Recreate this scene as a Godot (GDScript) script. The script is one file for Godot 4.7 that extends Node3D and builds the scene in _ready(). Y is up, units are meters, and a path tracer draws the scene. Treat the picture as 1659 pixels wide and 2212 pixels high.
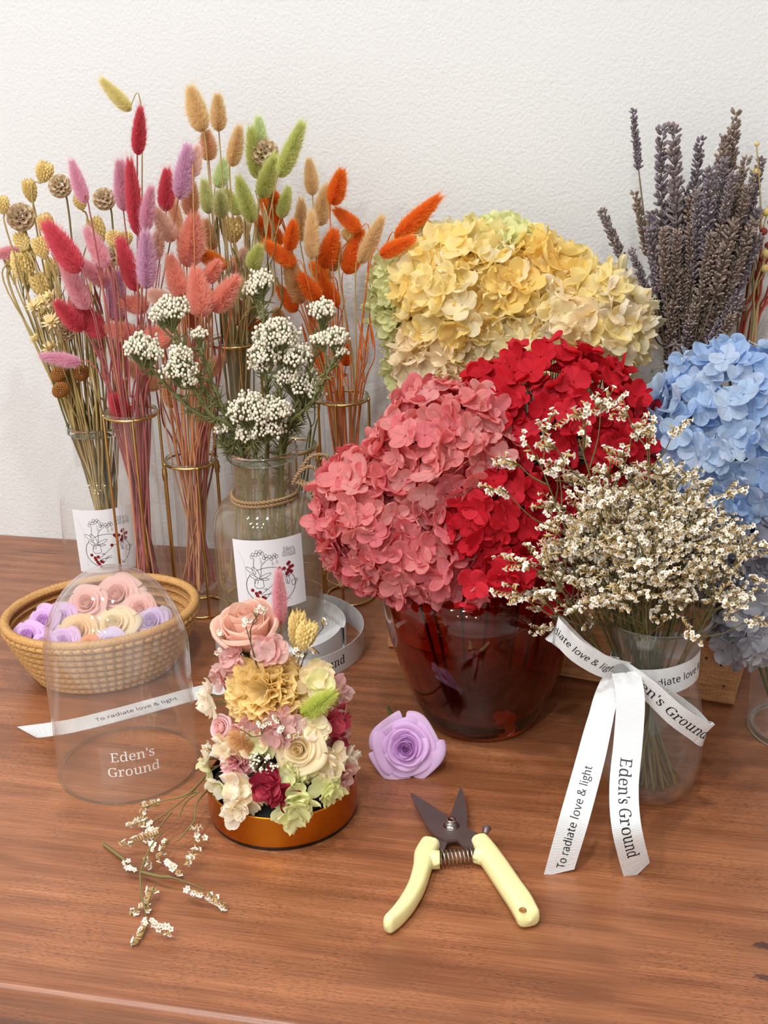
extends Node3D
# A florist's work table against a white wall: dried grasses, preserved hydrangeas, a glass dome, shears.

# ---------------------------------------------------------------- places, in metres (x along the wall, y up, z out from the wall)
var FRAMES := [[Vector3(-0.5024, 0.7500, 0.1763), 0.2200], [Vector3(-0.4538, 0.7500, 0.1529), 0.1650], [Vector3(-0.4131, 0.7500, 0.1158), 0.2790], [Vector3(-0.3643, 0.7500, 0.0976), 0.1650], [Vector3(-0.3073, 0.7500, 0.0997), 0.2200]]
var LEFT_JAR := Vector3(-0.5670, 0.7500, 0.1190)
var RICE_JAR := Vector3(-0.3543, 0.7745, 0.2262)
var LAVENDER_JAR := Vector3(0.0235, 0.7605, 0.0860)
var AMBER := Vector3(-0.1366, 0.7500, 0.3182)
var BOW_VASE := Vector3(0.0100, 0.7500, 0.4023)
var BLUE_VASE := Vector3(0.1355, 0.7500, 0.2954)
var SLIM_VASE := Vector3(0.0776, 0.7500, 0.0600)
var CRATE := Vector3(-0.2444, 0.7500, 0.2094)
var BASKET := Vector3(-0.5030, 0.7510, 0.2890)
var BASKET_TURN := 0.55
var BASKET_A := 0.089
var BASKET_B := 0.071
var DOME := Vector3(-0.4161, 0.7500, 0.4467)
var TRAY := Vector3(-0.2713, 0.7500, 0.4820)
var ROLL := Vector3(-0.3506, 0.7500, 0.2177)
var KNOTS := [[0.0911, 0.5614, 0.0090, 0.0035], [0.0900, 0.5917, 0.0080, 0.0030], [-0.6944, 0.0411, 0.0300, 0.0016]]
var RICE_TWINE := [[Vector3(-0.3167, 0.9376, 0.2592), Vector3(-0.3056, 0.9563, 0.2602), Vector3(-0.2977, 0.9641, 0.2562), Vector3(-0.2862, 0.9629, 0.2512), Vector3(-0.2837, 0.9520, 0.2512), Vector3(-0.2853, 0.9478, 0.2522)], [Vector3(-0.3167, 0.9376, 0.2592), Vector3(-0.3074, 0.9512, 0.2622), Vector3(-0.2978, 0.9561, 0.2622), Vector3(-0.2911, 0.9460, 0.2602), Vector3(-0.3021, 0.9388, 0.2602), Vector3(-0.3132, 0.9391, 0.2592)], [Vector3(-0.3128, 0.9404, 0.2602), Vector3(-0.2997, 0.9330, 0.2622), Vector3(-0.2959, 0.9084, 0.2562), Vector3(-0.2944, 0.8742, 0.2512), Vector3(-0.2933, 0.8476, 0.2462)], [Vector3(-0.3105, 0.9428, 0.2602), Vector3(-0.2971, 0.9309, 0.2562), Vector3(-0.2946, 0.8998, 0.2462), Vector3(-0.2911, 0.8632, 0.2362), Vector3(-0.2849, 0.8398, 0.2362), Vector3(-0.2809, 0.8266, 0.2362)]]
var LAVENDER_TWINE := [[Vector3(0.0063, 0.9819, 0.1160), Vector3(-0.0053, 0.9851, 0.1220), Vector3(-0.0137, 0.9842, 0.1260), Vector3(-0.0189, 0.9781, 0.1260)], [Vector3(0.0063, 0.9819, 0.1160), Vector3(-0.0006, 0.9788, 0.1260), Vector3(-0.0089, 0.9746, 0.1280), Vector3(-0.0071, 0.9808, 0.1260), Vector3(0.0062, 0.9834, 0.1180)], [Vector3(0.0063, 0.9819, 0.1160), Vector3(-0.0016, 0.9733, 0.1300), Vector3(0.0018, 0.9582, 0.1320)], [Vector3(0.0071, 0.9819, 0.1160), Vector3(0.0101, 0.9754, 0.1280), Vector3(0.0072, 0.9675, 0.1320)], [Vector3(0.0080, 0.9819, 0.1160), Vector3(0.0161, 0.9818, 0.1260), Vector3(0.0187, 0.9873, 0.1260), Vector3(0.0079, 0.9838, 0.1160)]]
var ROLL_LOOP := [Vector3(-0.3444, 0.7622, 0.2851), Vector3(-0.3135, 0.7622, 0.2907), Vector3(-0.2901, 0.7622, 0.2779), Vector3(-0.2722, 0.7622, 0.2501), Vector3(-0.2663, 0.7622, 0.2205), Vector3(-0.2729, 0.7622, 0.1917), Vector3(-0.2892, 0.7622, 0.1684), Vector3(-0.3101, 0.7622, 0.1525), Vector3(-0.3290, 0.7622, 0.1457)]
var ROLL_TEXT := 0.043
var ROLL_FLIP := 1.0
var ROLL_SIDE := 1.0
var STRIP := [Vector3(-0.5257, 0.7504, 0.4142), Vector3(-0.4926, 0.7504, 0.3984), Vector3(-0.4593, 0.7504, 0.3735), Vector3(-0.4259, 0.7504, 0.3456), Vector3(-0.3985, 0.7504, 0.3224), Vector3(-0.3651, 0.7504, 0.3011)]
var STRIP_TEXT := 0.098
var BOW := Vector3(-0.0134, 0.8721, 0.4383)
var BOW_PIECES := [{"name": "loop", "path": [Vector3(-0.0152, 0.8717, 0.4363), Vector3(-0.0292, 0.8716, 0.4313), Vector3(-0.0507, 0.8844, 0.4283), Vector3(-0.0635, 0.9014, 0.4383), Vector3(-0.0615, 0.9046, 0.4473), Vector3(-0.0474, 0.8944, 0.4543), Vector3(-0.0286, 0.8807, 0.4493), Vector3(-0.0134, 0.8713, 0.4383)], "across": [Vector3(0.3500, 0.9000, 0.2500)], "words": "To radiate love & light", "font": "Droid Sans", "size": 0.0060, "start": 0.665, "flip": 1.0, "side": 1.0, "cut": 0.0000},
	{"name": "loop", "path": [Vector3(-0.0134, 0.8713, 0.4383), Vector3(0.0060, 0.8630, 0.4483), Vector3(0.0271, 0.8457, 0.4523), Vector3(0.0466, 0.8294, 0.4463), Vector3(0.0501, 0.8249, 0.4383), Vector3(0.0381, 0.8330, 0.4323), Vector3(0.0130, 0.8540, 0.4383), Vector3(-0.0116, 0.8690, 0.4373)], "across": [Vector3(0.2500, 0.9500, 0.2500)], "words": "Eden's Ground", "font": "Droid Serif", "size": 0.0085, "start": 0.262, "flip": 1.0, "side": 1.0, "cut": 0.0000},
	{"name": "tail", "path": [Vector3(-0.0157, 0.8709, 0.4393), Vector3(-0.0236, 0.8551, 0.4463), Vector3(-0.0283, 0.8377, 0.4623), Vector3(-0.0333, 0.8180, 0.4853), Vector3(-0.0411, 0.7928, 0.5203), Vector3(-0.0503, 0.7506, 0.5282)], "across": [Vector3(0.8000, 0.0000, 0.6000), Vector3(0.8000, 0.0000, 0.6000), Vector3(1.0000, 0.0000, 0.0000), Vector3(0.9700, 0.0000, -0.2500)], "words": "To radiate love & light", "font": "Droid Sans", "size": 0.0060, "start": 0.720, "flip": -1.0, "side": 1.0, "cut": -0.0060},
	{"name": "tail", "path": [Vector3(-0.0109, 0.8746, 0.4453), Vector3(-0.0064, 0.8608, 0.4603), Vector3(-0.0063, 0.8357, 0.4773), Vector3(-0.0073, 0.8109, 0.5003), Vector3(-0.0036, 0.7959, 0.5293), Vector3(0.0060, 0.7506, 0.5192)], "across": [Vector3(1.0000, 0.0000, -0.1000), Vector3(1.0000, 0.0000, 0.0000), Vector3(1.0000, 0.0000, 0.0000), Vector3(0.9000, 0.0000, -0.4000)], "words": "Eden's Ground", "font": "Droid Serif", "size": 0.0085, "start": 0.630, "flip": 1.0, "side": 1.0, "cut": -0.0090}]
var SHEARS := Vector3(-0.1348, 0.7500, 0.4937)
var LEFT_GRIP := [Vector3(-0.1458, 0.7585, 0.5225), Vector3(-0.1478, 0.7585, 0.5364), Vector3(-0.1470, 0.7585, 0.5505), Vector3(-0.1472, 0.7585, 0.5712), Vector3(-0.1500, 0.7585, 0.5896), Vector3(-0.1541, 0.7585, 0.6036), Vector3(-0.1581, 0.7585, 0.6126)]
var RIGHT_GRIP := [Vector3(-0.1104, 0.7585, 0.5129), Vector3(-0.1033, 0.7585, 0.5246), Vector3(-0.0938, 0.7585, 0.5399), Vector3(-0.0828, 0.7585, 0.5586), Vector3(-0.0732, 0.7585, 0.5747), Vector3(-0.0661, 0.7585, 0.5892)]
var LEFT_SOCKET := [Vector3(-0.1445, 0.7585, 0.5397), Vector3(-0.1362, 0.7585, 0.5382)]
var RIGHT_SOCKET := [Vector3(-0.1108, 0.7585, 0.5270), Vector3(-0.1016, 0.7585, 0.5293)]
var WASHER := [Vector3(-0.1113, 0.7585, 0.5271), Vector3(-0.1107, 0.7585, 0.5270)]
var HOLE := Vector3(-0.0697, 0.7658, 0.5922)
var PIVOT := Vector3(-0.1337, 0.7617, 0.5005)
var UPPER_BLADE := [Vector3(-0.1724, 0.7610, 0.4624), Vector3(-0.1651, 0.7610, 0.4795), Vector3(-0.1491, 0.7610, 0.5075), Vector3(-0.1418, 0.7610, 0.5150), Vector3(-0.1360, 0.7610, 0.5185), Vector3(-0.1269, 0.7610, 0.5164), Vector3(-0.1213, 0.7610, 0.5233), Vector3(-0.1138, 0.7610, 0.5231), Vector3(-0.1089, 0.7610, 0.5091), Vector3(-0.1213, 0.7610, 0.5008), Vector3(-0.1348, 0.7610, 0.4913), Vector3(-0.1503, 0.7610, 0.4787), Vector3(-0.1698, 0.7610, 0.4639)]
var LOWER_BLADE := [Vector3(-0.1353, 0.7590, 0.4445), Vector3(-0.1363, 0.7590, 0.4640), Vector3(-0.1374, 0.7590, 0.4865), Vector3(-0.1396, 0.7590, 0.5012), Vector3(-0.1430, 0.7590, 0.5106), Vector3(-0.1480, 0.7590, 0.5219), Vector3(-0.1349, 0.7590, 0.5292), Vector3(-0.1341, 0.7590, 0.5177), Vector3(-0.1283, 0.7590, 0.5121), Vector3(-0.1218, 0.7590, 0.4999), Vector3(-0.1242, 0.7590, 0.4835), Vector3(-0.1272, 0.7590, 0.4687), Vector3(-0.1320, 0.7590, 0.4517)]
var SPRING := [Vector3(-0.1362, 0.7585, 0.5360), Vector3(-0.1114, 0.7585, 0.5277)]
var LATCH := Vector3(-0.1076, 0.7620, 0.5057)
var HYDRANGEAS := [
	{"label": "big domed red hydrangea head rising over the amber vase", "group": "hydrangeas in the amber vase", "at": Vector3(-0.0882, 0.9865, 0.2750), "radii": Vector3(0.0880, 0.0860, 0.0780), "n": 300, "tints": ["red_a", "red_b", "red_c"], "size": 0.0122, "axis": Vector3(0.0500, 0.4500, 0.9000), "reach": -0.15, "foot": Vector3(-0.1166, 0.7620, 0.3082), "stem": "wine_stem", "kind": "floret"},
	{"label": "small red hydrangea head hanging over the amber vase front", "group": "hydrangeas in the amber vase", "at": Vector3(-0.1170, 0.9469, 0.3600), "radii": Vector3(0.0500, 0.0520, 0.0400), "n": 120, "tints": ["red_a", "red_b", "red_c"], "size": 0.0122, "axis": Vector3(0.0000, 0.1000, 1.0000), "reach": -0.10, "foot": Vector3(-0.1366, 0.7620, 0.3382), "stem": "wine_stem", "kind": "floret"},
	{"label": "red hydrangea head behind the white statice bunch", "group": "hydrangeas in the amber vase", "at": Vector3(-0.0688, 0.9354, 0.3300), "radii": Vector3(0.0500, 0.0500, 0.0400), "n": 90, "tints": ["red_a", "red_b"], "size": 0.0122, "axis": Vector3(0.2000, 0.1000, 1.0000), "reach": -0.10, "foot": Vector3(-0.1066, 0.7620, 0.3382), "stem": "wine_stem", "kind": "floret"},
	{"label": "coral pink hydrangea head beside the red dome", "group": "hydrangeas in the amber vase", "at": Vector3(-0.1612, 0.9968, 0.3300), "radii": Vector3(0.0600, 0.0560, 0.0550), "n": 190, "tints": ["pink_a", "pink_b", "pink_a", "pink_c"], "size": 0.0132, "axis": Vector3(-0.2000, 0.5000, 0.8500), "reach": -0.20, "foot": Vector3(-0.1466, 0.7620, 0.3282), "stem": "wine_stem", "kind": "floret"},
	{"label": "coral pink hydrangea head over the amber vase shoulder", "group": "hydrangeas in the amber vase", "at": Vector3(-0.2146, 0.9477, 0.3450), "radii": Vector3(0.0530, 0.0580, 0.0540), "n": 230, "tints": ["pink_a", "pink_b", "pink_a", "pink_c"], "size": 0.0132, "axis": Vector3(-0.3500, 0.2500, 0.9000), "reach": -0.25, "foot": Vector3(-0.1666, 0.7620, 0.3182), "stem": "wine_stem", "kind": "floret"},
	{"label": "drooping pink hydrangea head against the amber vase", "group": "hydrangeas in the amber vase", "at": Vector3(-0.1842, 0.9286, 0.3700), "radii": Vector3(0.0550, 0.0400, 0.0350), "n": 95, "tints": ["pink_a", "pink_c", "pink_c"], "size": 0.0125, "axis": Vector3(-0.1000, -0.2000, 1.0000), "reach": -0.10, "foot": Vector3(-0.1566, 0.7620, 0.3382), "stem": "wine_stem", "kind": "floret"},
	{"label": "large ruffled yellow hydrangea head with green edges", "group": "pale hydrangeas standing in the crate", "at": Vector3(-0.1790, 1.0773, 0.1150), "radii": Vector3(0.0640, 0.0620, 0.0580), "n": 210, "tints": ["yellow_a", "yellow_b", "yellow_c", "yellow_a"], "size": 0.0155, "axis": Vector3(-0.1000, 0.5000, 0.8500), "reach": -0.30, "foot": Vector3(-0.1400, 0.7620, 0.1500), "stem": "olive_stem", "kind": "ruffled_floret"},
	{"label": "yellow hydrangea head below the pale green tuft", "group": "pale hydrangeas standing in the crate", "at": Vector3(-0.1230, 1.0818, 0.1100), "radii": Vector3(0.0560, 0.0500, 0.0500), "n": 150, "tints": ["yellow_a", "yellow_b", "yellow_c", "yellow_c"], "size": 0.0155, "axis": Vector3(0.1000, 0.5000, 0.8500), "reach": -0.30, "foot": Vector3(-0.1200, 0.7620, 0.1500), "stem": "olive_stem", "kind": "ruffled_floret"},
	{"label": "cream yellow hydrangea head nearest the lavender jar", "group": "pale hydrangeas standing in the crate", "at": Vector3(-0.0663, 1.0562, 0.1250), "radii": Vector3(0.0520, 0.0520, 0.0500), "n": 170, "tints": ["yellow_b", "cream_a", "yellow_a", "cream_b"], "size": 0.0165, "axis": Vector3(0.3000, 0.3000, 0.9000), "reach": -0.35, "foot": Vector3(-0.1000, 0.7620, 0.1600), "stem": "olive_stem", "kind": "ruffled_floret"},
	{"label": "faded cream hydrangea head under the yellow one", "group": "pale hydrangeas standing in the crate", "at": Vector3(-0.1923, 1.0271, 0.1300), "radii": Vector3(0.0500, 0.0360, 0.0400), "n": 90, "tints": ["cream_a", "cream_b", "cream_b"], "size": 0.0155, "axis": Vector3(-0.2000, -0.1000, 1.0000), "reach": -0.30, "foot": Vector3(-0.1500, 0.7620, 0.1600), "stem": "olive_stem", "kind": "ruffled_floret"},
	{"label": "cream hydrangea head behind the red dome", "group": "pale hydrangeas standing in the crate", "at": Vector3(-0.1245, 1.0382, 0.1300), "radii": Vector3(0.0600, 0.0350, 0.0400), "n": 80, "tints": ["cream_a", "cream_b", "yellow_b"], "size": 0.0155, "axis": Vector3(0.0000, 0.0000, 1.0000), "reach": -0.30, "foot": Vector3(-0.1200, 0.7620, 0.1700), "stem": "olive_stem", "kind": "ruffled_floret"},
	{"label": "pale green hydrangea tuft crowning the yellow heads", "group": "pale hydrangeas standing in the crate", "at": Vector3(-0.1508, 1.1270, 0.1000), "radii": Vector3(0.0340, 0.0200, 0.0280), "n": 60, "tints": ["green_a", "green_a", "green_b"], "size": 0.0118, "axis": Vector3(0.0000, 0.5000, 0.8000), "reach": -0.40, "foot": Vector3(-0.1300, 0.7620, 0.1400), "stem": "olive_stem", "kind": "ruffled_floret"},
	{"label": "greenish hydrangea head at the wall side of the yellow heads", "group": "pale hydrangeas standing in the crate", "at": Vector3(-0.2497, 1.0746, 0.1000), "radii": Vector3(0.0240, 0.0420, 0.0300), "n": 75, "tints": ["green_b", "green_a", "green_c"], "size": 0.0118, "axis": Vector3(-0.5000, 0.2000, 0.8000), "reach": -0.50, "foot": Vector3(-0.1600, 0.7620, 0.1400), "stem": "olive_stem", "kind": "ruffled_floret"},
	{"label": "drooping green hydrangea head under the yellow heads", "group": "pale hydrangeas standing in the crate", "at": Vector3(-0.2338, 1.0168, 0.1050), "radii": Vector3(0.0220, 0.0480, 0.0250), "n": 65, "tints": ["green_b", "green_c", "green_a"], "size": 0.0118, "axis": Vector3(-0.4000, -0.1000, 0.9000), "reach": -0.50, "foot": Vector3(-0.1700, 0.7620, 0.1400), "stem": "olive_stem", "kind": "ruffled_floret"},
	{"label": "greenish rim of a hydrangea behind the yellow heads", "group": "pale hydrangeas standing in the crate", "at": Vector3(-0.2104, 1.1080, 0.0850), "radii": Vector3(0.0400, 0.0300, 0.0250), "n": 50, "tints": ["green_c", "green_b", "yellow_b"], "size": 0.0118, "axis": Vector3(-0.3000, 0.5000, 0.8000), "reach": -0.40, "foot": Vector3(-0.1500, 0.7620, 0.1200), "stem": "olive_stem", "kind": "ruffled_floret"},
	{"label": "big sky blue hydrangea head over the pine crate", "group": "hydrangeas in the cylinder vase", "at": Vector3(0.0700, 0.9871, 0.2500), "radii": Vector3(0.0820, 0.0840, 0.0720), "n": 300, "tints": ["blue_a", "blue_b", "blue_c"], "size": 0.0138, "axis": Vector3(-0.1000, 0.4000, 0.9000), "reach": -0.20, "foot": Vector3(0.1355, 0.7620, 0.2954), "stem": "leaf", "kind": "floret"},
	{"label": "violet blue hydrangea head next to the red dome", "group": "hydrangeas in the cylinder vase", "at": Vector3(0.0167, 0.9595, 0.2350), "radii": Vector3(0.0320, 0.0500, 0.0400), "n": 80, "tints": ["violet_a", "blue_a", "violet_a"], "size": 0.0135, "axis": Vector3(-0.3000, 0.2000, 0.9000), "reach": -0.40, "foot": Vector3(0.1155, 0.7620, 0.2954), "stem": "leaf", "kind": "floret"},
	{"label": "blue hydrangea head hanging behind the statice", "group": "hydrangeas in the cylinder vase", "at": Vector3(0.0442, 0.9344, 0.2700), "radii": Vector3(0.0400, 0.0350, 0.0300), "n": 60, "tints": ["blue_a", "violet_a"], "size": 0.0135, "axis": Vector3(-0.1000, -0.1000, 1.0000), "reach": -0.40, "foot": Vector3(0.1255, 0.7620, 0.3054), "stem": "leaf", "kind": "floret"},
	{"label": "grey hydrangea head shaded under the blue one", "group": "hydrangeas in the cylinder vase", "at": Vector3(0.0918, 0.9270, 0.3000), "radii": Vector3(0.0400, 0.0220, 0.0280), "n": 60, "tints": ["grey_b", "grey_b", "grey_a"], "size": 0.0125, "axis": Vector3(-0.1000, 0.1000, 1.0000), "reach": -0.40, "foot": Vector3(0.1355, 0.7620, 0.3104), "stem": "leaf", "kind": "ruffled_floret"},
	{"label": "grey hydrangea head in front of the crate boards", "group": "hydrangeas in the cylinder vase", "at": Vector3(0.0716, 0.8925, 0.3050), "radii": Vector3(0.0280, 0.0260, 0.0200), "n": 40, "tints": ["grey_b", "grey_a"], "size": 0.0125, "axis": Vector3(-0.2000, 0.0000, 1.0000), "reach": -0.40, "foot": Vector3(0.1155, 0.7620, 0.3104), "stem": "leaf", "kind": "ruffled_floret"},
	{"label": "pale grey hydrangea head hanging at the cylinder vase", "group": "hydrangeas in the cylinder vase", "at": Vector3(0.0868, 0.8668, 0.3150), "radii": Vector3(0.0280, 0.0420, 0.0220), "n": 60, "tints": ["grey_a", "grey_b", "grey_c"], "size": 0.0125, "axis": Vector3(-0.1000, 0.0000, 1.0000), "reach": -0.40, "foot": Vector3(0.1255, 0.7620, 0.3154), "stem": "leaf", "kind": "ruffled_floret"}]
var LOOSE_FLORETS := [
	["single pink hydrangea floret dangling low beside the amber vase", Vector3(-0.2148, 0.9053, 0.3850), 2, 0.0050, ["pink_c"], 0.0115, Vector3(-0.2000, 0.0000, 1.0000), Vector3(-0.1997, 0.9191, 0.3600)],
	["red hydrangea florets trailing down the amber vase neck", Vector3(-0.1341, 0.9243, 0.4150), 4, 0.0160, ["red_c", "pink_c"], 0.0115, Vector3(0.0000, -0.1000, 1.0000), Vector3(-0.1297, 0.9282, 0.3700)],
	["red hydrangea florets hanging at the amber vase right shoulder", Vector3(-0.0709, 0.9110, 0.3850), 4, 0.0180, ["red_b", "red_a"], 0.0125, Vector3(0.2000, -0.1000, 1.0000), Vector3(-0.0754, 0.9316, 0.3600)],
	["red hydrangea florets hanging before the amber vase mouth", Vector3(-0.0945, 0.9375, 0.4050), 7, 0.0240, ["red_a", "red_b"], 0.0125, Vector3(0.0000, -0.2000, 1.0000), Vector3(-0.1039, 0.9420, 0.3700)],
	["red hydrangea bud sticking out above the red dome", Vector3(-0.0437, 1.0527, 0.2700), 2, 0.0040, ["red_b"], 0.0060, Vector3(0.1000, 0.6000, 0.8000), Vector3(-0.0483, 1.0289, 0.2600)],
	["withered yellow hydrangea floret dangling beside the lavender jar", Vector3(-0.0343, 1.0116, 0.1400), 3, 0.0090, ["cream_b"], 0.0125, Vector3(0.2000, -0.3000, 1.0000), Vector3(-0.0515, 1.0294, 0.1300)],
	["orange tinted floret lying inside the amber vase", Vector3(-0.1086, 0.7660, 0.3482), 1, 0.0030, ["pink_b"], 0.0125, Vector3(0.1000, 0.6000, 0.8000), Vector3(-0.1166, 0.7620, 0.3182)],
	["grey hydrangea florets touching the crate corner", Vector3(0.0804, 0.8488, 0.3250), 5, 0.0200, ["grey_c", "grey_a"], 0.0125, Vector3(-0.2000, -0.2000, 1.0000), Vector3(0.0874, 0.8623, 0.3100)]]
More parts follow.
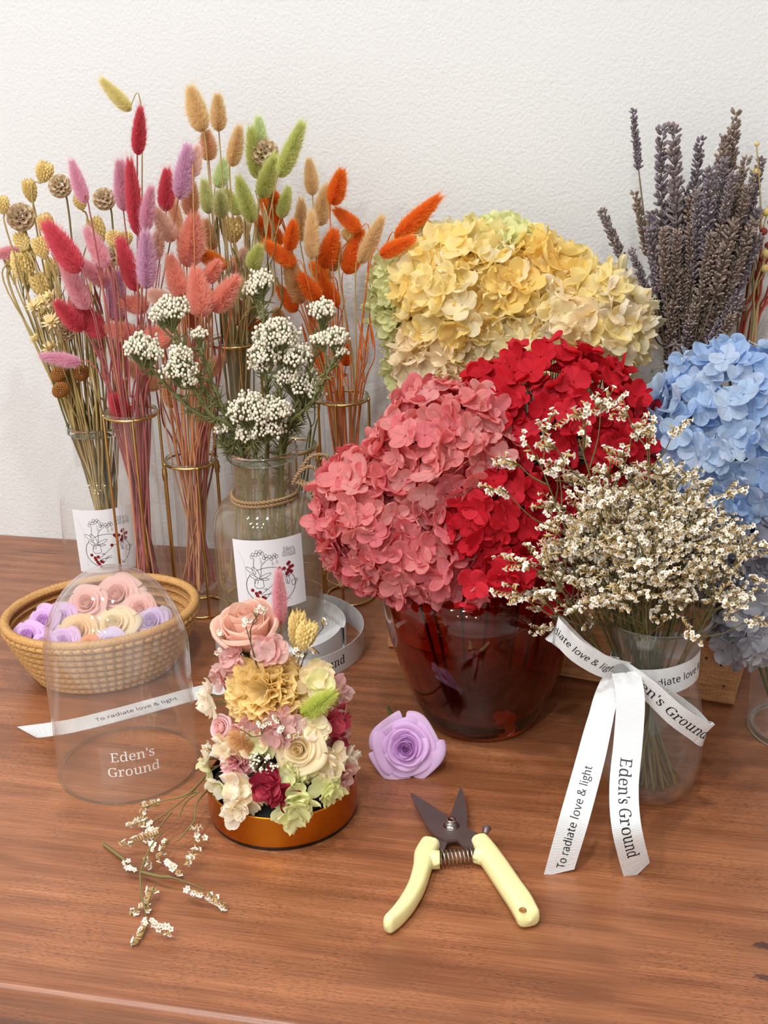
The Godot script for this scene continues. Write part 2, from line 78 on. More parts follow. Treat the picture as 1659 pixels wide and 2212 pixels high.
var TAILS := [
	[Vector3(-0.4610, 1.2565, 0.2049), Vector3(-0.4823, 1.2803, 0.2122), 0.0112, "tail_straw", 1, "only one"],
	[Vector3(-0.4534, 1.2208, 0.2170), Vector3(-0.4426, 1.2563, 0.2295), 0.0112, "tail_crimson", 1, "highest"],
	[Vector3(-0.4625, 1.1508, 0.2131), Vector3(-0.4583, 1.2116, 0.2251), 0.0124, "tail_crimson", 1, "second highest"],
	[Vector3(-0.4945, 1.1634, 0.1634), Vector3(-0.4927, 1.2058, 0.1635), 0.0143, "tail_mauve", 1, "second highest"],
	[Vector3(-0.4483, 1.1563, 0.2274), Vector3(-0.4412, 1.1922, 0.2323), 0.0114, "tail_mauve", 1, "third highest"],
	[Vector3(-0.5038, 1.1799, 0.2244), Vector3(-0.5178, 1.2111, 0.2153), 0.0114, "tail_mauve", 1, "highest"],
	[Vector3(-0.4417, 1.1684, 0.1942), Vector3(-0.4386, 1.2018, 0.1886), 0.0134, "tail_crimson", 1, "third highest"],
	[Vector3(-0.4255, 1.1803, 0.1994), Vector3(-0.4092, 1.2226, 0.2023), 0.0159, "tail_lilac", 1, "highest"],
	[Vector3(-0.4474, 1.1344, 0.1488), Vector3(-0.4547, 1.1818, 0.1425), 0.0112, "tail_peach", 2, "second highest"],
	[Vector3(-0.4274, 1.1605, 0.1675), Vector3(-0.4230, 1.1933, 0.1793), 0.0146, "tail_peach", 2, "highest"],
	[Vector3(-0.4092, 1.2000, 0.2015), Vector3(-0.4083, 1.2240, 0.1936), 0.0105, "tail_blush", 2, "highest"],
	[Vector3(-0.5204, 1.1168, 0.2171), Vector3(-0.5502, 1.1560, 0.2088), 0.0199, "tail_crimson", 1, "fourth highest"],
	[Vector3(-0.4985, 1.1189, 0.2046), Vector3(-0.5178, 1.1500, 0.1959), 0.0145, "tail_pink", 1, "highest"],
	[Vector3(-0.5154, 1.0940, 0.1615), Vector3(-0.5382, 1.1143, 0.1721), 0.0170, "tail_pink", 1, "lowest"],
	[Vector3(-0.4844, 1.0911, 0.1760), Vector3(-0.4977, 1.1353, 0.1696), 0.0159, "tail_crimson", 1, "fifth highest"],
	[Vector3(-0.4518, 1.1062, 0.2301), Vector3(-0.4401, 1.1555, 0.2408), 0.0160, "tail_lilac", 1, "second highest"],
	[Vector3(-0.6369, 1.1131, 0.1043), Vector3(-0.6564, 1.1111, 0.1172), 0.0120, "tail_pink", 0, "only one"],
	[Vector3(-0.4272, 1.1172, 0.1856), Vector3(-0.4161, 1.1620, 0.1913), 0.0218, "tail_coral", 2, "highest"],
	[Vector3(-0.3998, 1.1108, 0.1622), Vector3(-0.4219, 1.1309, 0.1747), 0.0139, "tail_amber", 2, "only one"],
	[Vector3(-0.4358, 1.1423, 0.1962), Vector3(-0.4444, 1.1708, 0.2094), 0.0143, "tail_blush", 2, "second highest"],
	[Vector3(-0.4269, 1.0935, 0.2105), Vector3(-0.4373, 1.1279, 0.2062), 0.0162, "tail_coral", 2, "second highest"],
	[Vector3(-0.5307, 1.0752, 0.1866), Vector3(-0.5551, 1.1154, 0.1789), 0.0169, "tail_pink", 1, "second highest"],
	[Vector3(-0.5247, 1.0447, 0.1715), Vector3(-0.5540, 1.0746, 0.1612), 0.0191, "tail_crimson", 1, "seventh highest"],
	[Vector3(-0.5409, 1.0529, 0.1824), Vector3(-0.5596, 1.0802, 0.1861), 0.0156, "tail_crimson", 1, "sixth highest"],
	[Vector3(-0.5150, 1.0584, 0.1616), Vector3(-0.5077, 1.1038, 0.1672), 0.0172, "tail_lilac", 1, "lowest"],
	[Vector3(-0.4767, 1.0744, 0.1716), Vector3(-0.5014, 1.0818, 0.1676), 0.0169, "tail_coral", 2, "sixth highest"],
	[Vector3(-0.4403, 1.0852, 0.2052), Vector3(-0.4583, 1.0969, 0.2057), 0.0154, "tail_blush", 2, "lowest"],
	[Vector3(-0.4897, 1.0489, 0.1700), Vector3(-0.5216, 1.0504, 0.1705), 0.0162, "tail_coral", 2, "ninth highest"],
	[Vector3(-0.4480, 1.0481, 0.1972), Vector3(-0.4712, 1.0554, 0.1867), 0.0185, "tail_coral", 2, "eighth highest"],
	[Vector3(-0.4076, 1.0774, 0.2162), Vector3(-0.4102, 1.1167, 0.2048), 0.0206, "tail_coral", 2, "fourth highest"],
	[Vector3(-0.3996, 1.0799, 0.2004), Vector3(-0.3780, 1.1122, 0.2104), 0.0181, "tail_coral", 2, "fifth highest"],
	[Vector3(-0.4418, 1.0514, 0.1492), Vector3(-0.4408, 1.0765, 0.1576), 0.0163, "tail_coral", 2, "seventh highest"],
	[Vector3(-0.5439, 1.0225, 0.1870), Vector3(-0.5802, 1.0286, 0.1900), 0.0119, "tail_mauve", 1, "lowest"],
	[Vector3(-0.4816, 0.9885, 0.1485), Vector3(-0.5158, 1.0070, 0.1377), 0.0177, "tail_peach", 2, "fourth highest"],
	[Vector3(-0.5082, 0.9652, 0.1740), Vector3(-0.5161, 0.9901, 0.1868), 0.0166, "tail_crimson", 1, "lowest"],
	[Vector3(-0.4640, 0.9732, 0.1617), Vector3(-0.4688, 0.9993, 0.1693), 0.0117, "tail_peach", 2, "lowest"],
	[Vector3(-0.4095, 0.9950, 0.2130), Vector3(-0.4042, 1.0185, 0.2255), 0.0092, "tail_coral", 2, "lowest"],
	[Vector3(-0.4331, 1.2284, 0.1049), Vector3(-0.4420, 1.2661, 0.1021), 0.0178, "tail_tan", 3, "highest"],
	[Vector3(-0.4122, 1.2304, 0.1175), Vector3(-0.4089, 1.2607, 0.1257), 0.0134, "tail_tan", 3, "second highest"],
	[Vector3(-0.4346, 1.2004, 0.0883), Vector3(-0.4323, 1.2262, 0.0958), 0.0158, "tail_peach", 3, "highest"],
	[Vector3(-0.3954, 1.2009, 0.1366), Vector3(-0.3830, 1.2345, 0.1469), 0.0128, "tail_tan", 3, "lowest"],
	[Vector3(-0.3880, 1.1825, 0.0833), Vector3(-0.3876, 1.2273, 0.0959), 0.0148, "tail_green", 3, "second highest"],
	[Vector3(-0.3814, 1.2093, 0.0872), Vector3(-0.3843, 1.2375, 0.0840), 0.0128, "tail_pale_green", 3, "highest"],
	[Vector3(-0.3541, 1.1893, 0.1235), Vector3(-0.3267, 1.2352, 0.1354), 0.0143, "tail_green", 3, "highest"],
	[Vector3(-0.3787, 1.1677, 0.1046), Vector3(-0.3605, 1.2069, 0.1166), 0.0161, "tail_green", 3, "third highest"],
	[Vector3(-0.4277, 1.1543, 0.1189), Vector3(-0.4299, 1.1836, 0.1151), 0.0123, "tail_olive", 3, "highest"],
	[Vector3(-0.4221, 1.1763, 0.1030), Vector3(-0.4159, 1.2000, 0.0956), 0.0138, "tail_pale_green", 3, "lowest"],
	[Vector3(-0.4076, 1.1484, 0.0863), Vector3(-0.4230, 1.1697, 0.0781), 0.0131, "tail_green", 3, "sixth highest"],
	[Vector3(-0.3816, 1.1482, 0.1290), Vector3(-0.3857, 1.1889, 0.1429), 0.0140, "tail_green", 3, "fourth highest"],
	[Vector3(-0.3647, 1.1466, 0.0921), Vector3(-0.3585, 1.1718, 0.0813), 0.0115, "tail_green", 3, "fifth highest"],
	[Vector3(-0.3786, 1.1083, 0.1498), Vector3(-0.3693, 1.1308, 0.1517), 0.0139, "tail_green", 3, "lowest"],
	[Vector3(-0.3999, 1.0705, 0.1092), Vector3(-0.4057, 1.0970, 0.1034), 0.0131, "tail_olive", 3, "third highest"],
	[Vector3(-0.3872, 1.0569, 0.1224), Vector3(-0.3816, 1.0837, 0.1318), 0.0096, "tail_olive", 3, "lowest"],
	[Vector3(-0.3306, 1.1690, 0.0966), Vector3(-0.3316, 1.2001, 0.0956), 0.0122, "tail_tan", 5, "highest"],
	[Vector3(-0.3516, 1.1203, 0.0686), Vector3(-0.3478, 1.1599, 0.0805), 0.0127, "tail_tan", 5, "third highest"],
	[Vector3(-0.3329, 1.1352, 0.0670), Vector3(-0.3265, 1.1714, 0.0679), 0.0156, "tail_tan", 5, "second highest"],
	[Vector3(-0.3269, 1.1135, 0.1234), Vector3(-0.3273, 1.1537, 0.1148), 0.0131, "tail_tan", 5, "fourth highest"],
	[Vector3(-0.2815, 1.1089, 0.1160), Vector3(-0.2580, 1.1511, 0.1287), 0.0131, "tail_tan", 5, "fifth highest"],
	[Vector3(-0.3078, 1.1624, 0.1089), Vector3(-0.2965, 1.1929, 0.1174), 0.0154, "tail_orange", 5, "highest"],
	[Vector3(-0.3725, 1.1356, 0.0722), Vector3(-0.3893, 1.1596, 0.0715), 0.0161, "tail_orange", 5, "fourth highest"],
	[Vector3(-0.3725, 1.1532, 0.0752), Vector3(-0.3770, 1.1710, 0.0851), 0.0140, "tail_orange", 5, "second highest"],
	[Vector3(-0.3673, 1.1191, 0.0854), Vector3(-0.3898, 1.1452, 0.0852), 0.0165, "tail_orange", 5, "seventh highest"],
	[Vector3(-0.3455, 1.1241, 0.1347), Vector3(-0.3358, 1.1509, 0.1448), 0.0126, "tail_orange", 5, "sixth highest"],
	[Vector3(-0.3404, 1.1091, 0.1331), Vector3(-0.3679, 1.1295, 0.1329), 0.0140, "tail_orange", 5, "eleventh highest"],
	[Vector3(-0.3216, 1.1003, 0.0989), Vector3(-0.3087, 1.1351, 0.1059), 0.0177, "tail_orange", 5, "ninth highest"],
	[Vector3(-0.2847, 1.1362, 0.0983), Vector3(-0.3082, 1.1544, 0.0938), 0.0132, "tail_orange", 5, "fifth highest"],
	[Vector3(-0.3011, 1.0937, 0.0930), Vector3(-0.2866, 1.1317, 0.0848), 0.0178, "tail_orange", 5, "tenth highest"],
	[Vector3(-0.2709, 1.0862, 0.0911), Vector3(-0.2518, 1.1208, 0.1048), 0.0182, "tail_orange", 5, "twelfth highest"],
	[Vector3(-0.2581, 1.1198, 0.1319), Vector3(-0.2289, 1.1367, 0.1362), 0.0129, "tail_orange", 5, "eighth highest"],
	[Vector3(-0.2504, 1.1295, 0.0997), Vector3(-0.2110, 1.1647, 0.0965), 0.0150, "tail_orange", 5, "third highest"],
	[Vector3(-0.3243, 1.0822, 0.0710), Vector3(-0.3435, 1.0966, 0.0661), 0.0138, "tail_amber", 5, "only one"],
	[Vector3(-0.3221, 1.0728, 0.1195), Vector3(-0.3372, 1.0988, 0.1300), 0.0152, "tail_orange", 5, "thirteenth highest"],
	[Vector3(-0.3129, 1.0590, 0.0900), Vector3(-0.3267, 1.0911, 0.0985), 0.0161, "tail_orange", 5, "fourteenth highest"],
	[Vector3(-0.3454, 1.0617, 0.1190), Vector3(-0.3609, 1.0849, 0.1250), 0.0125, "tail_orange", 5, "fifteenth highest"],
	[Vector3(-0.3823, 1.0465, 0.1112), Vector3(-0.3975, 1.0466, 0.1190), 0.0107, "tail_orange", 5, "sixteenth highest"],
	[Vector3(-0.4143, 1.0956, 0.1062), Vector3(-0.3956, 1.1183, 0.1125), 0.0116, "tail_blush", 3, "only one"],
	[Vector3(-0.4119, 1.0412, 0.1004), Vector3(-0.4067, 1.0653, 0.1011), 0.0148, "tail_rose", 3, "only one"],
	[Vector3(-0.3409, 1.0695, 0.1186), Vector3(-0.3495, 1.1112, 0.1246), 0.0172, "tail_brown", 5, "second highest"],
	[Vector3(-0.3173, 1.0950, 0.0853), Vector3(-0.3067, 1.1218, 0.0979), 0.0116, "tail_tan", 5, "lowest"],
	[Vector3(-0.3666, 1.0448, 0.1102), Vector3(-0.3666, 1.0612, 0.1133), 0.0127, "tail_brown", 5, "lowest"],
	[Vector3(-0.4379, 0.9985, 0.0816), Vector3(-0.4144, 1.0265, 0.0838), 0.0163, "tail_peach", 3, "lowest"],
	[Vector3(-0.3076, 0.9987, 0.0823), Vector3(-0.3036, 1.0203, 0.0878), 0.0100, "tail_orange", 5, "lowest"],
	[Vector3(-0.3296, 1.0016, 0.0971), Vector3(-0.3315, 1.0225, 0.1064), 0.0099, "tail_orange", 5, "seventeenth highest"],
	[Vector3(-0.4076, 1.1059, 0.1932), Vector3(-0.3930, 1.1236, 0.2020), 0.0136, "tail_coral", 2, "third highest"],
	[Vector3(-0.4206, 1.0093, 0.1723), Vector3(-0.4076, 1.0306, 0.1770), 0.0123, "tail_peach", 2, "third highest"],
	[Vector3(-0.4556, 1.1263, 0.1995), Vector3(-0.4429, 1.1511, 0.2091), 0.0135, "tail_blush", 2, "third highest"],
	[Vector3(-0.4310, 1.1173, 0.1053), Vector3(-0.4325, 1.1458, 0.1152), 0.0126, "tail_peach", 3, "second highest"],
	[Vector3(-0.3427, 1.0872, 0.1256), Vector3(-0.3451, 1.1148, 0.1315), 0.0123, "tail_brown", 5, "highest"],
	[Vector3(-0.4040, 1.1560, 0.1491), Vector3(-0.4022, 1.1811, 0.1620), 0.0129, "tail_olive", 3, "second highest"]]
var CANARY := [
	[Vector3(-0.5934, 1.1839, 0.1256), Vector3(-0.5845, 1.2024, 0.1272), 0.0143, 0, "scaly straw canary grass head in the labelled jar, highest of its kind", "canary grass in the labelled jar"],
	[Vector3(-0.6210, 1.1595, 0.0940), Vector3(-0.6203, 1.1831, 0.1010), 0.0120, 0, "scaly straw canary grass head in the labelled jar, second highest of its kind", "canary grass in the labelled jar"],
	[Vector3(-0.6166, 1.1593, 0.1634), Vector3(-0.6181, 1.1763, 0.1640), 0.0123, 0, "scaly straw canary grass head in the labelled jar, fourth highest of its kind", "canary grass in the labelled jar"],
	[Vector3(-0.5844, 1.1370, 0.1412), Vector3(-0.5852, 1.1568, 0.1462), 0.0134, 0, "scaly straw canary grass head in the labelled jar, fifth highest of its kind", "canary grass in the labelled jar"],
	[Vector3(-0.6082, 1.1212, 0.1447), Vector3(-0.6171, 1.1377, 0.1398), 0.0135, 0, "scaly straw canary grass head in the labelled jar, ninth highest of its kind", "canary grass in the labelled jar"],
	[Vector3(-0.5865, 1.1139, 0.1492), Vector3(-0.5925, 1.1361, 0.1517), 0.0126, 0, "scaly straw canary grass head in the labelled jar, tenth highest of its kind", "canary grass in the labelled jar"],
	[Vector3(-0.6158, 1.0871, 0.1389), Vector3(-0.6188, 1.1199, 0.1385), 0.0192, 0, "scaly straw canary grass head in the labelled jar, thirteenth highest of its kind", "canary grass in the labelled jar"],
	[Vector3(-0.6106, 1.1057, 0.1351), Vector3(-0.6100, 1.1214, 0.1411), 0.0128, 0, "scaly straw canary grass head in the labelled jar, twelfth highest of its kind", "canary grass in the labelled jar"],
	[Vector3(-0.5981, 1.0730, 0.1363), Vector3(-0.6041, 1.0988, 0.1413), 0.0156, 0, "scaly straw canary grass head in the labelled jar, lowest of its kind", "canary grass in the labelled jar"],
	[Vector3(-0.6172, 1.0762, 0.0815), Vector3(-0.6164, 1.1011, 0.0764), 0.0129, 0, "scaly straw canary grass head in the labelled jar, fifteenth highest of its kind", "canary grass in the labelled jar"],
	[Vector3(-0.5570, 1.1567, 0.1187), Vector3(-0.5579, 1.1718, 0.1224), 0.0108, 0, "scaly straw canary grass head in the labelled jar, third highest of its kind", "canary grass in the labelled jar"],
	[Vector3(-0.5495, 1.1203, 0.0987), Vector3(-0.5548, 1.1474, 0.1031), 0.0148, 0, "scaly straw canary grass head in the labelled jar, sixth highest of its kind", "canary grass in the labelled jar"],
	[Vector3(-0.5201, 1.1249, 0.1358), Vector3(-0.5231, 1.1382, 0.1285), 0.0134, 0, "scaly straw canary grass head in the labelled jar, eighth highest of its kind", "canary grass in the labelled jar"],
	[Vector3(-0.5148, 1.1223, 0.1214), Vector3(-0.5150, 1.1364, 0.1175), 0.0117, 0, "scaly straw canary grass head in the labelled jar, seventh highest of its kind", "canary grass in the labelled jar"],
	[Vector3(-0.4177, 1.1193, 0.0807), Vector3(-0.4196, 1.1451, 0.0751), 0.0183, 3, "fat straw canary grass head among the green bunny tails", "canary grass in the gold rack"],
	[Vector3(-0.2997, 1.1246, 0.0883), Vector3(-0.2973, 1.1340, 0.0836), 0.0143, 5, "straw canary grass head among the orange bunny tails", "canary grass in the gold rack"],
	[Vector3(-0.6501, 1.0912, 0.0964), Vector3(-0.6565, 1.1086, 0.0890), 0.0114, 0, "scaly straw canary grass head in the labelled jar, fourteenth highest of its kind", "canary grass in the labelled jar"],
	[Vector3(-0.5805, 1.1089, 0.1209), Vector3(-0.5812, 1.1269, 0.1197), 0.0110, 0, "scaly straw canary grass head in the labelled jar, eleventh highest of its kind", "canary grass in the labelled jar"]]
var PODS := [
	[Vector3(-0.5720, 1.1811, 0.1300), 0.0109, 0, "round papery scabiosa pod standing tallest in the labelled jar"],
	[Vector3(-0.6120, 1.1529, 0.1400), 0.0132, 0, "round papery scabiosa pod leaning out farthest from the labelled jar"],
	[Vector3(-0.5415, 1.1646, 0.1000), 0.0107, 0, "greenish scabiosa pod behind the mauve bunny tails"],
	[Vector3(-0.3774, 1.2080, 0.0900), 0.0125, 3, "papery scabiosa pod behind the green bunny tails"],
	[Vector3(-0.5727, 1.0439, 0.1500), 0.0090, 0, "small papery scabiosa pod low in the labelled jar bunch"],
	[Vector3(-0.5467, 1.0270, 0.1400), 0.0081, 0, "small papery scabiosa pod under the crimson bunny tails"],
	[Vector3(-0.5368, 1.1097, 0.1000), 0.0100, 0, "papery scabiosa pod hidden among the pink bunny tails"]]
var EVERLASTINGS := [Vector3(-0.5991, 1.0698, 0.1606), Vector3(-0.5818, 1.0795, 0.1595), Vector3(-0.5988, 1.0585, 0.1419), Vector3(-0.5756, 1.0587, 0.1752), Vector3(-0.6161, 1.0281, 0.1300), Vector3(-0.5917, 1.0255, 0.1503), Vector3(-0.5823, 1.0677, 0.1439), Vector3(-0.5950, 1.0712, 0.1505)]
var BUTTONS := [Vector3(-0.5867, 0.9994, 0.1500), Vector3(-0.5626, 1.0012, 0.1500), Vector3(-0.5822, 0.9861, 0.1600)]
var STRAWS := [
	[0, Vector3(-0.6136, 1.0134, 0.1126), "straw_stem", "dry yellowish straw in the labelled glass jar"],
	[0, Vector3(-0.6103, 1.0487, 0.1095), "straw_stem", "dry yellowish straw in the labelled glass jar"],
	[0, Vector3(-0.5445, 1.0755, 0.1522), "straw_stem", "dry yellowish straw in the labelled glass jar"],
	[0, Vector3(-0.5967, 1.0976, 0.1134), "olive_stem", "dry yellowish straw in the labelled glass jar"],
	[0, Vector3(-0.5513, 1.0426, 0.1106), "straw_stem", "dry yellowish straw in the labelled glass jar"],
	[0, Vector3(-0.5758, 1.0879, 0.1615), "straw_stem", "dry yellowish straw in the labelled glass jar"],
	[0, Vector3(-0.5841, 1.0067, 0.1128), "olive_stem", "dry yellowish straw in the labelled glass jar"],
	[0, Vector3(-0.5774, 1.0654, 0.1427), "olive_stem", "dry yellowish straw in the labelled glass jar"],
	[0, Vector3(-0.5565, 1.0973, 0.1673), "pale_stem", "dry yellowish straw in the labelled glass jar"],
	[0, Vector3(-0.5650, 0.9988, 0.1067), "olive_stem", "dry yellowish straw in the labelled glass jar"],
	[0, Vector3(-0.5858, 1.1062, 0.1350), "straw_stem", "dry yellowish straw in the labelled glass jar"],
	[0, Vector3(-0.6431, 1.0994, 0.1143), "straw_stem", "dry yellowish straw in the labelled glass jar"],
	[0, Vector3(-0.6215, 1.0510, 0.0823), "olive_stem", "dry yellowish straw in the labelled glass jar"],
	[0, Vector3(-0.5590, 1.0848, 0.1233), "straw_stem", "dry yellowish straw in the labelled glass jar"],
	[0, Vector3(-0.6502, 1.0985, 0.1044), "straw_stem", "dry yellowish straw in the labelled glass jar"],
	[0, Vector3(-0.5682, 1.1131, 0.1105), "olive_stem", "dry yellowish straw in the labelled glass jar"],
	[0, Vector3(-0.6262, 1.0868, 0.1200), "olive_stem", "dry yellowish straw in the labelled glass jar"],
	[0, Vector3(-0.5923, 1.0220, 0.1175), "pale_stem", "dry yellowish straw in the labelled glass jar"],
	[0, Vector3(-0.5631, 1.0161, 0.1218), "olive_stem", "dry yellowish straw in the labelled glass jar"],
	[0, Vector3(-0.5508, 1.0688, 0.1472), "straw_stem", "dry yellowish straw in the labelled glass jar"],
	[0, Vector3(-0.5726, 1.0625, 0.1048), "straw_stem", "dry yellowish straw in the labelled glass jar"],
	[0, Vector3(-0.6044, 1.0615, 0.1284), "straw_stem", "dry yellowish straw in the labelled glass jar"],
	[0, Vector3(-0.5899, 1.0682, 0.1277), "olive_stem", "dry yellowish straw in the labelled glass jar"],
	[0, Vector3(-0.6336, 1.1000, 0.0847), "straw_stem", "dry yellowish straw in the labelled glass jar"],
	[0, Vector3(-0.5427, 1.0127, 0.1689), "straw_stem", "dry yellowish straw in the labelled glass jar"],
	[0, Vector3(-0.6219, 1.1054, 0.1343), "straw_stem", "dry yellowish straw in the labelled glass jar"],
	[0, Vector3(-0.5713, 1.0991, 0.1053), "olive_stem", "dry yellowish straw in the labelled glass jar"],
	[0, Vector3(-0.6098, 1.1016, 0.1512), "olive_stem", "dry yellowish straw in the labelled glass jar"],
	[0, Vector3(-0.6478, 1.1025, 0.1131), "straw_stem", "dry yellowish straw in the labelled glass jar"],
	[0, Vector3(-0.5843, 1.1027, 0.1149), "straw_stem", "dry yellowish straw in the labelled glass jar"],
	[0, Vector3(-0.5871, 1.0828, 0.1330), "straw_stem", "dry yellowish straw in the labelled glass jar"],
	[0, Vector3(-0.5521, 1.0990, 0.1055), "straw_stem", "dry yellowish straw in the labelled glass jar"],
	[0, Vector3(-0.5612, 1.0548, 0.1349), "olive_stem", "dry yellowish straw in the labelled glass jar"],
	[0, Vector3(-0.6015, 1.0273, 0.1255), "olive_stem", "dry yellowish straw in the labelled glass jar"],
	[0, Vector3(-0.5727, 1.0621, 0.1140), "straw_stem", "dry yellowish straw in the labelled glass jar"],
	[0, Vector3(-0.5660, 1.1117, 0.1391), "straw_stem", "dry yellowish straw in the labelled glass jar"],
	[0, Vector3(-0.5889, 1.0617, 0.1141), "straw_stem", "dry yellowish straw in the labelled glass jar"],
	[0, Vector3(-0.6070, 1.0549, 0.1278), "olive_stem", "dry yellowish straw in the labelled glass jar"],
	[0, Vector3(-0.5343, 1.0742, 0.1505), "straw_stem", "dry yellowish straw in the labelled glass jar"],
	[0, Vector3(-0.5598, 1.0459, 0.1529), "pale_stem", "dry yellowish straw in the labelled glass jar"],
	[0, Vector3(-0.6067, 1.0870, 0.1090), "straw_stem", "dry yellowish straw in the labelled glass jar"],
	[0, Vector3(-0.5551, 1.0783, 0.1440), "straw_stem", "dry yellowish straw in the labelled glass jar"],
	[0, Vector3(-0.5469, 1.0746, 0.1556), "olive_stem", "dry yellowish straw in the labelled glass jar"],
	[0, Vector3(-0.5940, 1.0628, 0.0877), "olive_stem", "dry yellowish straw in the labelled glass jar"],
	[0, Vector3(-0.5783, 1.0689, 0.1633), "straw_stem", "dry yellowish straw in the labelled glass jar"],
	[0, Vector3(-0.5953, 1.0699, 0.1591), "pale_stem", "dry yellowish straw in the labelled glass jar"],
	[1, Vector3(-0.5145, 1.0676, 0.1578), "rose_stem", "dyed rose straw in the crimson and mauve tube"],
	[1, Vector3(-0.5172, 1.0797, 0.1695), "peach_stem", "dyed rose straw in the crimson and mauve tube"],
	[1, Vector3(-0.5191, 1.0911, 0.1630), "rose_stem", "dyed rose straw in the crimson and mauve tube"],
	[1, Vector3(-0.4975, 1.0426, 0.1483), "rose_stem", "dyed rose straw in the crimson and mauve tube"],
	[1, Vector3(-0.5135, 1.0377, 0.1653), "rose_stem", "dyed rose straw in the crimson and mauve tube"],
	[1, Vector3(-0.4897, 1.0493, 0.1746), "rose_stem", "dyed rose straw in the crimson and mauve tube"],
	[1, Vector3(-0.5257, 1.0461, 0.1638), "rose_stem", "dyed rose straw in the crimson and mauve tube"],
	[1, Vector3(-0.5300, 1.0055, 0.1484), "rose_stem", "dyed rose straw in the crimson and mauve tube"],
	[1, Vector3(-0.5313, 1.0908, 0.1510), "peach_stem", "dyed rose straw in the crimson and mauve tube"],
	[1, Vector3(-0.4726, 1.0494, 0.1872), "rose_stem", "dyed rose straw in the crimson and mauve tube"],
	[1, Vector3(-0.4903, 1.0946, 0.1903), "rose_stem", "dyed rose straw in the crimson and mauve tube"],
	[1, Vector3(-0.5107, 1.0329, 0.1569), "rose_stem", "dyed rose straw in the crimson and mauve tube"],
	[1, Vector3(-0.4767, 1.0521, 0.1722), "peach_stem", "dyed rose straw in the crimson and mauve tube"],
	[1, Vector3(-0.5110, 1.1178, 0.1931), "peach_stem", "dyed rose straw in the crimson and mauve tube"],
	[1, Vector3(-0.5005, 1.1215, 0.1965), "rose_stem", "dyed rose straw in the crimson and mauve tube"],
	[1, Vector3(-0.4929, 1.0242, 0.1893), "rose_stem", "dyed rose straw in the crimson and mauve tube"],
	[1, Vector3(-0.4646, 1.0762, 0.2025), "rose_stem", "dyed rose straw in the crimson and mauve tube"],
	[1, Vector3(-0.4889, 1.0529, 0.1762), "rose_stem", "dyed rose straw in the crimson and mauve tube"],
	[1, Vector3(-0.5273, 1.0303, 0.1731), "rose_stem", "dyed rose straw in the crimson and mauve tube"],
	[1, Vector3(-0.5031, 1.1227, 0.2046), "rose_stem", "dyed rose straw in the crimson and mauve tube"],
	[1, Vector3(-0.4962, 1.0485, 0.1576), "rose_stem", "dyed rose straw in the crimson and mauve tube"],
	[1, Vector3(-0.5282, 1.0822, 0.1528), "rose_stem", "dyed rose straw in the crimson and mauve tube"],
	[1, Vector3(-0.4781, 1.0992, 0.1509), "rose_stem", "dyed rose straw in the crimson and mauve tube"],
	[1, Vector3(-0.5059, 1.1196, 0.1787), "peach_stem", "dyed rose straw in the crimson and mauve tube"],
	[1, Vector3(-0.5038, 1.0394, 0.1777), "rose_stem", "dyed rose straw in the crimson and mauve tube"],
	[1, Vector3(-0.4945, 1.0203, 0.1648), "peach_stem", "dyed rose straw in the crimson and mauve tube"],
	[2, Vector3(-0.4217, 0.9827, 0.1562), "peach_stem", "dyed peach straw in the coral and peach tube"],
	[2, Vector3(-0.4466, 1.0852, 0.1692), "peach_stem", "dyed peach straw in the coral and peach tube"],
	[2, Vector3(-0.4632, 1.0709, 0.1278), "peach_stem", "dyed peach straw in the coral and peach tube"],
	[2, Vector3(-0.4236, 1.0123, 0.1810), "rose_stem", "dyed peach straw in the coral and peach tube"],
	[2, Vector3(-0.4524, 1.0868, 0.1649), "peach_stem", "dyed peach straw in the coral and peach tube"],
	[2, Vector3(-0.4251, 1.0110, 0.1759), "peach_stem", "dyed peach straw in the coral and peach tube"],
	[2, Vector3(-0.4788, 1.0036, 0.1457), "rose_stem", "dyed peach straw in the coral and peach tube"],
	[2, Vector3(-0.4647, 1.0660, 0.1793), "peach_stem", "dyed peach straw in the coral and peach tube"],
	[2, Vector3(-0.4318, 1.0483, 0.1719), "rose_stem", "dyed peach straw in the coral and peach tube"],
	[2, Vector3(-0.4317, 1.0833, 0.1257), "peach_stem", "dyed peach straw in the coral and peach tube"],
	[2, Vector3(-0.4659, 0.9992, 0.1458), "peach_stem", "dyed peach straw in the coral and peach tube"],
	[2, Vector3(-0.4630, 1.0522, 0.1311), "peach_stem", "dyed peach straw in the coral and peach tube"],
	[2, Vector3(-0.4407, 1.0540, 0.1267), "rose_stem", "dyed peach straw in the coral and peach tube"],
	[2, Vector3(-0.4466, 1.0821, 0.1259), "peach_stem", "dyed peach straw in the coral and peach tube"],
	[2, Vector3(-0.4277, 1.0406, 0.1384), "rose_stem", "dyed peach straw in the coral and peach tube"],
	[2, Vector3(-0.4863, 1.0266, 0.1304), "peach_stem", "dyed peach straw in the coral and peach tube"],
	[2, Vector3(-0.4491, 1.0906, 0.1580), "peach_stem", "dyed peach straw in the coral and peach tube"],
	[2, Vector3(-0.4253, 1.0816, 0.1547), "peach_stem", "dyed peach straw in the coral and peach tube"],
	[2, Vector3(-0.4267, 1.0795, 0.1688), "peach_stem", "dyed peach straw in the coral and peach tube"],
	[2, Vector3(-0.4257, 1.0762, 0.1419), "peach_stem", "dyed peach straw in the coral and peach tube"],
	[2, Vector3(-0.4478, 1.0430, 0.1494), "rose_stem", "dyed peach straw in the coral and peach tube"],
	[2, Vector3(-0.4058, 1.0417, 0.1811), "rose_stem", "dyed peach straw in the coral and peach tube"],
	[2, Vector3(-0.4652, 1.0816, 0.1739), "rose_stem", "dyed peach straw in the coral and peach tube"],
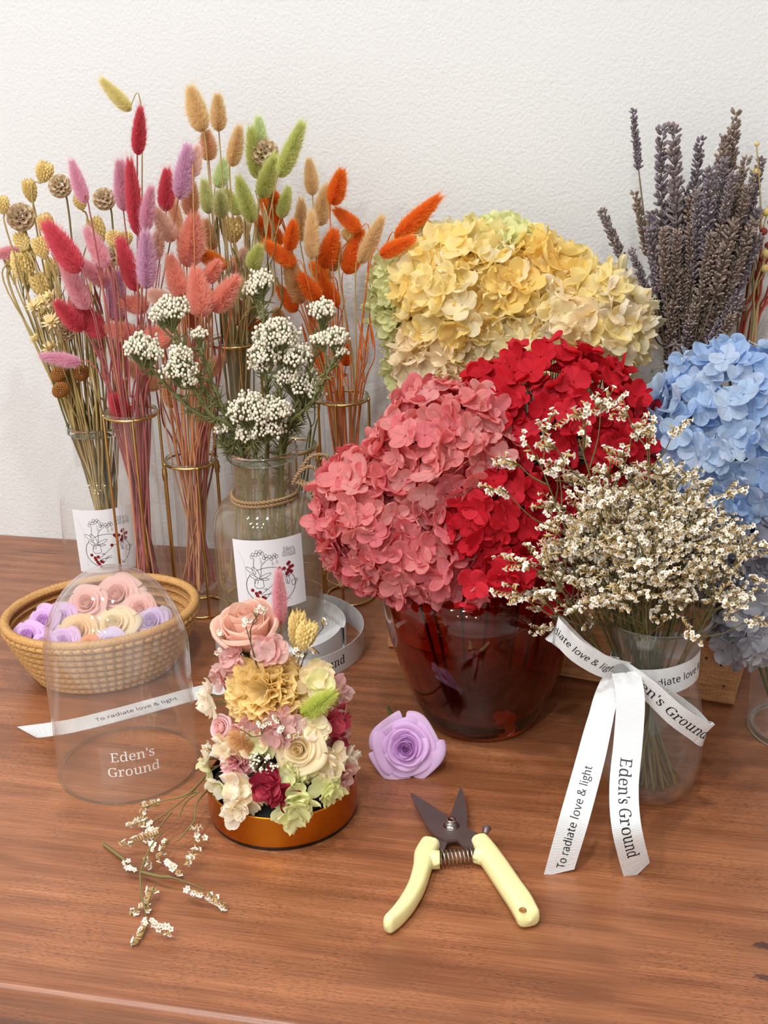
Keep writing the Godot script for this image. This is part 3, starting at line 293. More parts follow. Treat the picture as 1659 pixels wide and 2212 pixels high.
	[2, Vector3(-0.4910, 0.9730, 0.1249), "rose_stem", "dyed peach straw in the coral and peach tube"],
	[2, Vector3(-0.4676, 1.0108, 0.1442), "peach_stem", "dyed peach straw in the coral and peach tube"],
	[2, Vector3(-0.4683, 1.0562, 0.1350), "rose_stem", "dyed peach straw in the coral and peach tube"],
	[2, Vector3(-0.4393, 1.0124, 0.1700), "peach_stem", "dyed peach straw in the coral and peach tube"],
	[2, Vector3(-0.4406, 1.0712, 0.1818), "peach_stem", "dyed peach straw in the coral and peach tube"],
	[2, Vector3(-0.4438, 1.0423, 0.1315), "peach_stem", "dyed peach straw in the coral and peach tube"],
	[2, Vector3(-0.4484, 1.0825, 0.1331), "peach_stem", "dyed peach straw in the coral and peach tube"],
	[2, Vector3(-0.4165, 1.0674, 0.1782), "peach_stem", "dyed peach straw in the coral and peach tube"],
	[2, Vector3(-0.4449, 1.0405, 0.1549), "peach_stem", "dyed peach straw in the coral and peach tube"],
	[2, Vector3(-0.4343, 1.0433, 0.1235), "rose_stem", "dyed peach straw in the coral and peach tube"],
	[2, Vector3(-0.4315, 1.0289, 0.1717), "peach_stem", "dyed peach straw in the coral and peach tube"],
	[3, Vector3(-0.4131, 1.1679, 0.1045), "pale_stem", "pale straw in the tallest gold framed tube"],
	[3, Vector3(-0.3953, 1.1220, 0.1272), "pale_stem", "pale straw in the tallest gold framed tube"],
	[3, Vector3(-0.3571, 1.0993, 0.1412), "olive_stem", "pale straw in the tallest gold framed tube"],
	[3, Vector3(-0.3987, 1.1633, 0.0946), "pale_stem", "pale straw in the tallest gold framed tube"],
	[3, Vector3(-0.4061, 1.1170, 0.1265), "olive_stem", "pale straw in the tallest gold framed tube"],
	[3, Vector3(-0.4292, 1.1398, 0.0874), "pale_stem", "pale straw in the tallest gold framed tube"],
	[3, Vector3(-0.3843, 1.0944, 0.1422), "pale_stem", "pale straw in the tallest gold framed tube"],
	[3, Vector3(-0.4211, 1.0784, 0.1023), "olive_stem", "pale straw in the tallest gold framed tube"],
	[3, Vector3(-0.4240, 1.1648, 0.0911), "pale_stem", "pale straw in the tallest gold framed tube"],
	[3, Vector3(-0.3642, 1.1105, 0.1361), "olive_stem", "pale straw in the tallest gold framed tube"],
	[3, Vector3(-0.3917, 1.1181, 0.1148), "straw_stem", "pale straw in the tallest gold framed tube"],
	[3, Vector3(-0.3592, 1.1545, 0.1443), "olive_stem", "pale straw in the tallest gold framed tube"],
	[3, Vector3(-0.4043, 1.0800, 0.1260), "pale_stem", "pale straw in the tallest gold framed tube"],
	[3, Vector3(-0.4156, 1.1137, 0.1398), "olive_stem", "pale straw in the tallest gold framed tube"],
	[3, Vector3(-0.3973, 1.1311, 0.0923), "olive_stem", "pale straw in the tallest gold framed tube"],
	[3, Vector3(-0.3621, 1.1122, 0.1448), "straw_stem", "pale straw in the tallest gold framed tube"],
	[3, Vector3(-0.3721, 1.1504, 0.1041), "pale_stem", "pale straw in the tallest gold framed tube"],
	[3, Vector3(-0.3658, 1.1692, 0.1428), "straw_stem", "pale straw in the tallest gold framed tube"],
	[3, Vector3(-0.3961, 1.0947, 0.0993), "straw_stem", "pale straw in the tallest gold framed tube"],
	[3, Vector3(-0.3917, 1.1136, 0.1242), "olive_stem", "pale straw in the tallest gold framed tube"],
	[3, Vector3(-0.3828, 1.1317, 0.1113), "olive_stem", "pale straw in the tallest gold framed tube"],
	[3, Vector3(-0.3917, 1.1482, 0.1109), "straw_stem", "pale straw in the tallest gold framed tube"],
	[3, Vector3(-0.4003, 1.0739, 0.0970), "straw_stem", "pale straw in the tallest gold framed tube"],
	[3, Vector3(-0.4224, 1.1443, 0.1191), "olive_stem", "pale straw in the tallest gold framed tube"],
	[3, Vector3(-0.4182, 1.1549, 0.1214), "olive_stem", "pale straw in the tallest gold framed tube"],
	[3, Vector3(-0.3846, 1.1365, 0.0904), "pale_stem", "pale straw in the tallest gold framed tube"],
	[5, Vector3(-0.3389, 1.0458, 0.0741), "orange_stem", "dyed orange straw in the orange tube"],
	[5, Vector3(-0.2732, 1.0462, 0.1253), "orange_stem", "dyed orange straw in the orange tube"],
	[5, Vector3(-0.2717, 1.0475, 0.1176), "orange_stem", "dyed orange straw in the orange tube"],
	[5, Vector3(-0.3496, 1.0287, 0.0764), "orange_stem", "dyed orange straw in the orange tube"],
	[5, Vector3(-0.3378, 1.0354, 0.0760), "orange_stem", "dyed orange straw in the orange tube"],
	[5, Vector3(-0.2838, 1.0252, 0.1180), "orange_stem", "dyed orange straw in the orange tube"],
	[5, Vector3(-0.3209, 1.0146, 0.0815), "orange_stem", "dyed orange straw in the orange tube"],
	[5, Vector3(-0.3110, 1.0619, 0.1106), "orange_stem", "dyed orange straw in the orange tube"],
	[5, Vector3(-0.3263, 1.0042, 0.0977), "orange_stem", "dyed orange straw in the orange tube"],
	[5, Vector3(-0.3359, 1.0415, 0.0922), "orange_stem", "dyed orange straw in the orange tube"],
	[5, Vector3(-0.3001, 1.0107, 0.1264), "orange_stem", "dyed orange straw in the orange tube"],
	[5, Vector3(-0.3039, 1.0095, 0.1125), "orange_stem", "dyed orange straw in the orange tube"],
	[4, Vector3(-0.3513, 0.9802, 0.0888), "green_stem", "green straw in the short tube behind the smoky jar"],
	[4, Vector3(-0.3366, 0.9825, 0.0850), "green_stem", "green straw in the short tube behind the smoky jar"],
	[4, Vector3(-0.3459, 0.9673, 0.0729), "green_stem", "green straw in the short tube behind the smoky jar"]]
var RICE := [
	["rice flower stem with the broadest white cluster in the smoky jar", [[Vector3(-0.3315, 1.0655, 0.2312), 0.0204, 260], [Vector3(-0.3428, 1.0508, 0.2362), 0.0158, 143], [Vector3(-0.3193, 1.0476, 0.2262), 0.0168, 156], [Vector3(-0.3487, 1.0400, 0.2362), 0.0103, 65]]],
	["rice flower stem with a low white cluster at the jar mouth", [[Vector3(-0.3546, 1.0005, 0.2462), 0.0216, 273], [Vector3(-0.3404, 0.9850, 0.2462), 0.0151, 130], [Vector3(-0.3605, 0.9775, 0.2462), 0.0123, 91], [Vector3(-0.3295, 1.0007, 0.2462), 0.0131, 104]]],
	["rice flower stem with pale clusters beside the orange grass", [[Vector3(-0.3158, 1.0182, 0.2162), 0.0190, 182], [Vector3(-0.3256, 1.0273, 0.2262), 0.0132, 104], [Vector3(-0.3049, 1.0108, 0.2162), 0.0105, 65]]],
	["rice flower stem with its cluster beside the orange bunny tails", [[Vector3(-0.2933, 1.0863, 0.2162), 0.0130, 97]]],
	["rice flower stem leaning to the red hydrangea side", [[Vector3(-0.2791, 1.0641, 0.2262), 0.0129, 97], [Vector3(-0.2948, 1.0623, 0.2262), 0.0074, 39], [Vector3(-0.2753, 1.0524, 0.2262), 0.0065, 28]]],
	["rice flower stem with a small tan cluster among green grass", [[Vector3(-0.3545, 1.1072, 0.1962), 0.0123, 104], [Vector3(-0.3638, 1.0990, 0.1962), 0.0095, 52]]],
	["rice flower stem leaning to the coral grass, highest of its side", [[Vector3(-0.4203, 1.0933, 0.2562), 0.0156, 143], [Vector3(-0.4308, 1.0869, 0.2562), 0.0092, 52]]],
	["rice flower stem reaching out farthest over the coral tube", [[Vector3(-0.4466, 1.0619, 0.2662), 0.0157, 143], [Vector3(-0.4364, 1.0559, 0.2662), 0.0101, 65]]],
	["rice flower stem with two clusters before the coral tube", [[Vector3(-0.4106, 1.0546, 0.2662), 0.0119, 78], [Vector3(-0.4126, 1.0420, 0.2662), 0.0157, 130], [Vector3(-0.4040, 1.0317, 0.2662), 0.0074, 32]]],
	["rice flower stem with a tiny cluster over the coral tube", [[Vector3(-0.3993, 1.0698, 0.2462), 0.0074, 36]]],
	["rice flower sprig with a tiny low cluster beside the jar rim", [[Vector3(-0.3844, 0.9817, 0.2462), 0.0071, 33]]]]
var LAVENDER := [
	[Vector3(-0.0380, 1.2432, 0.0738), 0.70, "lone tall lavender stem with a sparse spike above the bunch"],
	[Vector3(-0.0147, 1.2273, 0.0762), 1.20, "dried lavender stem with a full spike in the twine tied jar"],
	[Vector3(0.0023, 1.2314, 0.1069), 1.30, "dried lavender stem with a full spike in the twine tied jar"],
	[Vector3(0.0232, 1.2171, 0.0872), 1.00, "dried lavender stem with a full spike in the twine tied jar"],
	[Vector3(0.0586, 1.2369, 0.0590), 1.15, "lavender stem with the highest leaning spike over the flax"],
	[Vector3(0.0663, 1.2025, 0.0812), 1.00, "dried lavender stem with a full spike in the twine tied jar"],
	[Vector3(-0.0603, 1.1524, 0.0703), 0.95, "lavender stem bent out farthest towards the yellow hydrangeas"],
	[Vector3(-0.0290, 1.1717, 0.0960), 0.90, "lavender stem leaning out beside the lone tall one"],
	[Vector3(0.0838, 1.1979, 0.0604), 0.90, "dried lavender stem with a full spike in the twine tied jar"],
	[Vector3(0.0449, 1.2155, 0.0723), 1.20, "dried lavender stem with a full spike in the twine tied jar"],
	[Vector3(0.0492, 1.2163, 0.0618), 1.10, "dried lavender stem with a full spike in the twine tied jar"],
	[Vector3(-0.0291, 1.0761, 0.0847), 0.50, "short dark lavender spike low beside the cream hydrangea"],
	[Vector3(-0.0270, 1.1252, 0.1151), 0.80, "dried lavender stem with a full spike in the twine tied jar"],
	[Vector3(0.0367, 1.1430, 0.1285), 0.83, "dried lavender stem with a full spike in the twine tied jar"],
	[Vector3(0.0264, 1.0545, 0.0515), 1.07, "dried lavender stem with a full spike in the twine tied jar"],
	[Vector3(0.0172, 1.1742, 0.0648), 0.96, "dried lavender stem with a full spike in the twine tied jar"],
	[Vector3(0.0249, 1.0999, 0.0503), 0.88, "dried lavender stem with a full spike in the twine tied jar"],
	[Vector3(0.0799, 1.1259, 0.0858), 0.83, "dried lavender stem with a full spike in the twine tied jar"],
	[Vector3(0.0230, 1.0404, 0.1004), 0.98, "dried lavender stem with a full spike in the twine tied jar"],
	[Vector3(-0.0049, 1.1085, 0.1116), 0.95, "dried lavender stem with a full spike in the twine tied jar"],
	[Vector3(0.0424, 1.0693, 0.0988), 1.02, "dried lavender stem with a full spike in the twine tied jar"],
	[Vector3(-0.0157, 1.1543, 0.1141), 0.94, "dried lavender stem with a full spike in the twine tied jar"],
	[Vector3(0.0632, 1.0899, 0.1206), 0.93, "dried lavender stem with a full spike in the twine tied jar"],
	[Vector3(0.0715, 1.0809, 0.1179), 0.85, "dried lavender stem with a full spike in the twine tied jar"],
	[Vector3(0.0606, 1.1539, 0.1333), 1.15, "dried lavender stem with a full spike in the twine tied jar"],
	[Vector3(0.0085, 1.1086, 0.0685), 0.96, "dried lavender stem with a full spike in the twine tied jar"],
	[Vector3(0.0190, 1.0742, 0.0586), 0.86, "dried lavender stem with a full spike in the twine tied jar"],
	[Vector3(0.0275, 1.1718, 0.0772), 1.11, "dried lavender stem with a full spike in the twine tied jar"],
	[Vector3(0.0745, 1.1646, 0.0428), 1.09, "dried lavender stem with a full spike in the twine tied jar"],
	[Vector3(0.0775, 1.1014, 0.0574), 0.88, "dried lavender stem with a full spike in the twine tied jar"],
	[Vector3(0.0675, 1.0537, 0.0536), 0.86, "dried lavender stem with a full spike in the twine tied jar"],
	[Vector3(0.0255, 1.1493, 0.1126), 0.93, "dried lavender stem with a full spike in the twine tied jar"],
	[Vector3(0.0594, 1.1840, 0.0902), 1.14, "dried lavender stem with a full spike in the twine tied jar"],
	[Vector3(0.0530, 1.1855, 0.0515), 1.03, "dried lavender stem with a full spike in the twine tied jar"],
	[Vector3(0.0217, 1.1281, 0.0864), 1.00, "dried lavender stem with a full spike in the twine tied jar"],
	[Vector3(0.0808, 1.1581, 0.0950), 0.89, "dried lavender stem with a full spike in the twine tied jar"],
	[Vector3(0.0399, 1.0803, 0.0589), 0.97, "dried lavender stem with a full spike in the twine tied jar"],
	[Vector3(0.0499, 1.2048, 0.1143), 0.95, "dried lavender stem with a full spike in the twine tied jar"],
	[Vector3(0.0346, 1.1046, 0.1125), 0.82, "dried lavender stem with a full spike in the twine tied jar"],
	[Vector3(0.0315, 1.1788, 0.0776), 0.92, "dried lavender stem with a full spike in the twine tied jar"],
	[Vector3(-0.0082, 1.1041, 0.0840), 1.03, "dried lavender stem with a full spike in the twine tied jar"],
	[Vector3(0.0772, 1.1440, 0.0913), 1.05, "dried lavender stem with a full spike in the twine tied jar"],
	[Vector3(0.0644, 1.0667, 0.1232), 0.91, "dried lavender stem with a full spike in the twine tied jar"],
	[Vector3(0.0171, 1.0271, 0.0596), 0.96, "dried lavender stem with a full spike in the twine tied jar"],
	[Vector3(0.0576, 1.1283, 0.0783), 1.12, "dried lavender stem with a full spike in the twine tied jar"],
	[Vector3(0.0172, 1.1038, 0.1154), 0.85, "dried lavender stem with a full spike in the twine tied jar"],
	[Vector3(0.0210, 1.1105, 0.0939), 0.87, "dried lavender stem with a full spike in the twine tied jar"],
	[Vector3(0.0276, 1.1696, 0.0494), 0.92, "dried lavender stem with a full spike in the twine tied jar"],
	[Vector3(0.0167, 1.0240, 0.0723), 0.90, "dried lavender stem with a full spike in the twine tied jar"],
	[Vector3(0.0603, 1.0969, 0.0684), 1.09, "dried lavender stem with a full spike in the twine tied jar"],
	[Vector3(0.0462, 1.1469, 0.1007), 0.89, "dried lavender stem with a full spike in the twine tied jar"],
	[Vector3(0.0210, 1.0470, 0.0835), 1.11, "dried lavender stem with a full spike in the twine tied jar"],
	[Vector3(-0.0011, 1.1442, 0.0459), 1.06, "dried lavender stem with a full spike in the twine tied jar"],
	[Vector3(0.0382, 1.1850, 0.0451), 1.09, "dried lavender stem with a full spike in the twine tied jar"],
	[Vector3(0.0367, 1.0522, 0.0544), 1.01, "dried lavender stem with a full spike in the twine tied jar"],
	[Vector3(0.0081, 1.0660, 0.0962), 1.01, "dried lavender stem with a full spike in the twine tied jar"],
	[Vector3(0.0205, 1.0279, 0.0618), 0.82, "dried lavender stem with a full spike in the twine tied jar"],
	[Vector3(0.0513, 1.1841, 0.0473), 0.96, "dried lavender stem with a full spike in the twine tied jar"],
	[Vector3(0.0463, 1.0785, 0.1049), 0.82, "dried lavender stem with a full spike in the twine tied jar"],
	[Vector3(0.0479, 1.0746, 0.0584), 1.06, "dried lavender stem with a full spike in the twine tied jar"],
	[Vector3(0.0100, 1.1244, 0.0428), 1.07, "dried lavender stem with a full spike in the twine tied jar"],
	[Vector3(0.0373, 1.0574, 0.0854), 0.85, "dried lavender stem with a full spike in the twine tied jar"],
	[Vector3(0.0048, 1.1424, 0.1296), 0.87, "dried lavender stem with a full spike in the twine tied jar"],
	[Vector3(-0.0046, 1.1099, 0.0515), 0.95, "dried lavender stem with a full spike in the twine tied jar"],
	[Vector3(0.0465, 1.1014, 0.0607), 0.85, "dried lavender stem with a full spike in the twine tied jar"],
	[Vector3(0.0347, 1.0864, 0.0839), 1.00, "dried lavender stem with a full spike in the twine tied jar"],
	[Vector3(0.0755, 1.1728, 0.0664), 0.97, "dried lavender stem with a full spike in the twine tied jar"],
	[Vector3(0.0385, 1.0615, 0.0920), 1.03, "dried lavender stem with a full spike in the twine tied jar"],
	[Vector3(0.0292, 1.0756, 0.1133), 0.90, "dried lavender stem with a full spike in the twine tied jar"],
	[Vector3(-0.0054, 1.1288, 0.0754), 1.11, "dried lavender stem with a full spike in the twine tied jar"],
	[Vector3(0.0161, 1.0873, 0.0992), 1.13, "dried lavender stem with a full spike in the twine tied jar"],
	[Vector3(0.0096, 1.0539, 0.0761), 0.84, "dried lavender stem with a full spike in the twine tied jar"],
	[Vector3(0.0456, 1.0812, 0.0945), 0.82, "dried lavender stem with a full spike in the twine tied jar"],
	[Vector3(0.0801, 1.1375, 0.1010), 1.05, "dried lavender stem with a full spike in the twine tied jar"],
	[Vector3(0.0120, 1.1140, 0.0734), 0.83, "dried lavender stem with a full spike in the twine tied jar"],
	[Vector3(0.0050, 1.0591, 0.0814), 1.10, "dried lavender stem with a full spike in the twine tied jar"],
	[Vector3(-0.0079, 1.1156, 0.0600), 1.13, "dried lavender stem with a full spike in the twine tied jar"],
	[Vector3(0.0580, 1.0786, 0.0885), 0.84, "dried lavender stem with a full spike in the twine tied jar"],
	[Vector3(0.0252, 1.1431, 0.0436), 1.00, "dried lavender stem with a full spike in the twine tied jar"],
	[Vector3(0.0103, 1.1614, 0.0896), 1.13, "dried lavender stem with a full spike in the twine tied jar"],
	[Vector3(0.0795, 1.1215, 0.0526), 1.07, "dried lavender stem with a full spike in the twine tied jar"],
	[Vector3(0.0030, 1.0840, 0.0545), 1.15, "dried lavender stem with a full spike in the twine tied jar"],
	[Vector3(0.0388, 1.1251, 0.0678), 0.99, "dried lavender stem with a full spike in the twine tied jar"],
	[Vector3(0.0817, 1.1241, 0.0621), 0.98, "dried lavender stem with a full spike in the twine tied jar"],
	[Vector3(0.0758, 1.1446, 0.1010), 1.12, "dried lavender stem with a full spike in the twine tied jar"],
	[Vector3(0.0236, 1.0620, 0.0901), 0.85, "dried lavender stem with a full spike in the twine tied jar"],
	[Vector3(0.0124, 1.0220, 0.0855), 0.96, "dried lavender stem with a full spike in the twine tied jar"],
	[Vector3(0.0728, 1.1152, 0.0883), 0.90, "dried lavender stem with a full spike in the twine tied jar"],
	[Vector3(0.0575, 1.1682, 0.0857), 1.07, "dried lavender stem with a full spike in the twine tied jar"],
	[Vector3(0.0432, 1.1741, 0.0603), 1.04, "dried lavender stem with a full spike in the twine tied jar"],
	[Vector3(0.0522, 1.1956, 0.1358), 0.85, "dried lavender stem with a full spike in the twine tied jar"],
	[Vector3(-0.0024, 1.1567, 0.0834), 1.02, "dried lavender stem with a full spike in the twine tied jar"],
	[Vector3(0.0673, 1.1811, 0.1074), 0.84, "dried lavender stem with a full spike in the twine tied jar"],
	[Vector3(0.0415, 1.1570, 0.0748), 0.82, "dried lavender stem with a full spike in the twine tied jar"],
	[Vector3(0.0526, 1.1898, 0.1136), 0.92, "dried lavender stem with a full spike in the twine tied jar"],
	[Vector3(0.0429, 1.1051, 0.0873), 1.11, "dried lavender stem with a full spike in the twine tied jar"],
	[Vector3(0.0775, 1.1538, 0.0727), 1.11, "dried lavender stem with a full spike in the twine tied jar"],
	[Vector3(0.0012, 1.1075, 0.0810), 1.14, "dried lavender stem with a full spike in the twine tied jar"],
	[Vector3(0.0070, 1.0787, 0.1077), 1.05, "dried lavender stem with a full spike in the twine tied jar"],
	[Vector3(0.0149, 0.9967, 0.0766), 1.10, "dried lavender stem with a full spike in the twine tied jar"],
	[Vector3(0.0490, 1.1487, 0.1203), 1.04, "dried lavender stem with a full spike in the twine tied jar"],
	[Vector3(0.0234, 1.0742, 0.0884), 1.05, "dried lavender stem with a full spike in the twine tied jar"],
	[Vector3(0.0455, 1.0791, 0.0611), 0.97, "dried lavender stem with a full spike in the twine tied jar"],
	[Vector3(0.0091, 1.0280, 0.1051), 1.09, "dried lavender stem with a full spike in the twine tied jar"],
	[Vector3(-0.0005, 1.0785, 0.0864), 0.84, "dried lavender stem with a full spike in the twine tied jar"],
	[Vector3(0.0193, 1.0357, 0.1108), 0.88, "dried lavender stem with a full spike in the twine tied jar"],
	[Vector3(0.0650, 1.1105, 0.0784), 1.03, "dried lavender stem with a full spike in the twine tied jar"],
	[Vector3(0.0066, 1.1264, 0.0434), 1.03, "dried lavender stem with a full spike in the twine tied jar"],
	[Vector3(0.0419, 1.0890, 0.0884), 0.95, "dried lavender stem with a full spike in the twine tied jar"],
	[Vector3(0.0213, 1.0694, 0.0783), 1.01, "dried lavender stem with a full spike in the twine tied jar"],
	[Vector3(0.0593, 1.1456, 0.1060), 0.82, "dried lavender stem with a full spike in the twine tied jar"],
	[Vector3(0.0204, 1.0472, 0.0627), 0.82, "dried lavender stem with a full spike in the twine tied jar"],
	[Vector3(0.0080, 1.0258, 0.0616), 0.96, "dried lavender stem with a full spike in the twine tied jar"],
	[Vector3(0.0314, 1.0675, 0.0862), 0.98, "dried lavender stem with a full spike in the twine tied jar"],
	[Vector3(0.0084, 1.0371, 0.1055), 1.02, "dried lavender stem with a full spike in the twine tied jar"],
	[Vector3(0.0644, 1.1208, 0.1072), 1.10, "dried lavender stem with a full spike in the twine tied jar"],
	[Vector3(0.0411, 1.1997, 0.1250), 1.15, "dried lavender stem with a full spike in the twine tied jar"],
	[Vector3(0.0009, 1.1600, 0.0733), 0.84, "dried lavender stem with a full spike in the twine tied jar"],
	[Vector3(0.0187, 1.1638, 0.0619), 0.80, "dried lavender stem with a full spike in the twine tied jar"],
	[Vector3(0.0258, 1.1442, 0.1099), 0.94, "dried lavender stem with a full spike in the twine tied jar"],
	[Vector3(0.0169, 1.0378, 0.1137), 1.04, "dried lavender stem with a full spike in the twine tied jar"],
	[Vector3(0.0080, 1.1144, 0.0840), 0.94, "dried lavender stem with a full spike in the twine tied jar"],
	[Vector3(-0.0029, 1.0884, 0.1092), 1.04, "dried lavender stem with a full spike in the twine tied jar"],
	[Vector3(0.0652, 1.1093, 0.1103), 1.10, "dried lavender stem with a full spike in the twine tied jar"],
	[Vector3(0.0688, 1.0820, 0.0815), 1.03, "dried lavender stem with a full spike in the twine tied jar"],
	[Vector3(0.0471, 1.0802, 0.1045), 0.96, "dried lavender stem with a full spike in the twine tied jar"],
	[Vector3(0.0041, 1.1204, 0.0660), 1.04, "dried lavender stem with a full spike in the twine tied jar"],
	[Vector3(0.0592, 1.1786, 0.0917), 1.09, "dried lavender stem with a full spike in the twine tied jar"],
	[Vector3(0.0178, 1.1683, 0.0985), 0.93, "dried lavender stem with a full spike in the twine tied jar"],
	[Vector3(-0.0013, 1.1203, 0.0438), 0.85, "dried lavender stem with a full spike in the twine tied jar"],
	[Vector3(0.0251, 1.1608, 0.0416), 0.99, "dried lavender stem with a full spike in the twine tied jar"],
	[Vector3(0.0708, 1.0705, 0.0748), 1.12, "dried lavender stem with a full spike in the twine tied jar"],
	[Vector3(-0.0115, 1.1378, 0.0417), 0.82, "dried lavender stem with a full spike in the twine tied jar"],
	[Vector3(0.0436, 1.0888, 0.0863), 1.08, "dried lavender stem with a full spike in the twine tied jar"],
	[Vector3(0.0329, 1.0531, 0.0955), 0.99, "dried lavender stem with a full spike in the twine tied jar"],
	[Vector3(0.0046, 1.1084, 0.0831), 1.09, "dried lavender stem with a full spike in the twine tied jar"],
	[Vector3(0.0067, 1.1366, 0.1173), 0.82, "dried lavender stem with a full spike in the twine tied jar"],
	[Vector3(0.0360, 1.1615, 0.1042), 1.01, "dried lavender stem with a full spike in the twine tied jar"],
	[Vector3(0.0070, 1.0602, 0.0811), 0.91, "dried lavender stem with a full spike in the twine tied jar"],
	[Vector3(0.0654, 1.0881, 0.0728), 1.04, "dried lavender stem with a full spike in the twine tied jar"],
	[Vector3(0.0032, 1.0870, 0.0541), 1.02, "dried lavender stem with a full spike in the twine tied jar"],
	[Vector3(0.0737, 1.0986, 0.0494), 0.98, "dried lavender stem with a full spike in the twine tied jar"],
	[Vector3(0.0321, 1.1160, 0.0574), 0.90, "dried lavender stem with a full spike in the twine tied jar"],
	[Vector3(0.0260, 1.1759, 0.1051), 0.89, "dried lavender stem with a full spike in the twine tied jar"],
	[Vector3(0.0104, 1.1608, 0.0697), 1.13, "dried lavender stem with a full spike in the twine tied jar"],
	[Vector3(0.0106, 1.1608, 0.0738), 1.13, "dried lavender stem with a full spike in the twine tied jar"],
	[Vector3(-0.0049, 1.1136, 0.0627), 1.04, "dried lavender stem with a full spike in the twine tied jar"],
	[Vector3(0.0271, 1.1753, 0.1229), 0.91, "dried lavender stem with a full spike in the twine tied jar"],
	[Vector3(0.0512, 1.1455, 0.1231), 0.82, "dried lavender stem with a full spike in the twine tied jar"],
	[Vector3(0.0067, 1.1288, 0.0668), 1.09, "dried lavender stem with a full spike in the twine tied jar"],
	[Vector3(0.0340, 1.1375, 0.0891), 1.10, "dried lavender stem with a full spike in the twine tied jar"],
	[Vector3(0.0404, 1.1324, 0.1026), 1.02, "dried lavender stem with a full spike in the twine tied jar"],
	[Vector3(0.0259, 1.1154, 0.0557), 0.95, "dried lavender stem with a full spike in the twine tied jar"],
	[Vector3(0.0731, 1.1547, 0.0757), 1.01, "dried lavender stem with a full spike in the twine tied jar"],
	[Vector3(0.0414, 1.1701, 0.0834), 1.06, "dried lavender stem with a full spike in the twine tied jar"],
	[Vector3(-0.0138, 1.1442, 0.1124), 1.12, "dried lavender stem with a full spike in the twine tied jar"],
	[Vector3(-0.0128, 1.1561, 0.1005), 0.90, "dried lavender stem with a full spike in the twine tied jar"],
	[Vector3(0.0464, 1.1963, 0.0844), 0.86, "dried lavender stem with a full spike in the twine tied jar"],
	[Vector3(0.0223, 1.0795, 0.0888), 1.10, "dried lavender stem with a full spike in the twine tied jar"],
	[Vector3(0.0643, 1.1216, 0.1185), 0.86, "dried lavender stem with a full spike in the twine tied jar"],
	[Vector3(0.0307, 1.1416, 0.1001), 0.84, "dried lavender stem with a full spike in the twine tied jar"],
	[Vector3(0.0721, 1.1516, 0.1155), 1.13, "dried lavender stem with a full spike in the twine tied jar"],
	[Vector3(0.0762, 1.1450, 0.1217), 1.15, "dried lavender stem with a full spike in the twine tied jar"],
	[Vector3(0.0096, 1.0646, 0.1046), 0.96, "dried lavender stem with a full spike in the twine tied jar"],
	[Vector3(0.0097, 1.1500, 0.0801), 1.13, "dried lavender stem with a full spike in the twine tied jar"],
	[Vector3(0.0229, 1.1476, 0.0998), 0.95, "dried lavender stem with a full spike in the twine tied jar"],
	[Vector3(0.0459, 1.1307, 0.0688), 0.81, "dried lavender stem with a full spike in the twine tied jar"],
	[Vector3(0.0646, 1.1080, 0.0662), 0.97, "dried lavender stem with a full spike in the twine tied jar"],
	[Vector3(0.0407, 1.1302, 0.1240), 1.07, "dried lavender stem with a full spike in the twine tied jar"],
	[Vector3(0.0147, 1.1312, 0.0985), 0.86, "dried lavender stem with a full spike in the twine tied jar"],
	[Vector3(0.0755, 1.1876, 0.0885), 0.90, "dried lavender stem with a full spike in the twine tied jar"],
	[Vector3(0.0345, 1.1784, 0.0623), 1.15, "dried lavender stem with a full spike in the twine tied jar"],
	[Vector3(0.0617, 1.1740, 0.0843), 0.81, "dried lavender stem with a full spike in the twine tied jar"],
	[Vector3(-0.0056, 1.1491, 0.1339), 0.91, "dried lavender stem with a full spike in the twine tied jar"],
	[Vector3(0.0058, 1.1593, 0.0514), 1.15, "dried lavender stem with a full spike in the twine tied jar"],
	[Vector3(0.0527, 1.0792, 0.1136), 1.07, "dried lavender stem with a full spike in the twine tied jar"],
	[Vector3(0.0074, 1.1471, 0.0666), 0.82, "dried lavender stem with a full spike in the twine tied jar"],
	[Vector3(0.0120, 1.0664, 0.0873), 0.80, "dried lavender stem with a full spike in the twine tied jar"],
	[Vector3(0.0224, 1.0606, 0.1130), 1.06, "dried lavender stem with a full spike in the twine tied jar"],
	[Vector3(0.0530, 1.0754, 0.0924), 0.93, "dried lavender stem with a full spike in the twine tied jar"],
	[Vector3(0.0421, 1.1470, 0.0445), 0.89, "dried lavender stem with a full spike in the twine tied jar"],
	[Vector3(0.0285, 1.1610, 0.0487), 0.89, "dried lavender stem with a full spike in the twine tied jar"],
	[Vector3(0.0284, 1.0415, 0.0869), 1.09, "dried lavender stem with a full spike in the twine tied jar"]]
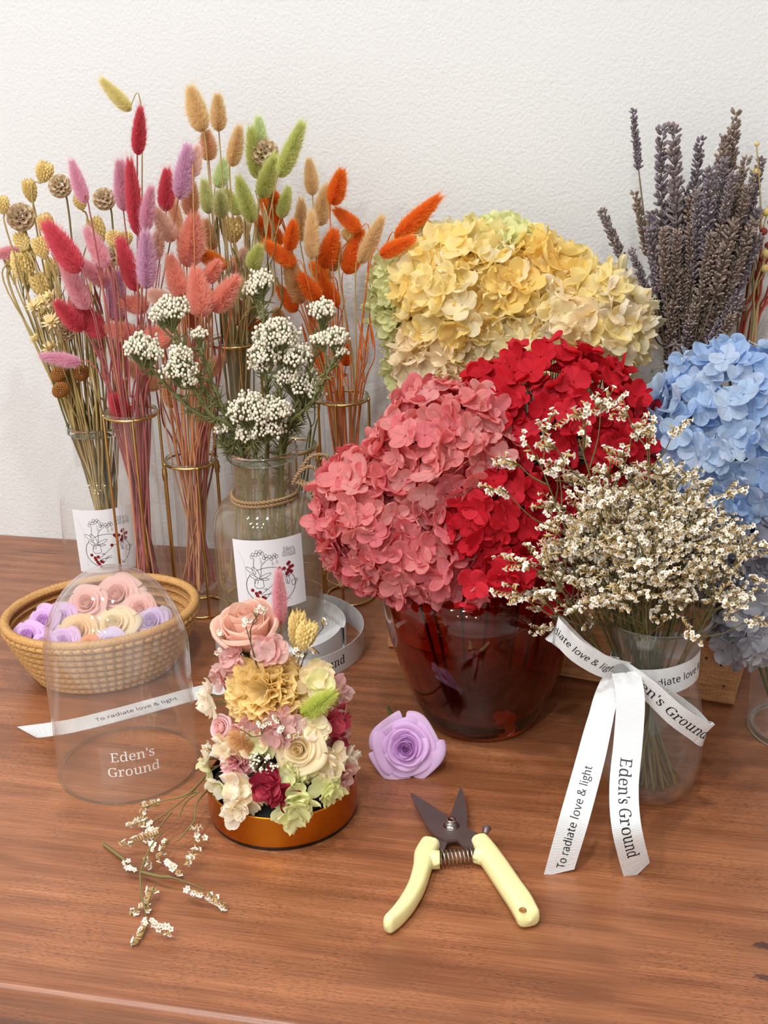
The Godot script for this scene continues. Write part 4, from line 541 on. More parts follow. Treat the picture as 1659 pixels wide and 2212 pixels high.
var FLAX := [[Vector3(0.0752, 1.2129, 0.0711), 0.0021, "flax_straw"], [Vector3(0.0771, 1.1872, 0.0657), 0.0038, "flax_straw"], [Vector3(0.0833, 1.1477, 0.0563), 0.0043, "flax_straw"], [Vector3(0.0894, 1.1511, 0.0587), 0.0038, "flax_straw"], [Vector3(0.0786, 1.1341, 0.0561), 0.0041, "flax_straw"], [Vector3(0.0851, 1.1276, 0.0672), 0.0040, "flax_straw"], [Vector3(0.0910, 1.1160, 0.0749), 0.0040, "flax_straw"], [Vector3(0.0910, 1.1020, 0.0727), 0.0038, "flax_straw"], [Vector3(0.0845, 1.0923, 0.0553), 0.0039, "flax_red"], [Vector3(0.0790, 1.1223, 0.0502), 0.0022, "flax_red"], [Vector3(0.0784, 1.1115, 0.0453), 0.0035, "flax_red"], [Vector3(0.0879, 1.1345, 0.0655), 0.0034, "flax_red"], [Vector3(0.0940, 1.1196, 0.0530), 0.0034, "flax_red"], [Vector3(0.1007, 1.1053, 0.0452), 0.0035, "flax_red"], [Vector3(0.1047, 1.0901, 0.0556), 0.0035, "flax_red"], [Vector3(0.0943, 1.1409, 0.0530), 0.0030, "flax_red"], [Vector3(0.1076, 1.1068, 0.0522), 0.0030, "flax_red"], [Vector3(0.0878, 1.1096, 0.0683), 0.0021, "flax_red"], [Vector3(0.0989, 1.1262, 0.0655), 0.0026, "flax_red"]]
var BASKET_ROSES := [
	["lilac rose at the wide end of the basket", Vector3(-0.5612, 0.7940, 0.3243), 0.0099, "rose_lilac", Vector3(-0.0373, 0.7500, 0.6557)],
	["lilac rose deep in the basket", Vector3(-0.5610, 0.7940, 0.2929), 0.0098, "rose_lilac", Vector3(-0.0674, 0.7500, 0.7224)],
	["lilac rose resting on the basket rim", Vector3(-0.5394, 0.7940, 0.3359), 0.0083, "rose_lilac", Vector3(-0.1025, 0.7500, 0.6072)],
	["lilac rose seen through the dome edge", Vector3(-0.5248, 0.7940, 0.3298), 0.0092, "rose_lilac", Vector3(0.1320, 0.7500, 0.6564)],
	["lilac rose next to the blush roses", Vector3(-0.5472, 0.7940, 0.2826), 0.0092, "rose_lilac", Vector3(0.0449, 0.7500, 0.7050)],
	["peach rose in the middle of the basket", Vector3(-0.5191, 0.7940, 0.3078), 0.0111, "rose_peach", Vector3(0.1017, 0.7500, 0.6418)],
	["open cream rose, largest in the basket", Vector3(-0.4891, 0.7940, 0.2922), 0.0130, "rose_cream", Vector3(-0.1184, 0.7500, 0.4653)],
	["blush rose against the far basket wall", Vector3(-0.5282, 0.8020, 0.2653), 0.0111, "rose_blush", Vector3(0.0363, 0.7500, 0.5908)],
	["big blush rose standing highest in the basket", Vector3(-0.5036, 0.8020, 0.2445), 0.0144, "rose_blush", Vector3(-0.1119, 0.7500, 0.6596)],
	["pale lilac rose beside the cream one", Vector3(-0.4575, 0.7940, 0.2782), 0.0112, "rose_pale_lilac", Vector3(-0.0114, 0.7500, 0.5663)],
	["pale lilac rose low at the basket rim", Vector3(-0.4793, 0.7940, 0.3261), 0.0094, "rose_pale_lilac", Vector3(0.0588, 0.7500, 0.6936)],
	["apricot rose under the peach one", Vector3(-0.4966, 0.7940, 0.3345), 0.0076, "rose_apricot", Vector3(-0.0292, 0.7500, 0.5959)],
	["small blush rose behind the pale lilac one", Vector3(-0.4734, 0.8020, 0.2670), 0.0092, "rose_blush", Vector3(0.0922, 0.7500, 0.6294)]]
var DISPLAY_CLUSTERS := [
	["pale pink hydrangea sprig under the peach display rose", Vector3(-0.2660, 0.8986, 0.4982), 5, 0.0114, ["blush_a", "blush_b"], 0.0105, Vector3(0.1000, 0.3000, 1.0000)],
	["pale pink hydrangea sprig beside the yellow carnation top", Vector3(-0.2933, 0.8895, 0.4928), 6, 0.0132, ["blush_a", "blush_b"], 0.0105, Vector3(-0.5000, 0.3000, 0.8000)],
	["pink hydrangea sprig left of the yellow carnation", Vector3(-0.3039, 0.8739, 0.4928), 4, 0.0097, ["blush_a", "blush_b"], 0.0097, Vector3(-0.7000, 0.1000, 0.7000)],
	["cream hydrangea sprig at the yellow carnation edge", Vector3(-0.3094, 0.8543, 0.5000), 5, 0.0114, ["cream_a", "cream_b"], 0.0109, Vector3(-0.7000, 0.0000, 0.7000)],
	["pink hydrangea sprig between the display roses", Vector3(-0.2812, 0.8429, 0.5198), 5, 0.0114, ["blush_a", "blush_b"], 0.0105, Vector3(-0.1000, 0.1000, 1.0000)],
	["pale pink hydrangea sprig under the yellow carnation", Vector3(-0.2550, 0.8511, 0.5225), 6, 0.0132, ["blush_a", "blush_b"], 0.0105, Vector3(0.1000, 0.1000, 1.0000)],
	["soft green hydrangea sprig beside the yellow carnation", Vector3(-0.2350, 0.8727, 0.4955), 5, 0.0123, ["green_a", "green_b", "cream_b"], 0.0109, Vector3(0.6000, 0.3000, 0.8000)],
	["pink hydrangea sprig behind the lime bunny tail", Vector3(-0.2276, 0.8559, 0.4820), 4, 0.0088, ["blush_a", "blush_b"], 0.0097, Vector3(0.9000, 0.1000, 0.4000)],
	["rosy hydrangea sprig below the lime bunny tail", Vector3(-0.2268, 0.8457, 0.5000), 5, 0.0114, ["wine_b", "blush_a", "blush_b"], 0.0105, Vector3(0.8000, 0.0000, 0.6000)],
	["cream hydrangea sprig above the cream display rose", Vector3(-0.2315, 0.8469, 0.5135), 5, 0.0106, ["yellow_b", "cream_a"], 0.0101, Vector3(0.4000, 0.2000, 0.9000)],
	["rosy hydrangea sprig at the edge of the display", Vector3(-0.2277, 0.8208, 0.4910), 4, 0.0088, ["wine_b", "blush_b"], 0.0097, Vector3(0.9000, 0.0000, 0.4000)],
	["cream hydrangea sprig beside the cream display rose", Vector3(-0.2288, 0.8185, 0.5135), 6, 0.0141, ["cream_a", "cream_b", "yellow_b"], 0.0109, Vector3(0.5000, -0.1000, 0.9000)],
	["pale cream hydrangea sprig over the gold rim", Vector3(-0.2201, 0.8063, 0.4928), 4, 0.0097, ["cream_a"], 0.0101, Vector3(0.9000, -0.1000, 0.4000)],
	["pale pink hydrangea sprig low at the display edge", Vector3(-0.2230, 0.8036, 0.5045), 5, 0.0114, ["blush_a", "blush_b"], 0.0101, Vector3(0.8000, -0.1000, 0.6000)],
	["cream hydrangea sprig under the brown bunny tail", Vector3(-0.2962, 0.8282, 0.5180), 4, 0.0106, ["cream_b", "cream_a"], 0.0105, Vector3(-0.4000, 0.1000, 0.9000)],
	["tan hydrangea sprig in the middle of the display", Vector3(-0.2711, 0.8364, 0.5270), 4, 0.0114, ["cream_b", "green_c"], 0.0105, Vector3(0.0000, 0.1000, 1.0000)],
	["pale green hydrangea sprig hanging over the rim by the dome", Vector3(-0.3142, 0.8006, 0.5000), 4, 0.0114, ["green_a", "cream_a"], 0.0105, Vector3(-0.8000, -0.1000, 0.5000)],
	["green hydrangea sprig low beside the small pink carnation", Vector3(-0.3069, 0.7917, 0.5090), 5, 0.0114, ["green_a", "green_b", "cream_a"], 0.0101, Vector3(-0.6000, -0.2000, 0.8000)],
	["cream hydrangea sprig at the front of the display", Vector3(-0.2851, 0.7998, 0.5270), 7, 0.0141, ["cream_b", "cream_a"], 0.0111, Vector3(-0.2000, -0.1000, 1.0000)],
	["white cream hydrangea sprig touching the gold rim", Vector3(-0.2898, 0.7838, 0.5315), 4, 0.0106, ["cream_a"], 0.0101, Vector3(-0.2000, -0.2000, 1.0000)],
	["wine red hydrangea sprig at the front of the display", Vector3(-0.2614, 0.8095, 0.5315), 9, 0.0167, ["wine_a", "wine_b", "wine_a"], 0.0113, Vector3(0.0000, -0.1000, 1.0000)],
	["soft green hydrangea sprig under the cream display rose", Vector3(-0.2439, 0.8198, 0.5270), 6, 0.0123, ["green_b", "green_c"], 0.0097, Vector3(0.1000, -0.1000, 1.0000)],
	["soft green hydrangea sprig at the front of the display", Vector3(-0.2403, 0.8019, 0.5315), 8, 0.0158, ["green_b", "green_a", "green_c"], 0.0105, Vector3(0.2000, -0.1000, 1.0000)],
	["small green hydrangea florets lying on the black top", Vector3(-0.2514, 0.7849, 0.5342), 3, 0.0106, ["green_a"], 0.0092, Vector3(0.0000, 0.2000, 1.0000)],
	["soft green hydrangea sprig next to the rim", Vector3(-0.2261, 0.8036, 0.5225), 5, 0.0114, ["green_a", "green_b"], 0.0097, Vector3(0.5000, -0.1000, 0.8000)],
	["wine hydrangea sprig deep between the display roses", Vector3(-0.2659, 0.8459, 0.5090), 3, 0.0106, ["wine_a"], 0.0101, Vector3(0.0000, 0.1000, 1.0000)],
	["cream hydrangea sprig at the back of the display", Vector3(-0.2804, 0.8101, 0.4550), 8, 0.0264, ["cream_a", "green_a"], 0.0109, Vector3(0.0000, 0.2000, -1.0000)],
	["pale hydrangea sprig at the back of the gold base", Vector3(-0.2804, 0.7684, 0.4505), 8, 0.0308, ["green_a", "cream_b"], 0.0109, Vector3(0.0000, 0.0000, -1.0000)]]
var DISPLAY_ROSES := [
	["big pale peach rose crowning the display", Vector3(-0.2853, 0.8904, 0.4820), 0.0364, "rose_pale_peach", Vector3(-0.1200, 0.9500, 0.3000), TALL],
	["small pink rose on the dome side of the display", Vector3(-0.3034, 0.8370, 0.5120), 0.0096, "rose_pink", Vector3(-0.3500, 0.4500, 0.8000), TIGHT],
	["cream rose on the right front of the display", Vector3(-0.2413, 0.8344, 0.5270), 0.0108, "rose_cream", Vector3(0.0500, 0.4500, 0.9000), FULL]]
var DISPLAY_CARNATION := [Vector3(-0.2708, 0.8660, 0.5000), Vector3(-0.0500, 0.4000, 0.9000), Vector3(-0.2919, 0.8150, 0.5220), Vector3(-0.4000, 0.1000, 0.9000)]
var DISPLAY_TAILS := [["pale pink bunny tail beside the crowning rose", Vector3(-0.2648, 0.9116, 0.4820), Vector3(-0.2624, 0.9547, 0.4870), 0.0097, "tail_pink"], ["lime green bunny tail on the display", Vector3(-0.2405, 0.8571, 0.5170), Vector3(-0.2162, 0.8798, 0.5220), 0.0136, "tail_lime"], ["golden brown bunny tail low on the display", Vector3(-0.2752, 0.8339, 0.5320), Vector3(-0.2898, 0.8465, 0.5370), 0.0150, "tail_brown"]]
var DISPLAY_CANARY := [["straw canary grass head right of the crowning rose", Vector3(-0.2532, 0.8950, 0.4870), Vector3(-0.2487, 0.9268, 0.4870), 0.0124], ["straw canary grass head leaning off the display", Vector3(-0.2456, 0.8997, 0.4970), Vector3(-0.2374, 0.9233, 0.4970), 0.0143]]
var DISPLAY_STATICE := [["statice sprig sticking out left of the crowning rose", Vector3(-0.3019, 0.8844, 0.4920), [Vector3(-0.3068, 0.9075, 0.4960), Vector3(-0.3116, 0.8923, 0.4960), Vector3(-0.3047, 0.9019, 0.4960)]], ["dark statice sprig before the crowning rose", Vector3(-0.2769, 0.9132, 0.5170), [Vector3(-0.2694, 0.9345, 0.5210), Vector3(-0.2787, 0.9301, 0.5210), Vector3(-0.2669, 0.9413, 0.5210)]], ["statice sprig sticking out right under the canary grass", Vector3(-0.2427, 0.8950, 0.5020), [Vector3(-0.2290, 0.9033, 0.5060), Vector3(-0.2253, 0.9247, 0.5060), Vector3(-0.2413, 0.9011, 0.5060)]], ["statice sprig in the middle of the display", Vector3(-0.2667, 0.8471, 0.5340), [Vector3(-0.2658, 0.8593, 0.5380), Vector3(-0.2735, 0.8480, 0.5380), Vector3(-0.2635, 0.8569, 0.5380)]], ["statice sprig left of the cream display rose", Vector3(-0.2502, 0.8506, 0.5370), [Vector3(-0.2507, 0.8646, 0.5410), Vector3(-0.2444, 0.8537, 0.5410), Vector3(-0.2511, 0.8576, 0.5410)]], ["statice sprig on the dome side over the gold rim", Vector3(-0.3138, 0.8050, 0.5070), [Vector3(-0.3120, 0.8201, 0.5110), Vector3(-0.3136, 0.8138, 0.5110)]]]
var RICE_SPRIG := Vector3(-0.2663, 0.8273, 0.5370)
var LONE_ROSE := Vector3(-0.1854, 0.7710, 0.4117)
var LONE_ROSE_UP := Vector3(0.1200, 0.4500, 0.9000)
var LONE_STEM := Vector3(-0.2187, 0.7560, 0.3286)
var SPRIG := [[Vector3(-0.3926, 0.7520, 0.5556), Vector3(-0.3653, 0.7530, 0.5744), Vector3(-0.3496, 0.7560, 0.5872)], [Vector3(-0.3496, 0.7560, 0.5872), Vector3(-0.3313, 0.7600, 0.5946), Vector3(-0.3216, 0.7620, 0.5965), Vector3(-0.3062, 0.7580, 0.5964), Vector3(-0.2939, 0.7620, 0.6057)], [Vector3(-0.3496, 0.7560, 0.5872), Vector3(-0.3374, 0.7600, 0.6150), Vector3(-0.3283, 0.7620, 0.6311), Vector3(-0.3258, 0.7560, 0.6355)], [Vector3(-0.3496, 0.7560, 0.5872), Vector3(-0.3448, 0.7700, 0.5759), Vector3(-0.3425, 0.7700, 0.5584)], [Vector3(-0.3171, 0.7800, 0.4682), Vector3(-0.3290, 0.7800, 0.4904), Vector3(-0.3366, 0.7750, 0.5132), Vector3(-0.3486, 0.7700, 0.5327), Vector3(-0.3560, 0.7680, 0.5432)], [Vector3(-0.3290, 0.7800, 0.4904), Vector3(-0.3354, 0.7800, 0.5204), Vector3(-0.3546, 0.7750, 0.5257), Vector3(-0.3685, 0.7700, 0.5301)], [Vector3(-0.3265, 0.7700, 0.4943), Vector3(-0.3271, 0.7750, 0.5240), Vector3(-0.3246, 0.7680, 0.5377)], [Vector3(-0.3366, 0.7750, 0.5132), Vector3(-0.3276, 0.7800, 0.5159), Vector3(-0.3388, 0.7700, 0.5187), Vector3(-0.3413, 0.7620, 0.5291)], [Vector3(-0.3246, 0.7680, 0.5377), Vector3(-0.3320, 0.7620, 0.5541)], [Vector3(-0.3451, 0.7700, 0.5321), Vector3(-0.3486, 0.7680, 0.5479)]]
var SPRIG_COMBS := [[Vector3(-0.3576, 0.7700, 0.5239), Vector3(-0.3715, 0.7680, 0.5277), 8], [Vector3(-0.3665, 0.7660, 0.5282), Vector3(-0.3725, 0.7620, 0.5315), 6], [Vector3(-0.3605, 0.7680, 0.5410), Vector3(-0.3744, 0.7640, 0.5467), 9], [Vector3(-0.3565, 0.7660, 0.5423), Vector3(-0.3559, 0.7620, 0.5495), 8], [Vector3(-0.3442, 0.7700, 0.5587), Vector3(-0.3724, 0.7600, 0.5671), 16], [Vector3(-0.3520, 0.7620, 0.5547), Vector3(-0.3474, 0.7580, 0.5628), 9], [Vector3(-0.3627, 0.7580, 0.5795), Vector3(-0.3536, 0.7560, 0.5890), 7], [Vector3(-0.3511, 0.7620, 0.5801), Vector3(-0.3479, 0.7560, 0.5797), 6], [Vector3(-0.3372, 0.7650, 0.5591), Vector3(-0.3377, 0.7620, 0.5777), 12], [Vector3(-0.3327, 0.7600, 0.5769), Vector3(-0.3210, 0.7580, 0.5820), 14], [Vector3(-0.3191, 0.7600, 0.5799), Vector3(-0.3134, 0.7640, 0.5649), 12], [Vector3(-0.3258, 0.7680, 0.5497), Vector3(-0.3221, 0.7640, 0.5405), 5], [Vector3(-0.3216, 0.7620, 0.5423), Vector3(-0.3160, 0.7580, 0.5457), 5], [Vector3(-0.3081, 0.7620, 0.6046), Vector3(-0.2925, 0.7620, 0.6095), 12], [Vector3(-0.2918, 0.7620, 0.6068), Vector3(-0.2759, 0.7560, 0.6116), 14], [Vector3(-0.3303, 0.7620, 0.6059), Vector3(-0.3296, 0.7580, 0.6238), 14], [Vector3(-0.3280, 0.7580, 0.6260), Vector3(-0.3420, 0.7540, 0.6265), 8], [Vector3(-0.3230, 0.7560, 0.6374), Vector3(-0.3235, 0.7530, 0.6530), 12], [Vector3(-0.3188, 0.7620, 0.6441), Vector3(-0.3034, 0.7580, 0.6459), 14], [Vector3(-0.3241, 0.7530, 0.6541), Vector3(-0.3245, 0.7520, 0.6567), 3]]
const TALL := [[3, 0.17, 0, 0.05], [3, 0.25, 0, 0.03], [3, 0.33, 0, 0.0], [3, 0.41, 1, -0.02], [4, 0.48, 1, -0.04], [4, 0.53, 2, -0.07]]

# ---------------------------------------------------------------- mesh building
class MB:
	var v := PackedVector3Array()
	var t := PackedVector2Array()
	var i := PackedInt32Array()
	func quad(a: int, b: int, c: int, d: int) -> void:
		i.append_array(PackedInt32Array([a, b, c, a, c, d]))
	func grid(nu: int, nv: int, f: Callable) -> void:      # normal = dU x dV
		var o := v.size()
		for a in nu + 1:
			for b in nv + 1:
				v.append(f.call(float(a) / nu, float(b) / nv))
				t.append(Vector2(float(a) / nu, float(b) / nv))
		for a in nu:
			for b in nv:
				var p := o + a * (nv + 1) + b
				quad(p, p + 1, p + nv + 2, p + nv + 1)
	func tri(a: Vector3, b: Vector3, c: Vector3) -> void:
		var o := v.size()
		v.append_array(PackedVector3Array([a, b, c]))
		t.append_array(PackedVector2Array([Vector2.ZERO, Vector2.RIGHT, Vector2.DOWN]))
		i.append_array(PackedInt32Array([o, o + 1, o + 2]))
	func lathe(profile: Array, seg := 48) -> void:         # profile: Vector2(radius, height)
		var o := v.size()
		for k in profile.size():
			var p: Vector2 = profile[k]
			for s in seg:
				var a := TAU * s / seg
				v.append(Vector3(p.x * cos(a), p.y, p.x * sin(a)))
				t.append(Vector2(float(s) / seg, float(k) / profile.size()))
		for k in profile.size() - 1:
			for s in seg:
				var n := (s + 1) % seg
				quad(o + k * seg + s, o + k * seg + n, o + (k + 1) * seg + n, o + (k + 1) * seg + s)
	func tube(path: PackedVector3Array, radii: Array, seg := 6, closed := false) -> void:
		var o := v.size()
		var n := path.size()
		var side := Vector3.ZERO
		for k in n:
			var d: Vector3
			if closed:
				d = path[(k + 1) % n] - path[(k - 1 + n) % n]
			else:
				d = path[mini(k + 1, n - 1)] - path[maxi(k - 1, 0)]
			d = d.normalized() if d.length() > 1e-9 else Vector3.UP
			if side == Vector3.ZERO:
				side = d.cross(Vector3.UP if absf(d.y) < 0.9 else Vector3.RIGHT).normalized()
			side = (side - d * side.dot(d)).normalized()
			var b := d.cross(side)
			var r: float = radii[0] if radii.size() == 1 else radii[mini(int(round(float(k) * (radii.size() - 1) / maxf(n - 1, 1))), radii.size() - 1)]
			for s in seg:
				var a := TAU * s / seg
				v.append(path[k] + side * (cos(a) * r) - b * (sin(a) * r))
				t.append(Vector2(float(s) / seg, float(k) / n))
		for k in (n if closed else n - 1):
			var k2 := (k + 1) % n
			for s in seg:
				var m := (s + 1) % seg
				quad(o + k * seg + s, o + k * seg + m, o + k2 * seg + m, o + k2 * seg + s)
		if not closed and seg > 2:
			for s in seg - 2:
				i.append_array(PackedInt32Array([o, o + s + 2, o + s + 1]))
				var e := o + (n - 1) * seg
				i.append_array(PackedInt32Array([e, e + s + 1, e + s + 2]))
	func add(m: MB, x: Transform3D) -> void:
		var o := v.size()
		v.append_array(x * m.v)
		t.append_array(m.t)
		for k in m.i:
			i.append(o + k)
	func box(lo: Vector3, hi: Vector3, c := 0.001) -> void:  # chamfered box
		var r := (hi - lo) * 0.5
		var m := (hi + lo) * 0.5
		c = minf(c, minf(r.x, minf(r.y, r.z)) * 0.49)
		var face := [Vector3.RIGHT, Vector3.LEFT, Vector3.UP, Vector3.DOWN, Vector3.BACK, Vector3.FORWARD]
		for n: Vector3 in face:
			var u := Vector3(n.y, n.z, n.x)
			var w := n.cross(u)
			var pts := []
			for s in [[-1, -1], [-1, 1], [1, 1], [1, -1]]:
				var p := Vector3.ZERO
				var q: Vector3 = n + u * s[0] + w * s[1]
				for ax in 3:
					p[ax] = q[ax] * (r[ax] if absf(n[ax]) > 0.5 else r[ax] - c)
				pts.append(m + p)
			tri(pts[0], pts[1], pts[2])
			tri(pts[0], pts[2], pts[3])
		for ax in 3:                                          # edges
			var b := (ax + 1) % 3
			var d := (ax + 2) % 3
			for sb in [-1, 1]:
				for sd in [-1, 1]:
					var p: Array = []
					for e in [[-1, 0], [1, 0], [1, 1], [-1, 1]]:
						var q := Vector3.ZERO
						q[ax] = e[0] * (r[ax] - c)
						q[b] = sb * (r[b] if e[1] == 0 else r[b] - c)
						q[d] = sd * (r[d] - c if e[1] == 0 else r[d])
						p.append(m + q)
					if sb * sd > 0:
						p.reverse()
					tri(p[0], p[1], p[2])
					tri(p[0], p[2], p[3])
		for sx in [-1, 1]:
			for sy in [-1, 1]:
				for sz in [-1, 1]:
					var p: Array = [m + Vector3(sx * r.x, sy * (r.y - c), sz * (r.z - c)), m + Vector3(sx * (r.x - c), sy * r.y, sz * (r.z - c)), m + Vector3(sx * (r.x - c), sy * (r.y - c), sz * r.z)]
					if sx * sy * sz > 0:
						p.reverse()
					tri(p[0], p[1], p[2])
	func mesh(flat := false) -> ArrayMesh:
		var n := PackedVector3Array()
		n.resize(v.size())
		for k in range(0, i.size(), 3):
			var a := v[i[k]]
			var f := (v[i[k + 2]] - a).cross(v[i[k + 1]] - a)
			n[i[k]] += f
			n[i[k + 1]] += f
			n[i[k + 2]] += f
		for k in n.size():
			n[k] = n[k].normalized() if n[k].length_squared() > 1e-24 else Vector3.UP
		var arr := []
		arr.resize(Mesh.ARRAY_MAX)
		arr[Mesh.ARRAY_VERTEX] = v
		arr[Mesh.ARRAY_NORMAL] = n
		arr[Mesh.ARRAY_TEX_UV] = t
		arr[Mesh.ARRAY_INDEX] = i
		var am := ArrayMesh.new()
		am.add_surface_from_arrays(Mesh.PRIMITIVE_TRIANGLES, arr)
		return am




const TOP := 0.75                                            # height of the table top
var rng := RandomNumberGenerator.new()
var used := {}
var M := {}                                                  # materials
var X := {}                                                  # shared meshes


func rnd(a: float, b: float) -> float:
	return rng.randf_range(a, b)


func numbered(n: String) -> String:
	used[n] = used.get(n, -1) + 1
	return n if used[n] == 0 else "%s_%03d" % [n, used[n]]


func tag(o: Node3D, label: String, category: String, group := "") -> Node3D:
	o.set_meta("label", label)
	o.set_meta("category", category)
	o.set_meta("kind", "thing")
	if group:
		o.set_meta("group", group)
	return o


func thing(called: String, label: String, category: String, group := "", at := Vector3.ZERO) -> Node3D:
	var o := Node3D.new()
	o.name = numbered(called)
	add_child(o)
	o.position = at
	return tag(o, label, category, group)


func part(parent: Node3D, called: String, mesh: Mesh, mat: Material, x := Transform3D.IDENTITY) -> MeshInstance3D:
	var o := MeshInstance3D.new()
	o.name = called
	o.mesh = mesh
	o.material_override = mat
	parent.add_child(o, true)
	o.transform = x
	return o


func fine(parent: Node3D, called: String, mesh: Mesh, mat: Material, x := Transform3D.IDENTITY) -> void:   # pieces too small to pick apart
	part(parent, called, mesh, mat, x).set_meta("kind", "stuff")


func solo(called: String, mesh: Mesh, mat: Material, label: String, category: String, group := "", at := Vector3.ZERO) -> MeshInstance3D:
	var o := MeshInstance3D.new()
	o.name = numbered(called)
	o.mesh = mesh
	o.material_override = mat
	add_child(o)
	o.position = at
	tag(o, label, category, group)
	return o


func structure(called: String, mesh: Mesh, mat: Material) -> MeshInstance3D:
	var o := MeshInstance3D.new()
	o.name = called
	o.mesh = mesh
	o.material_override = mat
	add_child(o)
	o.set_meta("kind", "structure")
	return o


func along(a: Vector3, b: Vector3, width: float, spin := 0.0) -> Transform3D:   # unit shape on +Y laid from a to b
	var y := b - a
	var d := y.normalized()
	var s := d.cross(Vector3.FORWARD if absf(d.z) < 0.9 else Vector3.RIGHT).normalized().rotated(d, spin)
	return Transform3D(Basis(s * width, y, s.cross(d) * width), a)


func facing(n: Vector3, spin: float, size: float, at: Vector3) -> Transform3D:   # +Y of the shape along n
	n = n.normalized()
	var s := n.cross(Vector3.UP if absf(n.y) < 0.95 else Vector3.RIGHT).normalized().rotated(n, spin)
	return Transform3D(Basis(s * size, n * size, s.cross(n) * size), at)


func smooth(p: Array, per := 6) -> PackedVector3Array:       # Catmull-Rom through the points
	var out := PackedVector3Array()
	for k in p.size() - 1:
		var a: Vector3 = p[maxi(k - 1, 0)]
		var b: Vector3 = p[k]
		var c: Vector3 = p[k + 1]
		var d: Vector3 = p[mini(k + 2, p.size() - 1)]
		for s in per:
			out.append(b.cubic_interpolate(c, a, d, float(s) / per))
	out.append(p[-1])
	return out


func ring(r: float, n := 32, y := 0.0) -> PackedVector3Array:
	var out := PackedVector3Array()
	for k in n:
		out.append(Vector3(r * cos(TAU * k / n), y, r * sin(TAU * k / n)))
	return out


func tube_mesh(path: PackedVector3Array, radii: Array, seg := 6, closed := false) -> ArrayMesh:
	var m := MB.new()
	m.tube(path, radii, seg, closed)
	return m.mesh()


func twine(m: MB, path: PackedVector3Array, r: float) -> void:   # two strands twisted round each other
	var dense := PackedVector3Array()
	for k in path.size() - 1:
		var n := maxi(1, int(ceil(path[k].distance_to(path[k + 1]) / 0.0008)))
		for s in n:
			dense.append(path[k].lerp(path[k + 1], float(s) / n))
	dense.append(path[-1])
	for strand in 2:
		var p := PackedVector3Array()
		var side := Vector3.ZERO
		for k in dense.size():
			var d := (dense[mini(k + 1, dense.size() - 1)] - dense[maxi(k - 1, 0)]).normalized()
			if side == Vector3.ZERO:
				side = d.cross(Vector3.UP if absf(d.y) < 0.9 else Vector3.RIGHT).normalized()
			side = (side - d * side.dot(d)).normalized()
			p.append(dense[k] + side.rotated(d, k * 0.62 + strand * PI) * r * 0.55)
		m.tube(p, [r * 0.62], 5)


func text_mesh(s: String, font: String, height: float, put: Callable, weight := 400) -> Array:
	# the outline letters of s, laid on a surface by put(x, y); returns [mesh, width]
	var f := SystemFont.new()
	f.font_names = PackedStringArray([font])
	f.font_weight = weight
	var tm := TextMesh.new()
	tm.font = f
	tm.text = s
	tm.font_size = 64
	tm.pixel_size = height / 46.0                              # cap height of 64 pt is about 46 px
	tm.depth = 0.0
	tm.curve_step = 1.0
	tm.horizontal_alignment = HORIZONTAL_ALIGNMENT_LEFT
	tm.vertical_alignment = VERTICAL_ALIGNMENT_CENTER
	var a := tm.surface_get_arrays(0)
	var src: PackedVector3Array = a[Mesh.ARRAY_VERTEX]
	var ix: PackedInt32Array = a[Mesh.ARRAY_INDEX] if a[Mesh.ARRAY_INDEX] != null else PackedInt32Array(range(src.size()))
	var w := 0.0
	for p in src:
		w = maxf(w, p.x)
	var m := MB.new()
	for p in src:
		m.v.append(put.call(p.x - w * 0.5, p.y))
		m.t.append(Vector2.ZERO)
	m.i = ix
	return [m.mesh(), w]


func ribbon(path: PackedVector3Array, across: Array, half: float, thick := 0.0004) -> MB:   # a band; across = width directions spread over the path
	var m := MB.new()
	var n := path.size()
	var side := []
	var up := []
	var len := 0.0
	var uv := []
	for k in n:
		var d := (path[mini(k + 1, n - 1)] - path[maxi(k - 1, 0)]).normalized()
		var q := float(k) / (n - 1) * (across.size() - 1)
		var w: Vector3 = across[int(q)].lerp(across[mini(int(q) + 1, across.size() - 1)], q - int(q))
		w = (w - d * w.dot(d)).normalized()
		side.append(w)
		up.append(d.cross(w))
		if k > 0:
			len += path[k].distance_to(path[k - 1])
		uv.append(len)
	var cols := [[-1, 1], [1, 1], [1, -1], [-1, -1], [-1, 1]]
	for c in 4:
		var o := m.v.size()
		for k in n:
			for e in 2:
				var z: Array = cols[c + e]
				m.v.append(path[k] + side[k] * (half * z[0]) + up[k] * (thick * 0.5 * z[1]))
				m.t.append(Vector2(uv[k], (z[0] + 1) * half))
		for k in n - 1:
			m.quad(o + k * 2, o + k * 2 + 1, o + k * 2 + 3, o + k * 2 + 2)
	return m


func on_ribbon(path: PackedVector3Array, across: Array, start: float, lift: float, flip := 1.0) -> Callable:   # put(x, y) along a ribbon
	var at := [0.0]
	for k in range(1, path.size()):
		at.append(at[-1] + path[k].distance_to(path[k - 1]))
	return func(x: float, y: float) -> Vector3:
		var s := clampf(start + x * flip, 0.0, at[-1] - 1e-5)
		var k := 0
		while k < path.size() - 2 and at[k + 1] < s:
			k += 1
		var d := (path[k + 1] - path[k]).normalized()
		var q: float = (float(k) + (s - at[k]) / maxf(at[k + 1] - at[k], 1e-6)) / (path.size() - 1) * (across.size() - 1)
		var w: Vector3 = across[int(q)].lerp(across[mini(int(q) + 1, across.size() - 1)], q - int(q))
		w = (w - d * w.dot(d)).normalized()
		return path[k].lerp(path[k + 1], (s - at[k]) / maxf(at[k + 1] - at[k], 1e-6)) + w * (y * flip) + d.cross(w) * lift


